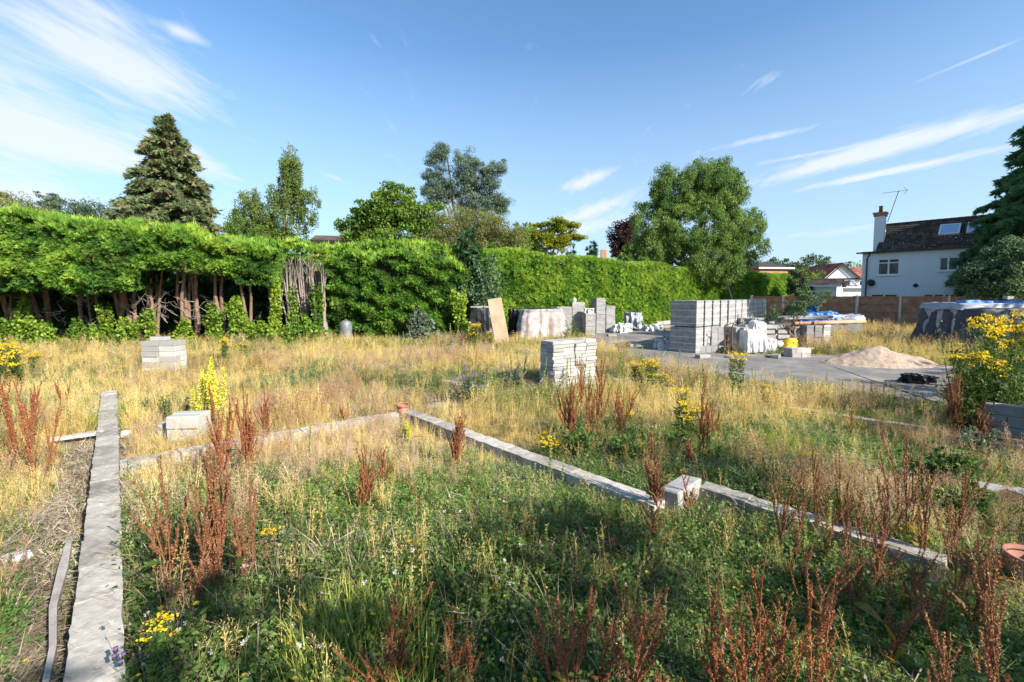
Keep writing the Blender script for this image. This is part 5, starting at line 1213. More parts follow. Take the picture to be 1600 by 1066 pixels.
    if mat == 'cypress':
        n6 = int(n*.25); s = rng.uniform(0, L, n6); x, y, b, t, N = at(s); q = rng.random(n6); z = b+(t-b)*q; ok = fbm(s*1.3, z*1.8, 1.6, 3, seed+40) > .42
        s, x, y, z, N = s[ok], x[ok], y[ok], z[ok], N[ok]; dis = lump*(.7*fbm(s, z*1.3, noise_s*1.3, 3, seed)+.75*fbm(s, z*1.5, noise_s*6.5, 3, seed+12))+.03
        if len(s): v6, f6, t6 = fronds(np.stack([x+N[:, 0]*dis, y+N[:, 1]*dis, z], 1), np.stack([N[:, 0], N[:, 1], 0*s-.2], 1)+rng.normal(size=(len(s), 3))*.5, rng.uniform(.5, 1, len(s))*size, 4, .8, .2, .5); link('dead_foliage', np_mesh('dead_foliage', v6-org, f6, M['dead_spray'], t6), root)
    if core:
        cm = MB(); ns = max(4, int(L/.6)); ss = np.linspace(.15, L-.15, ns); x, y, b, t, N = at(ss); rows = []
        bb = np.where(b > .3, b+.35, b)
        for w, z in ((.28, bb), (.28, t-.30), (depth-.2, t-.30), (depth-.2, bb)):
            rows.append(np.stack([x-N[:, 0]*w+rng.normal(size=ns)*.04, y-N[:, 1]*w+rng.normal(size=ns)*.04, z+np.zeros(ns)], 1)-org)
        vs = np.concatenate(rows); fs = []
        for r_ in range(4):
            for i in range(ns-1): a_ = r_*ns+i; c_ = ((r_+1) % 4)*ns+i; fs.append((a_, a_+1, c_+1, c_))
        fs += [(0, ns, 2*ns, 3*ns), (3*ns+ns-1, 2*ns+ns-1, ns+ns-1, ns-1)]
        cm.add([tuple(v) for v in vs], fs); cm.build('dark_core', M['hedge_core'], root)  # opaque dark box standing in for the shade inside the hedge
    return root
def px_path(items, zb_from_px=True):
    out = []
    for px, Y, yb, yt in items:
        X = (px-800)/FPX*Y; out.append((X, Y, (ad(px, yb, Y).z if yb is not None else 0.0), ad(px, yt, Y).z))
    return out
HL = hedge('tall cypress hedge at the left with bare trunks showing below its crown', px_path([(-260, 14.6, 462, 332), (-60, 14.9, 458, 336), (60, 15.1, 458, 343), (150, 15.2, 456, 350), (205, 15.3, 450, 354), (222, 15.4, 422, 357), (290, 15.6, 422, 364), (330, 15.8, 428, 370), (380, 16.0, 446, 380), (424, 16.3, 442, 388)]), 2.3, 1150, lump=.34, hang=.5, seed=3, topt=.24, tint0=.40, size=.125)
# backing foliage in a darker tint, for the shade behind the trunks
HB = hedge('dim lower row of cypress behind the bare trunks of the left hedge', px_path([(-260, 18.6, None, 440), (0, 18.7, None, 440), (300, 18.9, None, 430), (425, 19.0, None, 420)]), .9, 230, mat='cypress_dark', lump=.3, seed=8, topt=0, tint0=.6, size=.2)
H2 = hedge('back cypress hedge rising behind the dead grey stems', px_path([(395, 20.2, None, 384), (470, 20.4, None, 385), (520, 20.4, None, 392), (600, 20.6, None, 380), (700, 20.8, None, 390), (735, 21.0, None, 385)]), 1.6, 520, lump=.35, seed=21, topt=.28, tint0=.42, size=.15)
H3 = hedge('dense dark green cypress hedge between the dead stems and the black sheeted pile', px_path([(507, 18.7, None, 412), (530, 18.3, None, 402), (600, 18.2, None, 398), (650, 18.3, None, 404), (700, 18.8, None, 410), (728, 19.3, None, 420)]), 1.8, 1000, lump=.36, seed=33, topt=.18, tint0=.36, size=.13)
pts = [(-1.2, 20.6), (5.2, 26.2), (12.5, 33.0), (18.5, 37.5), (27, 44)]
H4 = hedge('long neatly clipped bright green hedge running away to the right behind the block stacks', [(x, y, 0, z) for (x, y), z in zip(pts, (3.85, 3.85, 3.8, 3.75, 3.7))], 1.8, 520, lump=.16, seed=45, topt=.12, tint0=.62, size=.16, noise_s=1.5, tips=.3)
# trunks of the left hedge
def multistem(root, px, pyb, ytop, Y, n, spread, r, mat='bark', lean=0.0):
    b = ad(px, pyb, Y); o = root.location; t_ = ad(px, ytop, Y).z
    for k in range(n):
        a = rng.uniform(0, 2*PI); dx = (k-(n-1)/2)/max(1, n-1)*spread*2+lean; mb = MB()
        x0, y0 = b.x-o.x+rng.normal()*.06+dx*.08, b.y-o.y+rng.normal()*.08
        H = t_-.0; ps = [(x0, y0, -.05), (x0+dx*.15, y0+.05, H*.3), (x0+dx*.5, y0+.08*rng.normal(), H*.65), (x0+dx, y0+.15*rng.normal(), H*1.02)]
        mb.tube(ps, [r*1.25, r, r*.8, r*.55], 7)
        mb.build('trunk', M[mat], root)
tw = [(18, 3, .22, .05), (70, 3, .25, .07), (122, 1, .05, .07), (190, 3, .34, .085), (205, 2, .15, .07), (240, 5, .42, .06), (292, 4, .34, .07), (308, 2, .12, .08), (342, 2, .12, .07), (-60, 3, .3, .07), (-140, 3, .3, .07), (150, 2, .3, .04), (390, 2, .2, .06)]
for px, n, sp_, r in tw: multistem(HL, px, 541, 420, 16.6, n, sp_, r)
# dead twiggy branches between the trunks
tw_ = MB()
for i in range(80):
    px = rng.choice([210, 225, 245, 262, 285, 300, 322, 340, 352, 60, 100, 140, 20])+rng.normal()*6; Y = 16.2+rng.random()*.6; p0 = ad(px, rng.uniform(455, 515), Y); a = rng.uniform(-1, 1); L = rng.uniform(.35, 1.1)
    p1 = p0+Vector((a*L, -rng.random()*.3*L, L*rng.uniform(-.1, .8))); pm = p0.lerp(p1, .5)+Vector((0, 0, -.08*L)); tw_.tube([p0-HL.location, pm-HL.location, p1-HL.location], [.018, .012, .004], 4, False)
    for q in range(3):
        c = p0.lerp(p1, rng.uniform(.4, .95)); e = c+Vector((rng.normal()*.25, rng.normal()*.1, rng.normal()*.2))*L; tw_.tube([c-HL.location, e-HL.location], [.008, .003], 3, False)
tw_.build('dead_twigs', M['deadwood'], HL)['kind'] = 'stuff'
# the cut-back bare stems
DS = empty('bare_hedge', ad(465, 533, 18.5)*1.0, 0, 'row of cut-back dead cypress stems, bare and grey, in the gap of the hedge', 'hedge'); DS.location.z = 0
for cx, n, w, yb, yt in ((432, 9, .32, 520, 402), (455, 22, .55, 520, 402), (478, 12, .3, 515, 404), (494, 12, .28, 510, 410), (508, 9, .22, 500, 412)):
    for k in range(n):
        dx = rng.normal()*w*.5; x = (cx-800)/FPX*18.5-DS.location.x; z1 = ad(cx, yt+rng.uniform(-4, 14), 18.5).z; z0 = ad(cx, rng.uniform(465, 490), 18.5).z; y = rng.normal()*.25; mb = MB()
        mb.tube([(x+dx*.15, y*.3, -.05), (x+dx*.2, y*.4, z0*.6), (x+dx*.7, y*.8, (z0+z1)*.5), (x+dx+rng.normal()*.05, y, z1)], [.06, .045, .028, .013], 5); mb.build('stem', M['deadwood'], DS)
        if k % 2: 
            mb = MB()
            for q in range(6):
                zz = rng.uniform(z0, z1*.97); mb.tube([(x+dx*.7, y*.8, zz), (x+dx*.7+rng.normal()*.14, y*.8+rng.normal()*.1, zz+rng.uniform(.15, .5))], [.012, .004], 4, False)
            mb.build('twigs', M['deadwood'], DS)
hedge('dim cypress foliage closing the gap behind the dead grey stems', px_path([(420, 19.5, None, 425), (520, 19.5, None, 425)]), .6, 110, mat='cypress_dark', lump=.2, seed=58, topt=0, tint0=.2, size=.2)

# ivy
def ivy(label, px, Y, yt, w, n=700, tint=.6, yb=545, shape='col', mat='ivy', ls=.10, name='ivy', cat='ivy', group=None):
    b = ad(px, yb, Y); b.z = 0; H = ad(px, yt, Y).z; root = empty(name, b, 0, label, cat, group)
    q = rng.random(n)**(1.5 if shape == 'cone' else 1.0); a = rng.uniform(0, 2*PI, n); rad = w*((1.15-.95*q) if shape == 'cone' else .62)*rng.uniform(.45, 1.05, n)*(1+.75*fbm(q*H*1.6+px, np.cos(a)*1.2+px*.1, 2.2, 3, int(px) % 17)); q = q*(1+.12*np.sin(a*3+px))
    P = np.stack([rad*np.cos(a), rad*np.sin(a)*.8-.1, q*H], 1); D = np.stack([np.cos(a), np.sin(a), -.3*np.ones(n)], 1)
    V, F, T = leaves(P, ls, np.clip(tint+rng.normal(size=n)*.2, 0, 1), .2, .85, D=D*.8); link('leaves', np_mesh('leaves', V, F, M[mat], T), root)
    mb = MB()
    for k in range(3): mb.tube([(rng.normal()*.06, 0, -.02), (rng.normal()*.08, -.05, H*.5), (rng.normal()*.06, 0, H*.95)], [.02, .015, .006], 5)
    mb.build('stem', M['bark'], root); return root
iv = [(10, 500, .4, 500, .45, 'ivy climbing the trunks at the far left edge'), (48, 462, .42, 900, .6, 'bright ivy covering the second clump of trunks from the left'), (76, 505, .42, 700, .55, 'low ivy mound around the third clump of trunks from the left'), (128, 500, .38, 700, .4, 'dark ivy on a thin trunk left of the reddish trunks'), (152, 510, .22, 400, .5, 'narrow ivy on a stub with yellowing leaves'), (170, 480, .3, 500, .55, 'ivy beside the leaning reddish trunks'), (207, 500, .35, 600, .65, 'bright ivy at the foot of the reddish trunks'), (240, 488, .22, 350, .65, 'ivy on the trunk behind the grey block stack'), (292, 502, .4, 800, .7, 'bright ivy bush at the foot of the forked trunk right of the block stack'), (341, 480, .3, 500, .6, 'ivy on the right-hand trunk of the left hedge'), (375, 470, .5, 1300, .6, 'broad ivy mass under the right end of the left hedge')]
for k, (px, yt, w, n, t_, lab) in enumerate(iv): ivy(lab, px, 16.0, yt, w*1.25, int(n*1.5), t_, shape='cone' if w > .36 else 'col')
ivy('tall bright yellow-green ivy column at the left end of the dead stems', 432, 17.2, 432, .30, 1900, .85)
ivy('ivy climbing the second dead stem clump', 461, 17.6, 455, .24, 700, .55)
ivy('dark ivy climbing the third dead stem clump', 500, 17.8, 450, .42, 1200, .3)
ivy('wide grey-green ivy and bramble heap below the dead stems', 475, 17.0, 495, 1.0, 2600, .45, shape='cone', name='bramble', cat='bramble')
ivy('low ivy and bramble heap left of the tall bright ivy column', 405, 16.4, 505, .8, 1700, .55, shape='cone', name='bramble', cat='bramble')
ivy('grey-green elder shrub against the dark hedge', 655, 17.6, 487, .75, 1500, .5, shape='cone', mat='grey_leaf', ls=.12, name='shrub', cat='shrub')
ivy('yellow-green leafy shrub left of the black sheeted pile', 722, 18.4, 462, .55, 900, .8, mat='ivy', ls=.13, name='shrub', cat='shrub')

# ================================================================== trees beyond the hedge
def tb(px, Y, dz=0): return Vector(((px-800)/FPX*Y, Y, 0))
# spruce
b0 = tb(272, 36); Hs = ad(272, 186, 36).z
conifer('big broad dark spruce with brownish cones standing behind the left hedge', 'spruce_tree', b0, Hs, 5.1, 'spruce', whorls=42, per=19, fs=.46, r0=.32, z0=.2, power=.72, cones=.38, dens=12, droop=.42, width=.26, fill=.18)
# birch left
Y = 31; b0 = tb(440, Y); X = lambda px: (px-440)/FPX*Y; Z = lambda py: ad(440, py, Y).z
broad_tree('airy weeping birch with a tall narrow top between the spruce and the walnut', 'birch_tree', b0, [(X(462), 0, Z(262), .75, .8, 1.5), (X(452), 0, Z(300), 1.3, 1.1, 1.6), (X(440), 0, Z(345), 1.9, 1.4, 1.7), (X(395), 0, Z(318), 1.1, 1.0, 1.1), (X(388), 0, Z(350), 1.2, 1.2, 1.2), (X(486), 0, Z(315), .8, .8, 1.3), (X(425), 0, Z(360), 1.6, 1.3, 1.0)], 'birch', nc=360, per=110, cr=.5, ls=.12, hang=.9, inner=.3, trunk_r=.16)
# walnut
Y = 29; b0 = tb(620, Y); X = lambda px: (px-620)/FPX*Y; Z = lambda py: ad(620, py, Y).z
broad_tree('rounded bright green walnut tree behind the hedge, left of the blue-green pine', 'walnut_tree', b0, [(X(620), 0, Z(318), 1.7, 1.5, 1.1), (X(590), 0, Z(340), 1.7, 1.5, 1.1), (X(660), 0, Z(345), 1.7, 1.5, 1.2), (X(560), 0, Z(358), 1.2, 1.2, .8), (X(630), 0, Z(372), 2.4, 1.7, 1.0)], 'walnut', nc=260, per=100, cr=.55, ls=.2, inner=.3, trunk_r=.2)
# pine with three plumes
Y = 38; b0 = tb(728, Y); X = lambda px: (px-728)/FPX*Y; Z = lambda py: ad(728, py, Y).z
pr = broad_tree('blue-green tree with three upright plumes, tallest above the hedge centre', 'pine_tree', b0, [(X(683), 0, Z(262), 1.0, .9, 1.8), (X(692), 0, Z(240), .5, .5, .9), (X(733), 0, Z(262), 1.3, 1.0, 1.7), (X(768), 0, Z(280), .8, .8, 1.9), (X(785), 0, Z(262), .4, .5, .6), (X(690), 0, Z(298), 1.5, 1.2, 1.3), (X(735), 0, Z(300), 1.8, 1.3, 1.7), (X(782), 0, Z(318), .8, .9, .9), (X(750), 0, Z(330), 2.2, 1.5, 1.2)], 'pine', nc=430, per=120, cr=.5, ls=.19, inner=.3, trunk_r=.3, asp=.22)
# olive shrubby tree in front of it
Y = 25; b0 = tb(735, Y); X = lambda px: (px-735)/FPX*Y; Z = lambda py: ad(735, py, Y).z
broad_tree('fine-leaved olive green tree in front of the blue-green pine', 'olive_green_tree', b0, [(X(715), 0, Z(345), 1.3, 1.0, .9), (X(755), 0, Z(352), 1.2, 1.0, .8), (X(765), 0, Z(368), 1.4, 1.0, .9), (X(700), 0, Z(370), 1.1, 1.0, .7), (X(795), 0, Z(375), 1.0, 1.0, .8), (X(745), 0, Z(385), 2.2, 1.2, .8), (X(690), 0, Z(385), 1.4, 1.0, .7)], 'olive', nc=330, per=110, cr=.45, ls=.11, inner=.3, trunk_r=.1, asp=.35)
broad_tree('small sprawling green tree top above the hedge left of the golden tree', 'green_tree', tb(815, 26), [(0, 0, ad(815, 372, 26).z, 1.0, 1.0, .8), (-.9, 0, ad(815, 380, 26).z, .9, .8, .7)], 'walnut', nc=50, per=80, cr=.4, ls=.12, trunk_r=.1)
# golden robinia
Y = 34; b0 = tb(862, Y); X = lambda px: (px-862)/FPX*Y; Z = lambda py: ad(862, py, Y).z
broad_tree('golden yellow-green tree with flat layered branches beyond the clipped hedge', 'golden_tree', b0, [(X(832), 0, Z(365), 1.2, 1.0, .9), (X(868), 0, Z(352), 1.0, .9, .5), (X(872), 0, Z(372), 1.5, 1.1, .7), (X(893), 0, Z(353), .7, .6, .25), (X(898), 0, Z(370), .8, .7, .25), (X(850), 0, Z(385), 1.7, 1.1, .7)], 'golden', nc=200, per=90, cr=.45, ls=.15, inner=.3, trunk_r=.14, squash=.4)
# small cypress tops along the hedge
for k, (px, Y, yt, R, lab) in enumerate(((731, 20.8, 358, 1.1, 'dark bushy cypress rising where the two hedges meet'), (925, 31, 384, .9, 'small dark conifer tip just above the clipped hedge near the far chimney'), (975, 33, 392, 1.2, 'low conifer tip above the clipped hedge left of the big willow'), (840, 30, 388, 1.3, 'low dark conifer below the golden tree'), (893, 31, 392, 1.1, 'low dark conifer right below the golden tree'), (770, 22.5, 385, 1.2, 'bushy conifer tip at the left end of the clipped hedge'), (1005, 34, 396, 1.1, 'low conifer tip beside the big willow crown'))):
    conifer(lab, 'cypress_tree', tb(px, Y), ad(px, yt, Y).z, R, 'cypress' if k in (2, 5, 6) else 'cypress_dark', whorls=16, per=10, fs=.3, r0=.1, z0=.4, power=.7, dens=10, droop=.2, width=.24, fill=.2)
# privet shrub patch in front
ivy('large grey-green privet shrub where the two hedges meet', 758, 19.6, 412, 1.05, 3300, .5, shape='col', mat='shrub', ls=.11, name='shrub', cat='shrub', yb=533)
# copper beech
Y = 46; b0 = tb(972, Y)
broad_tree('copper-purple tree half hidden behind the left side of the big willow', 'copper_beech_tree', b0, [(0, 0, ad(972, 368, Y).z, 1.3, 1.2, 1.3), (.6, 0, ad(972, 352, Y).z, .9, .9, .9), (0.2, 0, ad(972, 390, Y).z, 1.5, 1.2, 1.1)], 'copper', nc=110, per=90, cr=.6, ls=.2, trunk_r=.18)
# the big tree
Y = 35; b0 = tb(1082, Y); X = lambda px: (px-1082)/FPX*Y; Z = lambda py: ad(1082, py, Y).z
broad_tree('very large rounded willow-like tree standing behind the clipped hedge', 'willow_tree', b0, [(X(1105), 0, Z(285), 2.3, 2.0, 2.1), (X(1060), 0, Z(300), 2.2, 2.0, 1.9), (X(1035), 0, Z(290), 1.1, 1.0, 1.6), (X(1125), 0, Z(300), 1.7, 1.5, 1.9), (X(1020), 0, Z(345), 1.9, 1.8, 2.0), (X(1085), -.3, Z(350), 3.2, 2.4, 2.4), (X(1150), 0, Z(355), 1.8, 1.7, 1.9), (X(1020), 0, Z(385), 2.0, 1.8, 1.3), (X(1095), -.5, Z(395), 3.4, 2.2, 1.7), (X(1160), 0, Z(385), 1.6, 1.6, 1.3), (X(1010), 0, Z(405), 1.7, 1.5, .9), (X(1140), 0, Z(412), 1.6, 1.5, .9), (X(1100), -.5, Z(420), 2.0, 1.7, .9)], 'willow', nc=1500, per=150, cr=.72, ls=.14, hang=.55, inner=.5, trunk_r=.35, asp=.38)
# left background
conifer('tip of a dark conifer cut by the left edge of the view', 'conifer_tree', tb(-25, 34), ad(0, 262, 34).z, 2.6, 'cypress_dark', whorls=20, per=12, fs=.5, z0=.3, dens=7)
Y = 42; broad_tree('distant pine with a small flat top behind the left hedge', 'scots_pine_tree', tb(84, Y), [(0, 0, ad(84, 306, Y).z, 1.0, .9, .7), (.5, 0, ad(84, 316, Y).z, 1.3, 1, .5), (-.4, 0, ad(84, 322, Y).z, 1.3, 1, .5)], 'pine', nc=45, per=70, cr=.45, ls=.2, trunk_r=.18, squash=.4, asp=.3)
for k, (px, Y, yt, w, m_, lab) in enumerate(((28, 30, 306, 1.8, 'olive', 'yellowish green tree top near the left edge above the hedge'), (150, 36, 312, 2.6, 'fargreen', 'dark green tree top between the distant pine and the big spruce'), (385, 30, 345, 1.6, 'walnut', 'low green bush top between the spruce and the birch'), (45, 28, 308, 2.0, 'olive', 'rounded pale green tree top just above the left hedge'), (125, 40, 318, 2.4, 'fargreen', 'distant green tree row top left of the big spruce'), (175, 44, 315, 3.2, 'fargreen', 'distant broad tree touching the left side of the big spruce'), (10, 30, 325, 2.2, 'fargreen', 'green tree top at the left edge above the hedge'), (1262, 85, 398, 4.0, 'fargreen', 'distant dark tree beyond the brick bungalow'), (1262, 52, 424, 2.6, 'walnut', 'bright green garden tree between the bungalow and the timbered house'), (1298, 95, 408, 4.5, 'fargreen', 'distant trees above the red roofs'), (1330, 90, 414, 4.5, 'walnut', 'distant bright tree tops touching the white house'), (1208, 95, 402, 4.0, 'fargreen', 'faint distant tree beyond the bungalow roof'), (690, 24, 385, 1.5, 'birch', 'pale green shrubby tree top in front of the walnut'), (570, 24, 372, 1.6, 'ivy', 'light green bush above the hedge left of the walnut'), (800, 36, 365, 1.8, 'fargreen', 'dark tree top left behind the golden tree'))):
    z = ad(px, yt, Y).z; hh = w*.8
    broad_tree(lab, 'broadleaf_tree', tb(px, Y), [(0, 0, z-hh*.9, w, w*.8, hh), (w*.6, 0, z-hh*1.5, w*.8, w*.7, hh), (-w*.6, 0, z-hh*1.4, w*.8, w*.7, hh)], m_, nc=130, per=80, cr=w*.27, ls=.13*max(1, Y/34), trunk_r=.15, inner=.5)
# conifer and shrub at the right
Yc = 25.5; cxx = (1760-800)/FPX*Yc
conifer('tall dark conifer filling the right edge of the view beside the white house', 'conifer_tree', Vector((cxx, Yc, 0)), 19.5, 7.2, 'bigconifer', whorls=80, per=36, fs=.42, r0=.4, z0=.08, power=.60, dens=17, droop=.45, width=.28, fill=.3)
Y = 22.2; b0 = tb(1575, Y); X = lambda px: (px-1575)/FPX*Y; Z = lambda py: ad(1575, py, Y).z
broad_tree('dense shrub with greenish flower clusters below the tall conifer at the right', 'shrub_tree', b0, [(X(1575), 0, Z(402), 1.4, 1.3, .9), (X(1548), 0, Z(432), 1.1, 1.2, .85), (X(1600), 0, Z(410), 1.7, 1.4, 1.2), (X(1560), 0, Z(445), 1.8, 1.4, .9), (X(1650), 0, Z(420), 1.9, 1.4, 1.4)], 'shrub', nc=330, per=120, cr=.48, ls=.13, inner=.5, trunk_r=.12)
# dark shrub in front of the shaded pallets
Y = 15.8; b0 = tb(1240, Y); X = lambda px: (px-1240)/FPX*Y; Z = lambda py: ad(1240, py, Y).z
broad_tree('dark sprawling shrub growing in front of the shaded block pallets', 'shrub_tree', b0, [(X(1240), 0, Z(482), .75, .5, .35), (X(1215), 0, Z(492), .45, .4, .2), (X(1262), 0, Z(472), .5, .4, .3), (X(1285), 0, Z(462), .3, .3, .15), (X(1255), 0, Z(448), .25, .2, .4)], 'shrub', nc=110, per=40, cr=.14, ls=.062, inner=.1, trunk_r=.04, cat='shrub')
Y = 33; broad_tree('dark straggly small tree at the right end of the clipped hedge', 'small_tree', tb(1243, Y), [(0, 0, ad(1243, 440, Y).z, .6, .6, 1.0), (.3, 0, ad(1243, 455, Y).z, .9, .6, .7)], 'fargreen', nc=60, per=60, cr=.3, ls=.12, trunk_r=.08)

# ================================================================== trees to the right of and behind the viewpoint, which shade the near ground
SH = [((4.6, -4.0), 7.2, 2.1, 22), ((1.6, -6.4), 8.6, 2.2, 22), ((7.4, -3.4), 6.9, 2.0, 22), ((10.6, -2.4), 7.0, 2.1, 24), ((13.4, -.6), 7.0, 2.1, 30), ((15.8, 1.6), 7.0, 2.1, 40), ((18.4, 4.4), 7.0, 2.1, 44), ((21.5, 7.5), 7.4, 2.2, 50), ((24.0, 10.5), 8.0, 2.4, 60)]
for k, ((x, y), h, w, nc) in enumerate(SH):
    z = h
    broad_tree('garden tree outside the view, number %d along the right-hand boundary' % (k+1) if False else ['boundary tree standing behind the viewpoint on the right', 'boundary tree furthest behind the viewpoint', 'boundary tree just right of the viewpoint', 'boundary tree right of the viewpoint, outside the view', 'fifth boundary tree out of view at the right', 'sixth boundary tree out of view at the right', 'boundary tree out of view beyond the low block wall', 'boundary tree out of view near the dark tarpaulins', 'boundary tree out of view beside the tall conifer'][k], 'shade_tree', Vector((x, y, 0)), [(0, 0, z*.72, w, w, z*.27), (.5, .4, z*.45, w*1.05, w, z*.28), (-.4, .2, z*.25, w*.9, w*.9, z*.2)], 'walnut', nc=nc, per=60, cr=.6, ls=.24, trunk_r=.15, inner=.2, limbs=False)

# unseen tree, added and shaped so its high crown shades the far pallets
broad_tree('unseen clear-stemmed tree added far out at the right to shade the far pallets', 'shade_tree', Vector((20.8, 11.0, 0)), [(0, 0, 9.9, 1.9, 1.9, .9), (.9, .9, 9.5, 1.6, 1.9, .8)], 'walnut', nc=110, per=60, cr=.6, ls=.24, trunk_r=.2, inner=.2, limbs=False)

# ================================================================== single plants
def tube3(p, r, n=3):
    """thin stem as arrays"""
    p = [np.array(q, float) for q in p]; V = []; F = []
    for i, q in enumerate(p):
        t = p[min(i+1, len(p)-1)]-p[max(i-1, 0)]; t /= np.linalg.norm(t)+1e-9; a = np.cross(t, [.2, .9, .1]); a /= np.linalg.norm(a)+1e-9; b = np.cross(t, a)
        rr = r*(1-.6*i/(len(p)-1))
        for k in range(n): th = 2*PI*k/n; V.append(q+(a*math.cos(th)+b*math.sin(th))*rr)
    for i in range(len(p)-1):
        for k in range(n): A_ = i*n+k; B_ = i*n+(k+1) % n; F += [(A_, B_, B_+n), (A_, B_+n, A_+n)]
    return np.array(V), np.array(F), np.full(len(V), .4)
def seedclusters(C, r, per):
    n = len(C)*per; idx = np.repeat(np.arange(len(C)), per); d = sphere_dirs(n); P = C[idx]+d*r*rng.uniform(.3, 1, (n, 1))
    return leaves(P, r*1.15, np.clip(rng.normal(.45, .22, n), 0, 1), .2, .8, D=np.array([0, 0, -.5]))
def dock_stalk(nb, bl, seed_from=.4, r=.0110, arch=.1, per=7, dens=74, blunt=.3):
    main = [np.array([arch*t*t, 0.02*math.sin(t*5), t]) for t in np.linspace(0, 1, 7)]; at = lambda t: np.array([arch*t*t, .02*math.sin(t*5), t])
    g = [tube3(main, .0075)]; C = []
    n = int(dens*(1-seed_from)); ts = seed_from+(1-seed_from)*(np.arange(n)+rng.random(n)*.9)/n; C += [at(t) for t in ts if rng.random() < .8]
    for i in range(nb):
        t0 = .22+.62*(i+rng.random()*.5)/nb; a = rng.uniform(0, 2*PI); L = bl*rng.uniform(.6, 1.2)*(1.15-t0*.55); o = np.array([math.cos(a), math.sin(a), 0]); s = blunt*rng.uniform(.7, 1.3)
        f = lambda q: at(t0)+o*L*s*(q**.8)+np.array([0, 0, L*.92*q**1.15]); g.append(tube3([f(q) for q in (0, .35, .7, 1)], .004))
        m_ = int(dens*L*1.05); C += [f(q) for q in .12+.88*(np.arange(m_)+rng.random(m_)*.8)/max(1, m_)]
    C = np.array(C); r_ = r*(1.15-.5*np.clip(C[:, 2:3], 0, 1)); 
    V, F, T = merge(*g); sv_ = seedclusters(C, r, per)
    return (V, F, T), sv_
DSTALK = {}
for key, sm in (('red', 'rust'), ('brown', 'rust_brown')):
    L_ = []
    for (nb, bl, sf, ar, bln) in ((9, .34, .42, .06, .22), (6, .26, .5, .1, .18), (12, .4, .36, .02, .3), (5, .22, .55, .16, .4), (7, .42, .45, .25, .55), (3, .3, .45, .05, .2)):
        st, sd_ = dock_stalk(nb, bl, sf, arch=ar, blunt=bln)
        L_.append((np_mesh('stalk', *st[:2], M['dock_stem'], st[2]), np_mesh('seed_head', *sd_[:2], M[sm], sd_[2])))
    DSTALK[key] = L_
def blade_leaf(L, W, mat, n=6, curl=.5):
    V = []; T = []
    for i in range(n+1):
        t = i/n; w = W*math.sin(PI*(t**.75))*.5+.002; z = L*(.55*t-curl*t*t); x = L*t
        V += [(x, -w, z+.02*math.sin(t*14)*L), (x, 0, z-.10*w), (x, w, z+.02*math.cos(t*14)*L)]; T += [.3+.3*t]*3
    F = []
    for i in range(n):
        a = i*3
        for q in (0, 1): F += [(a+q, a+q+1, a+q+4), (a+q, a+q+4, a+q+3)]
    return np_mesh('leaf', V, F, mat, np.clip(np.array(T)+rng.normal()*.25, 0, 1), smooth=True)
DLEAF = [blade_leaf(.22, .07, M['dock_leaf'], curl=c) for c in (.4, .7, .2, .9)]
def dock(label, px, py, hpx, ns, kind='red', spread=.25, lean=(0, 0), leaves_n=3, group='rusty seeding docks', z=None, ysh=0.0, shapes=(0, 1, 2, 3, 5), w=1.0):
    p = gp(px, py); h = hpx/FPX*p.y*1.05; root = empty('dock_plant', (p.x, p.y, float(gz(p.x, p.y))), rng.uniform(0, 6), label, 'dock plant', group)
    li = math.cos(root.rotation_euler.z), math.sin(root.rotation_euler.z)
    for k in range(ns):
        st, sd_ = DSTALK[kind][rng.choice(shapes)]; s = h*(1 if k == 0 else rng.uniform(.55, .97)); a = rng.uniform(0, 2*PI); tl = spread*(0.15 if k == 0 else rng.uniform(.25, 1.0))
        tilt = Vector((math.cos(a)*tl, math.sin(a)*tl, 1))+Vector((lean[0]*li[0]+lean[1]*li[1], -lean[0]*li[1]+lean[1]*li[0], 0)); q = tilt.to_track_quat('Z', 'Y').to_euler(); 
        e = (Matrix(q.to_matrix()) @ Matrix.Rotation(rng.uniform(0, 6), 3, 'Z')).to_euler()
        o = link('stalk', st, root, (rng.normal()*.03*spread*4*h, rng.normal()*.03*spread*4*h, -.01), e, (w*max(.75, s*.85), w*max(.75, s*.85), s)); c = link('seed_head', sd_, o); c['kind'] = 'stuff'
    for k in range(leaves_n): link('leaf', DLEAF[rng.integers(0, 4)], root, (0, 0, rng.uniform(.02, .35)*h), (rng.normal()*.2, rng.normal()*.3-.2, rng.uniform(0, 6)), rng.uniform(.4, .8))
    return root
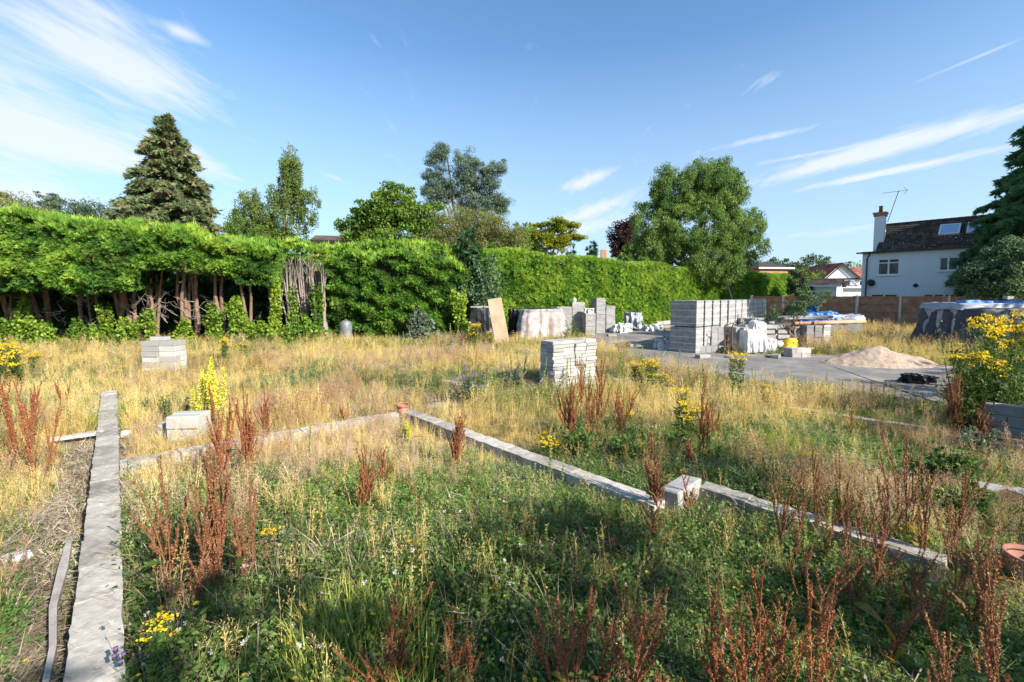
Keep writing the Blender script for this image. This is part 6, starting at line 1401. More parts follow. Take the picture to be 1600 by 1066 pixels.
docks = [
 (28, 745, 180, 7, 'red', .16, 'tall red dock clump at the left edge of the view'), (-8, 730, 150, 5, 'red', .2, 'red dock clump cut by the left edge'), (62, 765, 150, 3, 'red', .2, 'thin red dock leaning right of the left-edge clump'), (52, 700, 120, 3, 'red', .22, 'smaller red dock behind the left-edge clump'), (100, 650, 60, 2, 'red', .3, 'faint arching dock near the ivy and the long wall'),
 (350, 770, 165, 6, 'red', .14, 'sunlit orange-red dock left half of the big pair in the left centre'), (388, 760, 155, 7, 'red', .14, 'sunlit orange-red dock right half of the big pair in the left centre'), (415, 700, 85, 3, 'red', .1, 'small red dock behind the big sunlit pair'),
 (345, 935, 250, 7, 'brown', .17, 'tall dark brown dock in the left foreground, its top reaching the sunlit pair'), (385, 925, 200, 4, 'brown', .17, 'dark brown dock right of the tall foreground one at the left'), (265, 930, 235, 6, 'brown', .26, 'leaning dark brown dock beside the long left wall'), (305, 960, 190, 4, 'brown', .3, 'low wide dark dock between the two tall ones in the left foreground'),
 (578, 805, 112, 5, 'brown', .17, 'slender red-brown dock standing on the bare patch in the centre'), (566, 812, 90, 2, 'red', .08, 'thin red dock just left of the slender central one'), (598, 770, 70, 2, 'red', .12, 'short red dock just right of the slender central one'),
 (712, 738, 92, 6, 'red', .13, 'compact bright red dock in front of the middle diagonal wall'), (593, 655, 24, 1, 'red', .1, 'tiny red dock in the straw left of the terracotta pot'), (535, 665, 32, 1, 'red', .1, 'short thin dock in the straw near the crossing wall'), (655, 800, 60, 1, 'brown', .1, 'thin brown dock on the clover right of the centre'),
 (892, 700, 115, 9, 'red', .3, 'wide bushy red dock left part, right of the grey brick stack'), (930, 695, 130, 8, 'red', .28, 'tallest of the bushy red docks right of the grey brick stack'), (968, 680, 85, 7, 'red', .38, 'spreading red dock at the right of the bushy group'), (905, 640, 80, 4, 'red', .2, 'red dock close in front of the grey brick stack'),
 (1098, 722, 140, 6, 'red', .12, 'upright red dock beside the yellow ragwort right of centre'), (1078, 730, 60, 4, 'red', .2, 'low red dock at the foot of the upright one by the yellow ragwort'), (1118, 690, 60, 3, 'red', .2, 'short dock just right of the upright one by the yellow ragwort'),
 (1022, 808, 130, 6, 'brown', .22, 'open brown dock in front of the raised corner block'), (1075, 805, 75, 3, 'red', .12, 'red dock stem against the raised corner block'), (1020, 860, 70, 2, 'brown', .1, 'thin dock below the raised corner block'), (965, 905, 60, 1, 'red', .1, 'single short dock spike in the clover'),
 (1490, 685, 100, 10, 'brown', .18, 'dense dark red dock by the black bag and the yellow ragworts'), (1528, 700, 80, 4, 'brown', .2, 'brown dock by the low grey wall at right'), (1545, 705, 65, 4, 'brown', .25, 'brown dock touching the low grey wall at right'), (1332, 680, 52, 2, 'red', .1, 'small dock on the shaded edge near the low wall line'),
]
rf = [(1215, 870, 150, 5), (1262, 850, 160, 5), (1308, 850, 150, 6), (1290, 900, 150, 5), (1240, 930, 160, 4), (1350, 880, 150, 4), (1388, 870, 175, 6), (1408, 860, 195, 6), (1440, 890, 160, 5), (1370, 930, 150, 6), (1480, 900, 190, 5), (1500, 950, 140, 5), (1330, 970, 170, 6), (1420, 980, 150, 6), (1540, 940, 130, 6), (1525, 990, 110, 5), (1460, 1020, 150, 5), (1275, 1010, 170, 5), (1395, 1050, 160, 5), (1560, 900, 70, 3)]
where = ['just right of the raised corner block', 'standing over the diagonal wall at right', 'beside the small yellow flower at right', 'in the middle of the shaded thicket', 'at the left front of the thicket', 'between the diagonal wall and the thicket', 'behind the tallest dock of the thicket', 'tallest of the right-hand thicket', 'right of the tallest dock', 'below the tallest dock', 'tall and straight at the right of the thicket', 'over the grass left of the plant pot', 'in front of the diagonal wall end', 'low in the thicket above the broad leaves', 'next to the terracotta pot at the right edge', 'in front of the terracotta pot', 'bottom right of the thicket', 'with lit top at the thicket front', 'at the bottom edge among broad leaves', 'small, by the loose block at the right']
for px, py, h, n, kd, sp_, lab in docks: dock(lab, px, py, h, n, kd, sp_)
for (px, py, h, n), wv in zip(rf, where): dock('brown dock in the right foreground, '+wv, px, py, h, max(2, n-2), 'brown', .2, leaves_n=4, w=.8, shapes=(0, 1, 3, 4, 5))
fg = [(705, 1110, 150, 5, .5, 'rust-coloured dock with splayed stems at the bottom centre'), (620, 1100, 190, 4, .12, 'upright rust-coloured dock at the bottom, left of centre'), (600, 1125, 120, 4, .35, 'dark dock at the bottom edge left of centre'), (885, 1130, 205, 4, .5, 'arching rusty dock at the bottom edge right of centre'), (985, 1140, 220, 5, .45, 'leaning rusty dock at the bottom edge right of the arching one'), (1175, 1150, 310, 5, .2, 'tall sunlit orange dock at the bottom right of centre'), (1270, 1190, 330, 4, .12, 'nearest and tallest dock at the bottom right with a bright green stem'), (1120, 1110, 200, 4, .35, 'rusty dock left of the tall sunlit one at the bottom'), (1215, 1100, 200, 4, .3, 'rusty dock right of the tall sunlit one at the bottom'), (930, 1100, 110, 4, .6, 'low sprawling rusty dock at the bottom centre right')]
for px, py, h, n, sp_, lab in fg: dock(lab, px, py, h, n, 'red', sp_, leaves_n=4, shapes=(0, 3, 4, 5, 1), w=.8)
for k, (px, py, h) in enumerate(((1560, 1190, 330), (1470, 1200, 260))): dock(['dock with large leaves at the bottom right corner', 'brown dock at the bottom edge near the right corner'][k], px, py, h, 3, 'brown', .2, leaves_n=9)

# --- ragwort
def rag_stalk(nh, hr, dome=.35, dense=1.0, fmat='ragwort'):
    at = lambda t: np.array([.05*math.sin(t*2.2), .04*math.sin(t*3), t]); g = [tube3([at(t) for t in np.linspace(0, .9, 5)], .006)]; heads = []
    for i in range(nh):
        a = rng.uniform(0, 2*PI); r = hr*rng.random()**.5; t0 = rng.uniform(.62, .86); e = np.array([math.cos(a)*r, math.sin(a)*r, 1.0-dome*r*r/hr+rng.normal()*.015])+at(1)*[1, 1, 0]; g.append(tube3([at(t0), (at(t0)+e)/2+[0, 0, -.02], e], .003)); heads.append(e)
    V, F, T = merge(*g)
    P = []; 
    for e in heads:
        for q in range(int(9*dense)): P.append(e+np.array([rng.normal()*.022, rng.normal()*.022, rng.normal()*.008]))
    P = np.array(P); Vf, Ff, Tf = leaves(P, .026, None, 1.6, 1.0)
    n = int(60); ts = rng.uniform(.08, .85, n); a = rng.uniform(0, 2*PI, n); D = np.stack([np.cos(a), np.sin(a), .4*np.ones(n)], 1); Pl = np.array([at(t) for t in ts])+D*.05; lv = leaves(Pl, .11, np.clip(rng.normal(.5, .2, n), 0, 1), .2, .3, D=D*2.5)
    return np_mesh('stalk', V, F, M['weed'], T), np_mesh('flower_head', Vf, Ff, M[fmat], Tf), np_mesh('leaves', *lv[:2], M['weed'], lv[2])
RAG = [rag_stalk(14, .16), rag_stalk(18, .2), rag_stalk(10, .12), rag_stalk(22, .24, .5)]
def ragwort(label, px, py, hpx, ns, spread=.3, group='yellow ragworts', bushy=1.0, ls=1.0):
    p = gp(px, py); h = hpx/FPX*p.y; root = empty('ragwort_plant', (p.x, p.y, float(gz(p.x, p.y))), rng.uniform(0, 6), label, 'ragwort', group)
    for k in range(ns):
        st, fl, lv = RAG[rng.integers(0, 4)]; s = h*(1 if k == 0 else rng.uniform(.6, 1)); a = rng.uniform(0, 2*PI); tl = spread*rng.random(); e = Vector((math.cos(a)*tl, math.sin(a)*tl, 1)).to_track_quat('Z', 'Y').to_euler(); e.rotate_axis('Z', rng.uniform(0, 6))
        wd = max(.45, min(1.0, s))*ls; o = link('stalk', st, root, (rng.normal()*.05, rng.normal()*.05, 0), e, (wd, wd, s)); link('flower_head', fl, o); link('leaves', lv, o)
    return root
rg = [(22, 610, 75, 9, .45, 'broad yellow ragwort clump at the left edge before the ivy'), (-15, 605, 70, 5, .4, 'yellow ragwort cut by the left edge'), (48, 590, 45, 4, .4, 'smaller yellow ragwort right of the left-edge clump'), (357, 565, 38, 7, .5, 'wide low yellow ragwort in front of the ivy right of the block stack'), (378, 560, 26, 3, .4, 'small yellow ragwort beside the wide low one near the ivy'), (190, 595, 24, 3, .5, 'tiny yellow ragwort left of the block stack'),
 (742, 545, 42, 7, .35, 'yellow ragwort in front of the black sheeted pile'), (765, 545, 28, 3, .3, 'yellow ragwort at the foot of the plywood board'), (1072, 705, 100, 8, .14, 'dense bright yellow ragwort beside the red dock right of centre'), (1018, 625, 66, 5, .22, 'pale yellow ragwort between the brick stack and the drive'), (996, 620, 56, 4, .2, 'yellow ragwort left of the pale one near the drive'), (1040, 630, 50, 3, .2, 'small yellow ragwort right of the pale one near the drive'), (1150, 622, 72, 4, .12, 'yellow ragwort standing out against the drive and the hand truck'), (1190, 640, 42, 2, .15, 'thin yellow ragwort on the near edge of the drive'),
 (1272, 770, 60, 2, .15, 'small yellow ragwort above the right-hand thicket'), (848, 720, 42, 4, .3, 'low yellow ragwort left of the bushy docks'), (865, 725, 35, 2, .3, 'tiny yellow ragwort behind the diagonal wall'), (995, 720, 30, 2, .3, 'tiny yellow ragwort near the raised corner block'), (433, 870, 48, 1, .1, 'single yellow ragwort in the clover right of the dark docks'), (277, 1135, 168, 1, .03, 'yellow ragwort in the left foreground beside the wall'), (538, 535, 12, 2, .3, 'tiny yellow flower by the metal canister'), (985, 668, 30, 3, .3, 'small yellow flowers right of the spreading dock')]
for px, py, h, n, sp_, lab in rg: ragwort(lab, px, py, h, n, sp_)
rr_ = [(1498, 665, 120, 4, .35), (1545, 655, 165, 5, .28), (1590, 650, 150, 4, .3), (1520, 650, 90, 4, .4), (1570, 620, 125, 5, .35), (1485, 640, 60, 4, .3), (1540, 610, 70, 5, .3), (1610, 625, 140, 7, .3), (1500, 610, 75, 4, .3)]
rl = ['leftmost', 'tallest', 'right-edge', 'low front', 'rear tall', 'outermost left and smallest', 'middle rear', 'edge-cut', 'one nearest the black bag'] 
for (px, py, h, n, sp_), w_ in zip(rr_, rl): ragwort('%s ragwort of the big yellow-flowering mass at the right edge' % w_, px, py, h, n, sp_, ls=1.0)
def bush(label, px, py, hpx, wpx, n, mat='weed', ls=.05, name='weed_bush', cat='weed', group=None, asp=.4, tint=.4):
    p = gp(px, py); h = hpx/FPX*p.y; w = wpx/FPX*p.y*.5; root = empty(name, (p.x, p.y, float(gz(p.x, p.y))), 0, label, cat, group)
    g = []; k_ = max(5, n//60); C = np.stack([rng.normal(size=k_)*w*.45, rng.normal(size=k_)*w*.35, h*rng.uniform(.25, .95, k_)], 1)
    for c in C: g.append(tube3([(c[0]*.3, c[1]*.3, 0), (c[0]*.7, c[1]*.7, c[2]*.5), tuple(c)], .005))
    V, F, T = merge(*g); link('stems', np_mesh('stems', V, F, M['weed'], T), root)
    t = rng.random(n)**.8; i = rng.integers(0, k_, n); P = C[i]*np.stack([t**.8, t**.8, t], 1)+rng.normal(size=(n, 3))*w*.09; D = unit(P*[1, 1, .2])
    lv = leaves(P, ls, np.clip(rng.normal(tint, .2, n), 0, 1), .4, asp, D=D); link('leaves', np_mesh('leaves', *lv[:2], M[mat], lv[2]), root); return root
bush('grey-green feathery weed at the left of the ragwort mass, in front of the dark tarpaulin', 1508, 640, 150, 90, 2200, 'grey_leaf', .05)
bush('tall leafy weed mass under the ragworts at the right edge', 1560, 670, 150, 130, 4200, 'weed', .06)
bush('leafy weed mass cut by the right edge above the low grey wall', 1620, 650, 170, 90, 2600, 'weed', .06)
bush('feathery green weed in the straw behind the low block pile', 262, 665, 55, 45, 1500, 'weed', .035, asp=.2)
bush('feathery green weed left of the low block pile', 232, 650, 35, 40, 800, 'weed', .03, asp=.2)
bush('leafy green weed behind the diagonal wall below the bushy docks', 905, 715, 55, 90, 1600, 'weed', .05, asp=.5, tint=.6)
bush('leafy green weed in front of the bushy docks, right part', 985, 720, 45, 90, 1400, 'weed', .045, asp=.5, tint=.6)
bush('green weeds growing from the grey bulk bag', 1040, 545, 22, 22, 400, 'weed', .05)
bush('green and orange weeds at the foot of the grey block stacks', 893, 533, 38, 40, 1100, 'weed', .08, tint=.6)
bush('weeds on top of the grey bulk bag by the hedge', 993, 512, 30, 28, 500, 'weed', .1, tint=.5)
bush('leafy weed right of the low block wall on the bare earth', 1525, 720, 55, 70, 1400, 'grey_leaf', .05)
bush('tall nettle-like weed in front of the low grey wall', 1470, 770, 75, 110, 2200, 'weed', .055)
bush('nettle-like weeds at the right in front of the loose block', 1500, 830, 70, 110, 2200, 'weed', .05)
bush('dead dry weed beside the ragwort by the black sheeted pile', 723, 545, 26, 30, 700, 'rust_brown', .07)

# --- mullein
def mull_spike(bare=.35, r=.035, fm='mullein', dn=420):
    at = lambda t: np.array([.015*math.sin(t*4), .01*math.sin(t*6), t]); st = tube3([at(t) for t in np.linspace(0, 1, 6)], .009)
    n = dn; t = bare+(1-bare)*rng.random(n); a = rng.uniform(0, 2*PI, n); rr = r*(1.15-.85*((t-bare)/(1-bare))**2)*rng.uniform(.5, 1.1, n); P = np.stack([rr*np.cos(a), rr*np.sin(a), t], 1); f = leaves(P, .026, None, .1, .9, D=np.stack([np.cos(a), np.sin(a), .2*np.ones(n)], 1))
    return np_mesh('stalk', *st[:2], M['spike'], st[2]), np_mesh('flower_spike', *f[:2], M[fm], f[2])
MU = [mull_spike(.3, .04), mull_spike(.45, .03), mull_spike(.2, .045)]
GL = [blade_leaf(.3, .11, M['grey_leaf'], curl=c) for c in (.3, .6)]
for px, py, h, ns, lab in ((318, 668, 108, 4, 'tall yellow mullein with several spikes, left one of the pair'), (345, 672, 118, 4, 'tallest yellow mullein, right one of the pair, grey-green leaves at its foot'), (330, 640, 60, 2, 'shorter yellow mullein behind the tall pair'), (635, 702, 45, 2, 'short yellow-green mullein below the terracotta pot')):
    p = gp(px, py); h_ = h/FPX*p.y; root = empty('mullein_plant', (p.x, p.y, 0), rng.uniform(0, 6), lab, 'mullein', 'yellow mulleins')
    for k in range(ns): a, f = MU[k % 3]; s = h_*(1 if k == 0 else rng.uniform(.6, .9)); o = link('stalk', a, root, (rng.normal()*.05, rng.normal()*.05, 0), (rng.normal()*.07, rng.normal()*.07, 0), (max(.8, h_), max(.8, h_), s)); link('flower_spike', f, o)
    for k in range(6): link('leaf', GL[k % 2], root, (0, 0, .03+.02*k), (0, rng.normal()*.2-.2, k*1.1), .8)
# --- pale green spikes
def green_spike(n=150, r=.03, fm='spike', L=.05):
    at = lambda t: np.array([.02*math.sin(t*3), .015*math.sin(t*4), t]); st = tube3([at(t) for t in np.linspace(0, 1, 5)], .004)
    t = .12+.88*rng.random(n)**.8; a = rng.uniform(0, 2*PI, n); D = np.stack([np.cos(a), np.sin(a), .9*np.ones(n)], 1); P = np.stack([.0*t+.02*np.sin(t*3), .015*np.sin(t*4), t], 1)+D*r*.5*(1.1-.6*t[:, None]); f = leaves(P, L, np.clip(.3+.5*t+rng.normal(size=n)*.12, 0, 1), .1, .28, D=D*3)
    return np_mesh('stem', *st[:2], M['weed'], st[2]), np_mesh('leaves', *f[:2], M[fm], f[2])
GS = [green_spike(), green_spike(200, .04), green_spike(120, .022), green_spike(170, .05, L=.06)]
def spike_plants(label, group, pts):
    for px, py, h in pts:
        p = gp(px, py); 
        if in_drive(p.x, p.y) > .5: continue
        s = h/FPX*p.y; root = empty('weed_spike', (p.x, p.y, float(gz(p.x, p.y))), rng.uniform(0, 6), label, 'weed spike', group); root.rotation_euler = (rng.normal()*.06, rng.normal()*.06, rng.uniform(0, 6))
        a, f = GS[rng.integers(0, 4)]; w_ = max(.5, min(1, s))*rng.uniform(.8, 1.2); o = link('stem', a, root, None, None, (w_, w_, s)); link('leaves', f, root, None, None, (w_, w_, s))
R_ = rng.uniform
spike_plants('pale green weed spike in the grass left of the grey brick stack', 'green spikes left of the brick stack', [(R_(765, 860), R_(590, 660), R_(35, 62)) for _ in range(22)])
spike_plants('pale green weed spike standing in front of the grey brick stack', 'green spikes before the brick stack', [(R_(862, 925), R_(606, 640), R_(38, 60)) for _ in range(9)])
spike_plants('pale green weed spike in the grass between the bushy docks and the drive', 'green spikes before the drive', [(R_(940, 1110), R_(590, 655), R_(35, 65)) for _ in range(26)])
spike_plants('pale green weed spike at the near edge of the drive, right of the yellow ragworts', 'green spikes along the drive edge', [(R_(1110, 1400), 0, 0) for _ in range(0)]+[(x, 600+ (x-1100)*.09+R_(4, 28), R_(22, 48)) for x in R_(1110, 1400, 24)])
spike_plants('pale green weed spike at the foot of the dark hedge', 'green spikes at the hedge foot', [(R_(600, 760), R_(542, 552), R_(18, 40)) for _ in range(16)])
spike_plants('tall bright green weed spike in the straw near the crossing wall', 'green spikes near the crossing wall', [(483, 742, 80), (519, 690, 34), (601, 690, 45), (604, 760, 60), (455, 700, 30)])
spike_plants('thin stalk standing in the clover right of the central bare patch', 'thin stalks in the clover', [(R_(730, 900), R_(770, 860), R_(40, 80)) for _ in range(14)])
spike_plants('thin pale weed spike in the shaded foreground grass', 'thin spikes in the shaded foreground', [(R_(450, 1300), R_(900, 1120), R_(60, 130)) for _ in range(34)])
# --- buddleia / purple
def purple_spike():
    n = 160; t = rng.random(n); a = rng.uniform(0, 2*PI, n); r = .022*(1-t*.8); P = np.stack([r*np.cos(a), r*np.sin(a), t*.2], 1); return np_mesh('flower_spike', *(lambda q: (q[0], q[1]))(leaves(P, .02, None, .1, .9)), M['purple'], np.repeat(rng.random(n), 4))
PS = [purple_spike() for _ in range(3)]
for px, py, hpx, ns, lab in ((735, 635, 60, 9, 'purple-flowered buddleia bush in the grass left of the grey brick stack'), (800, 615, 50, 6, 'purple-flowered buddleia right beside the grey brick stack'), (712, 560, 36, 3, 'thin buddleia with purple flowers by the ragwort at the sheeted pile'), (1597, 660, 45, 2, 'purple flower spray at the right edge above the low wall'), (868, 615, 42, 1, 'single purple flower in front of the grey brick stack')):
    p = gp(px, py); h = hpx/FPX*p.y; root = bush(lab, px, py, hpx, hpx*1.1, 160*ns, 'grey_leaf', .06, 'buddleia_bush', 'buddleia', None)
    for k in range(ns):
        a = rng.uniform(0, 2*PI); r = h*.5*rng.random()**.5; e = Vector((math.cos(a)*.7, math.sin(a)*.5, .8)).to_track_quat('Z', 'Y').to_euler(); link('flower_spike', PS[k % 3], root, (math.cos(a)*r, math.sin(a)*r*.7, h*rng.uniform(.5, 1.0)), e, rng.uniform(.4, .7))
# thistles
def thistle(label, px, py, hpx):
    p = gp(px, py); h = hpx/FPX*p.y; root = bush(label, px, py, hpx*.8, hpx*.45, 260, 'grey_leaf', .07, 'thistle_plant', 'thistle', 'purple thistles', asp=.25)
    for k in range(4):
        mb = MB().lathe([(0, 0), (.014, .005), (.018, .018), (.012, .03)], 8); b_ = mb.build('bud', M['weed'], root, (rng.normal()*.06*h, rng.normal()*.06*h, h*rng.uniform(.75, 1)), None); b_.scale = (.55, .55, .55)
        MB().lathe([(.008, .028), (.02, .048), (.006, .05)], 8).build('flower', M['purple'], b_)
thistle('purple thistle beside the long left wall in the foreground', 190, 1100, 100); thistle('purple thistle behind the tall mullein pair', 292, 650, 28); thistle('purple thistle head in front of the sunlit red docks', 345, 660, 36); thistle('thistle with white-grey heads in the right-hand shade', 1385, 830, 60)
# broad-leaved seedling
BL = [blade_leaf(.14, .085, M['dock_leaf'], curl=c) for c in (.3, .55)]
for px, py, s, lab in ((885, 935, 1.0, 'young broad-leaved plant in the clover, right of centre'), (1135, 930, .7, 'small broad-leaved plant below the raised corner block'), (440, 870, .8, 'grey-leaved young plant beside the small yellow ragwort'), (500, 640, .8, 'broad-leaved weed in the straw beyond the crossing wall')):
    p = gp(px, py); root = empty('broad_leaved_plant', (p.x, p.y, 0), 0, lab, 'plant')
    MB().tube([(0, 0, 0), (.01, 0, .14*s)], .005, 5).build('stem', M['weed'], root)
    for k in range(9): link('leaf', (GL if 'grey' in lab else BL)[k % 2], root, (0, 0, (.04+.014*k)*s), (0, rng.normal()*.15-.35, k*2.4), s*(.9 if 'grey' not in lab else .5))

# ================================================================== ground cover
M['straw_dead'] = M['straw_in']
str_t = [tuft(15, .22, .0040, .045, .35, M['straw_in']) for _ in range(4)]; gold_t = [tuft(14, .20, .0048, .045, .3, M['gold_in']) for _ in range(3)]; grn_t = [tuft(13, .17, .0055, .04, .4, M['grass_in']) for _ in range(4)]
sg_t = [seedgrass(4, .34, M['straw_in'], .1) for _ in range(3)]; pk_t = [seedgrass(7, .34, M['pinkgrass_in'], .13, 1.6) for _ in range(3)]
lw_t = [leafy(5, .16, 9, .026, M['weed_in'], .06, .4) for _ in range(4)]+[leafy(3, .26, 12, .03, M['weed_in'], .04, .2)]
cv_t = [trefoil(16, .05, .055, .016, M['clover_in']) for _ in range(4)]; li_t = [litter(16, .07, M['litter_in']) for _ in range(4)]
fy_t = [flowerdots(2, .20, .04, .008, M['weed_in'], M['dot_yellow_in']) for _ in range(2)]; fw_t = [flowerdots(2, .22, .05, .009, M['straw_in'], M['dot_white_in'], 16, True) for _ in range(2)]
pb_t = [pebble(.012, M['pebble_in']) for _ in range(3)]
def mid(x, y): return np.exp(-((y-3.2)/2.2)**2)
def lawnish(x, y): return field_green(x, y)
nb_ = lambda x, y: (1-.92*field_bare(x, y))
def stunt(x, y): return 1
cl = lambda x, y: np.clip((field_green(x, y)-.42)*2.6, 0, 1)*np.clip(.75+.7*fbm(x, y, 3.2, 3, 61), .1, 1)*nb_(x, y)*(y < 6.2)
cover('clover', 'low mat of clover and small green leaves over the near ground', 120000, cl, cv_t, (.7, 1.3), (.1, .9), pw=.9, y1=6.5, tilt=.2)
cover('litter', 'dead straw litter lying on the ground', 90000, lambda x, y: .35+.65*field_bare(x, y), li_t, (.8, 1.6), (.1, 1), pw=1, y1=15, grow=1.0)
cover('straw_grass', 'dry straw-coloured grass covering the open ground', 115000, lambda x, y: np.clip(1.15-1.35*field_green(x, y), .10, 1)*nb_(x, y)*(.35+.65*np.clip((y-2.5)/3, 0, 1)), str_t, (.45, 1.05), (.15, .95), pw=.75, y1=18, grow=.5, hn=.5, mg=.08)
cover('golden_grass', 'yellow-green grass tufts among the straw', 60000, lambda x, y: np.clip(.75-.7*np.abs(field_green(x, y)-.4)*2, .05, 1)*nb_(x, y)*(.4+.6*np.clip((y-2.5)/3, 0, 1)), gold_t, (.4, 1.0), (.1, .9), pw=.8, y1=18, grow=.6, hn=.5)
cover('green_grass', 'green grass growing in the shaded and damp patches', 75000, lambda x, y: np.clip(field_green(x, y)*1.2-.12, .03, 1)*nb_(x, y), grn_t, (.35, 1.0), (.1, .9), pw=.9, y1=17, grow=.5, hn=.5)
cover('leafy_weeds', 'small leafy weeds scattered through the grass', 60000, lambda x, y: np.clip(field_green(x, y)*1.1-.05, .16, 1)*(1-.7*field_bare(x, y)), lw_t, (.35, .95), (.1, .9), pw=1, y1=16, grow=.5, tilt=.1, mg=.07)
cover('seed_grass', 'tall dry grass stalks with seed heads', 30000, lambda x, y: np.clip(.9-.8*field_green(x, y), .22, 1)*nb_(x, y)*np.clip((y-1.8)/4, .12, 1), sg_t, (.5, 1.15), (.2, .9), pw=.7, y1=18, grow=.5, tilt=.08, mg=.12)
cover('reddish_grass', 'reddish brown seeding grass in drifts', 16000, lambda x, y: np.clip(fbm(x, y, .9, 3, 91)*2.2-.35+1.2*np.exp(-((x+3)**2+(y-7.6)**2)/1.5), 0, 1)*nb_(x, y)*np.clip((y-2.5)/3, .1, 1), pk_t, (.6, 1.1), (.2, .9), pw=.8, y1=17, grow=.5)
cover('yellow_wildflowers', 'tiny yellow wild flowers dotted through the grass', 1100, lambda x, y: np.full(x.shape, .7), fy_t, (.6, 1.3), pw=1, y1=15, grow=.8)
cover('white_seed_clocks', 'fluffy white seed heads dotted in the near grass', 330, lambda x, y: np.clip(field_green(x, y)*1.5-.2, .1, 1), fw_t, (.6, 1.2), pw=1.2, y1=9, grow=.5)
bs_t = [tuft(6, .30, .0035, .05, .5, M['brown_in']) for _ in range(3)]+[leafy(3, .26, 10, .02, M['brown_in'], .04, .5)]
cover('dead_stalks', 'dead brown stalks and withered weeds standing through the cover', 15000, lambda x, y: np.clip(.35+.7*fbm(x, y, 1.6, 3, 63), .05, 1), bs_t, (.4, 1.1), (.1, .9), pw=1, y1=15, grow=.4, mg=.08)
def rosette(n, L, W, mat):
    V = []; F = []; o = 0
    for i in range(n):
        a = rng.uniform(0, 2*PI); l = L*rng.uniform(.6, 1.1); up = rng.uniform(.15, .8); d = np.array([math.cos(a), math.sin(a), 0]); s = np.array([-math.sin(a), math.cos(a), rng.normal()*.2])
        for k in range(5):
            t = k/4; w = W*l/L*math.sin(PI*t**.7)*.5+.001; c = d*l*t+np.array([0, 0, l*(up*t-.55*t*t)]); V += [c-s*w, c+s*w+np.array([0, 0, .1*w])]
        for k in range(4): q = o+2*k; F += [(q, q+1, q+3), (q, q+3, q+2)]
        o += 10
    return np_mesh('rosette', V, F, mat)
ro_t = [rosette(7, .09, .026, M['weed_in']) for _ in range(3)]+[rosette(6, .11, .045, M['clover_in']) for _ in range(2)]+[rosette(5, .10, .035, M['gold_in'])]
cover('leaf_rosettes', 'low rosettes of broad leaves among the grass', 9000, lambda x, y: np.clip(field_green(x, y)+.1, .1, 1)*(1-.6*field_bare(x, y)), ro_t, (.5, 1.5), (.0, .9), pw=1.1, y1=11, grow=.5, tilt=.2)
mt_t = [tuft(16, .16, .004, .07, 1.6, M['litter_in']) for _ in range(3)]
cover('flattened_thatch', 'flattened dead grass matted over the ground', 26000, lambda x, y: np.clip(.25+.9*fbm(x, y, 2.2, 3, 67)+.4*field_bare(x, y), .05, 1), mt_t, (.5, 1.2), (.2, 1), pw=1.0, y1=12, grow=.6, tilt=.5)
cover('pebbles', 'small stones and grit lying on the bare ground', 14000, lambda x, y: np.clip(field_bare(x, y)*1.3-.1, .02, 1), pb_t, (.4, 2.0), (.0, 1), pw=1, y1=9, tilt=.5)
# tall grass at the drive's far side and round the heap
def strip(name, label, n, poly, protos, scl, tint=(.1, .9)):
    X0, X1 = min(p.x for p in poly), max(p.x for p in poly); Y0, Y1 = min(p.y for p in poly), max(p.y for p in poly); A = np.array([(p.x, p.y) for p in poly])
    X = rng.uniform(X0, X1, n); Y = rng.uniform(Y0, Y1, n); k = in_poly(X, Y, A) & (((X-HEAP[0])/1.55)**2+((Y-HEAP[1])/.85)**2 > 1); X = X[k]; Y = Y[k]; n = len(X); s = rng.uniform(*scl, n)*(1+.5*fbm(X, Y, 1.3, 3, 55)); print(name, n)
    return scatter(name, np.stack([X, Y, X*0], 1), np.stack([rng.normal(size=n)*.1, rng.normal(size=n)*.1, rng.uniform(0, 6.3, n)], 1), np.stack([s*1.3, s*1.3, s], 1), rng.integers(0, len(protos), n), np.clip(rng.uniform(*tint, n)+.3*fbm(X, Y, .9, 3, 56), 0, 1), protos, label)
PL = [gp(1262, 556), gp(1330, 552), gp(1480, 572), gp(1600, 585), gp(1800, 590), gp(1800, 515), gp(1480, 505), gp(1300, 508), gp(1262, 530)]
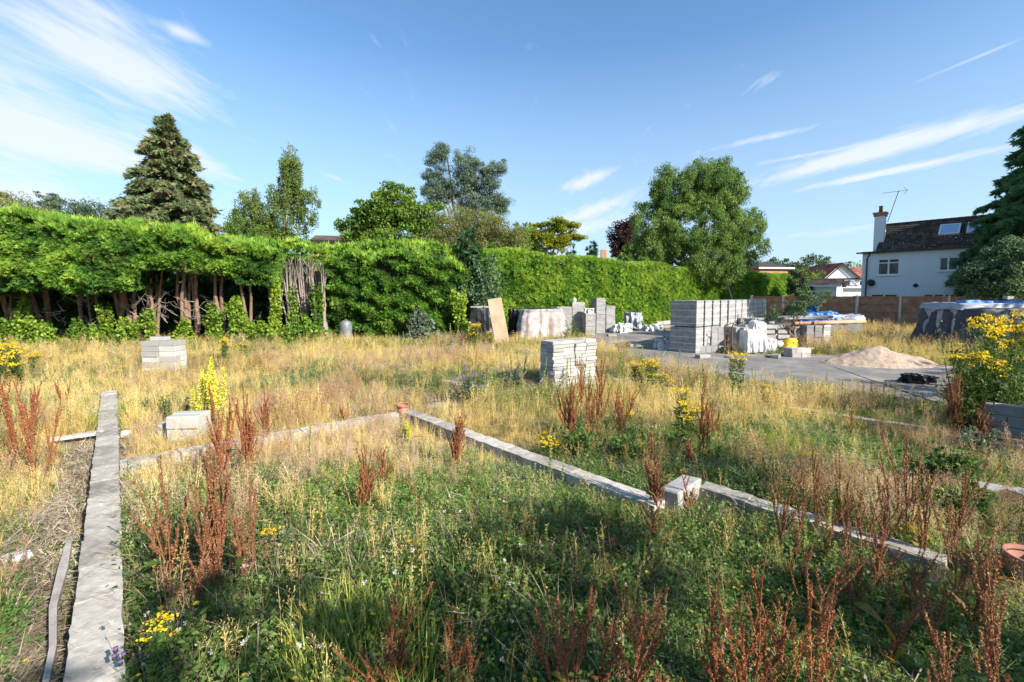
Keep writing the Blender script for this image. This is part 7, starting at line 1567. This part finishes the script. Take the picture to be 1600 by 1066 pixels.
strip('tall_straw_grass', 'tall straw-coloured grass beyond the drive in front of the fence', 14000, PL, sg_t+str_t, (.9, 1.9))
strip('tall_green_grass', 'tall green grass beyond the drive in front of the fence', 10000, PL, grn_t+lw_t, (.9, 2.0))
strip('tall_reddish_grass', 'reddish seeding weeds beyond the drive in front of the fence', 1300, PL, pk_t, (1.0, 1.9))
PB = [gp(-100, 556), gp(300, 553), gp(760, 545), gp(920, 540), gp(920, 532), gp(730, 530), gp(420, 533), gp(-100, 537)]
strip('hedge_foot_weeds', 'green weeds growing along the foot of the hedge', 9000, PB, lw_t+grn_t, (.7, 1.7))
strip('hedge_foot_straw', 'straw grass along the foot of the hedge', 4000, PB, sg_t+str_t, (.7, 1.4))
# sunlit tall grass along the bottom of the view
PF = [gp(470, 1150), gp(480, 985), gp(640, 1000), gp(700, 1180)]
strip('tall_lime_grass', 'tall yellow-green grass at the bottom edge left of centre', 420, PF, gold_t+grn_t[:1], (.9, 1.5))
# lush green tufts that stand out
for px, py, s, mt, lab in ((1210, 705, 1.0, gold_t, 'thick yellow-green grass tussock beyond the second diagonal wall'), (590, 890, .9, grn_t, 'dark green grass tussock in the clover'), (1500, 660, 1.2, grn_t, 'fine green grass tussock at the near edge of the drive'), (640, 715, .8, grn_t, 'green tussock near the central bare patch'), (1395, 655, 1.3, grn_t, 'green grass tussock below the black bag'), (520, 1075, .9, gold_t, 'sunlit yellow-green grass tussock at the bottom edge')):
    p = gp(px, py); n = 90; a = rng.uniform(0, 2*PI, n); r = .32*s*rng.random(n)**.6; P = np.stack([p.x+r*np.cos(a), p.y+r*np.sin(a), 0*a], 1)
    sc = rng.uniform(.8, 1.5, n)*s; o = scatter('grass_tussock', P, np.stack([-np.sin(a)*.5*r/.3, np.cos(a)*.5*r/.3, rng.uniform(0, 6, n)], 1), np.stack([sc, sc, sc], 1), rng.integers(0, len(mt), n), rng.uniform(.2, .9, n), mt, lab)
print('objects', len(scene.objects), 'tris', sum(len(me.polygons) for me in bpy.data.meshes))
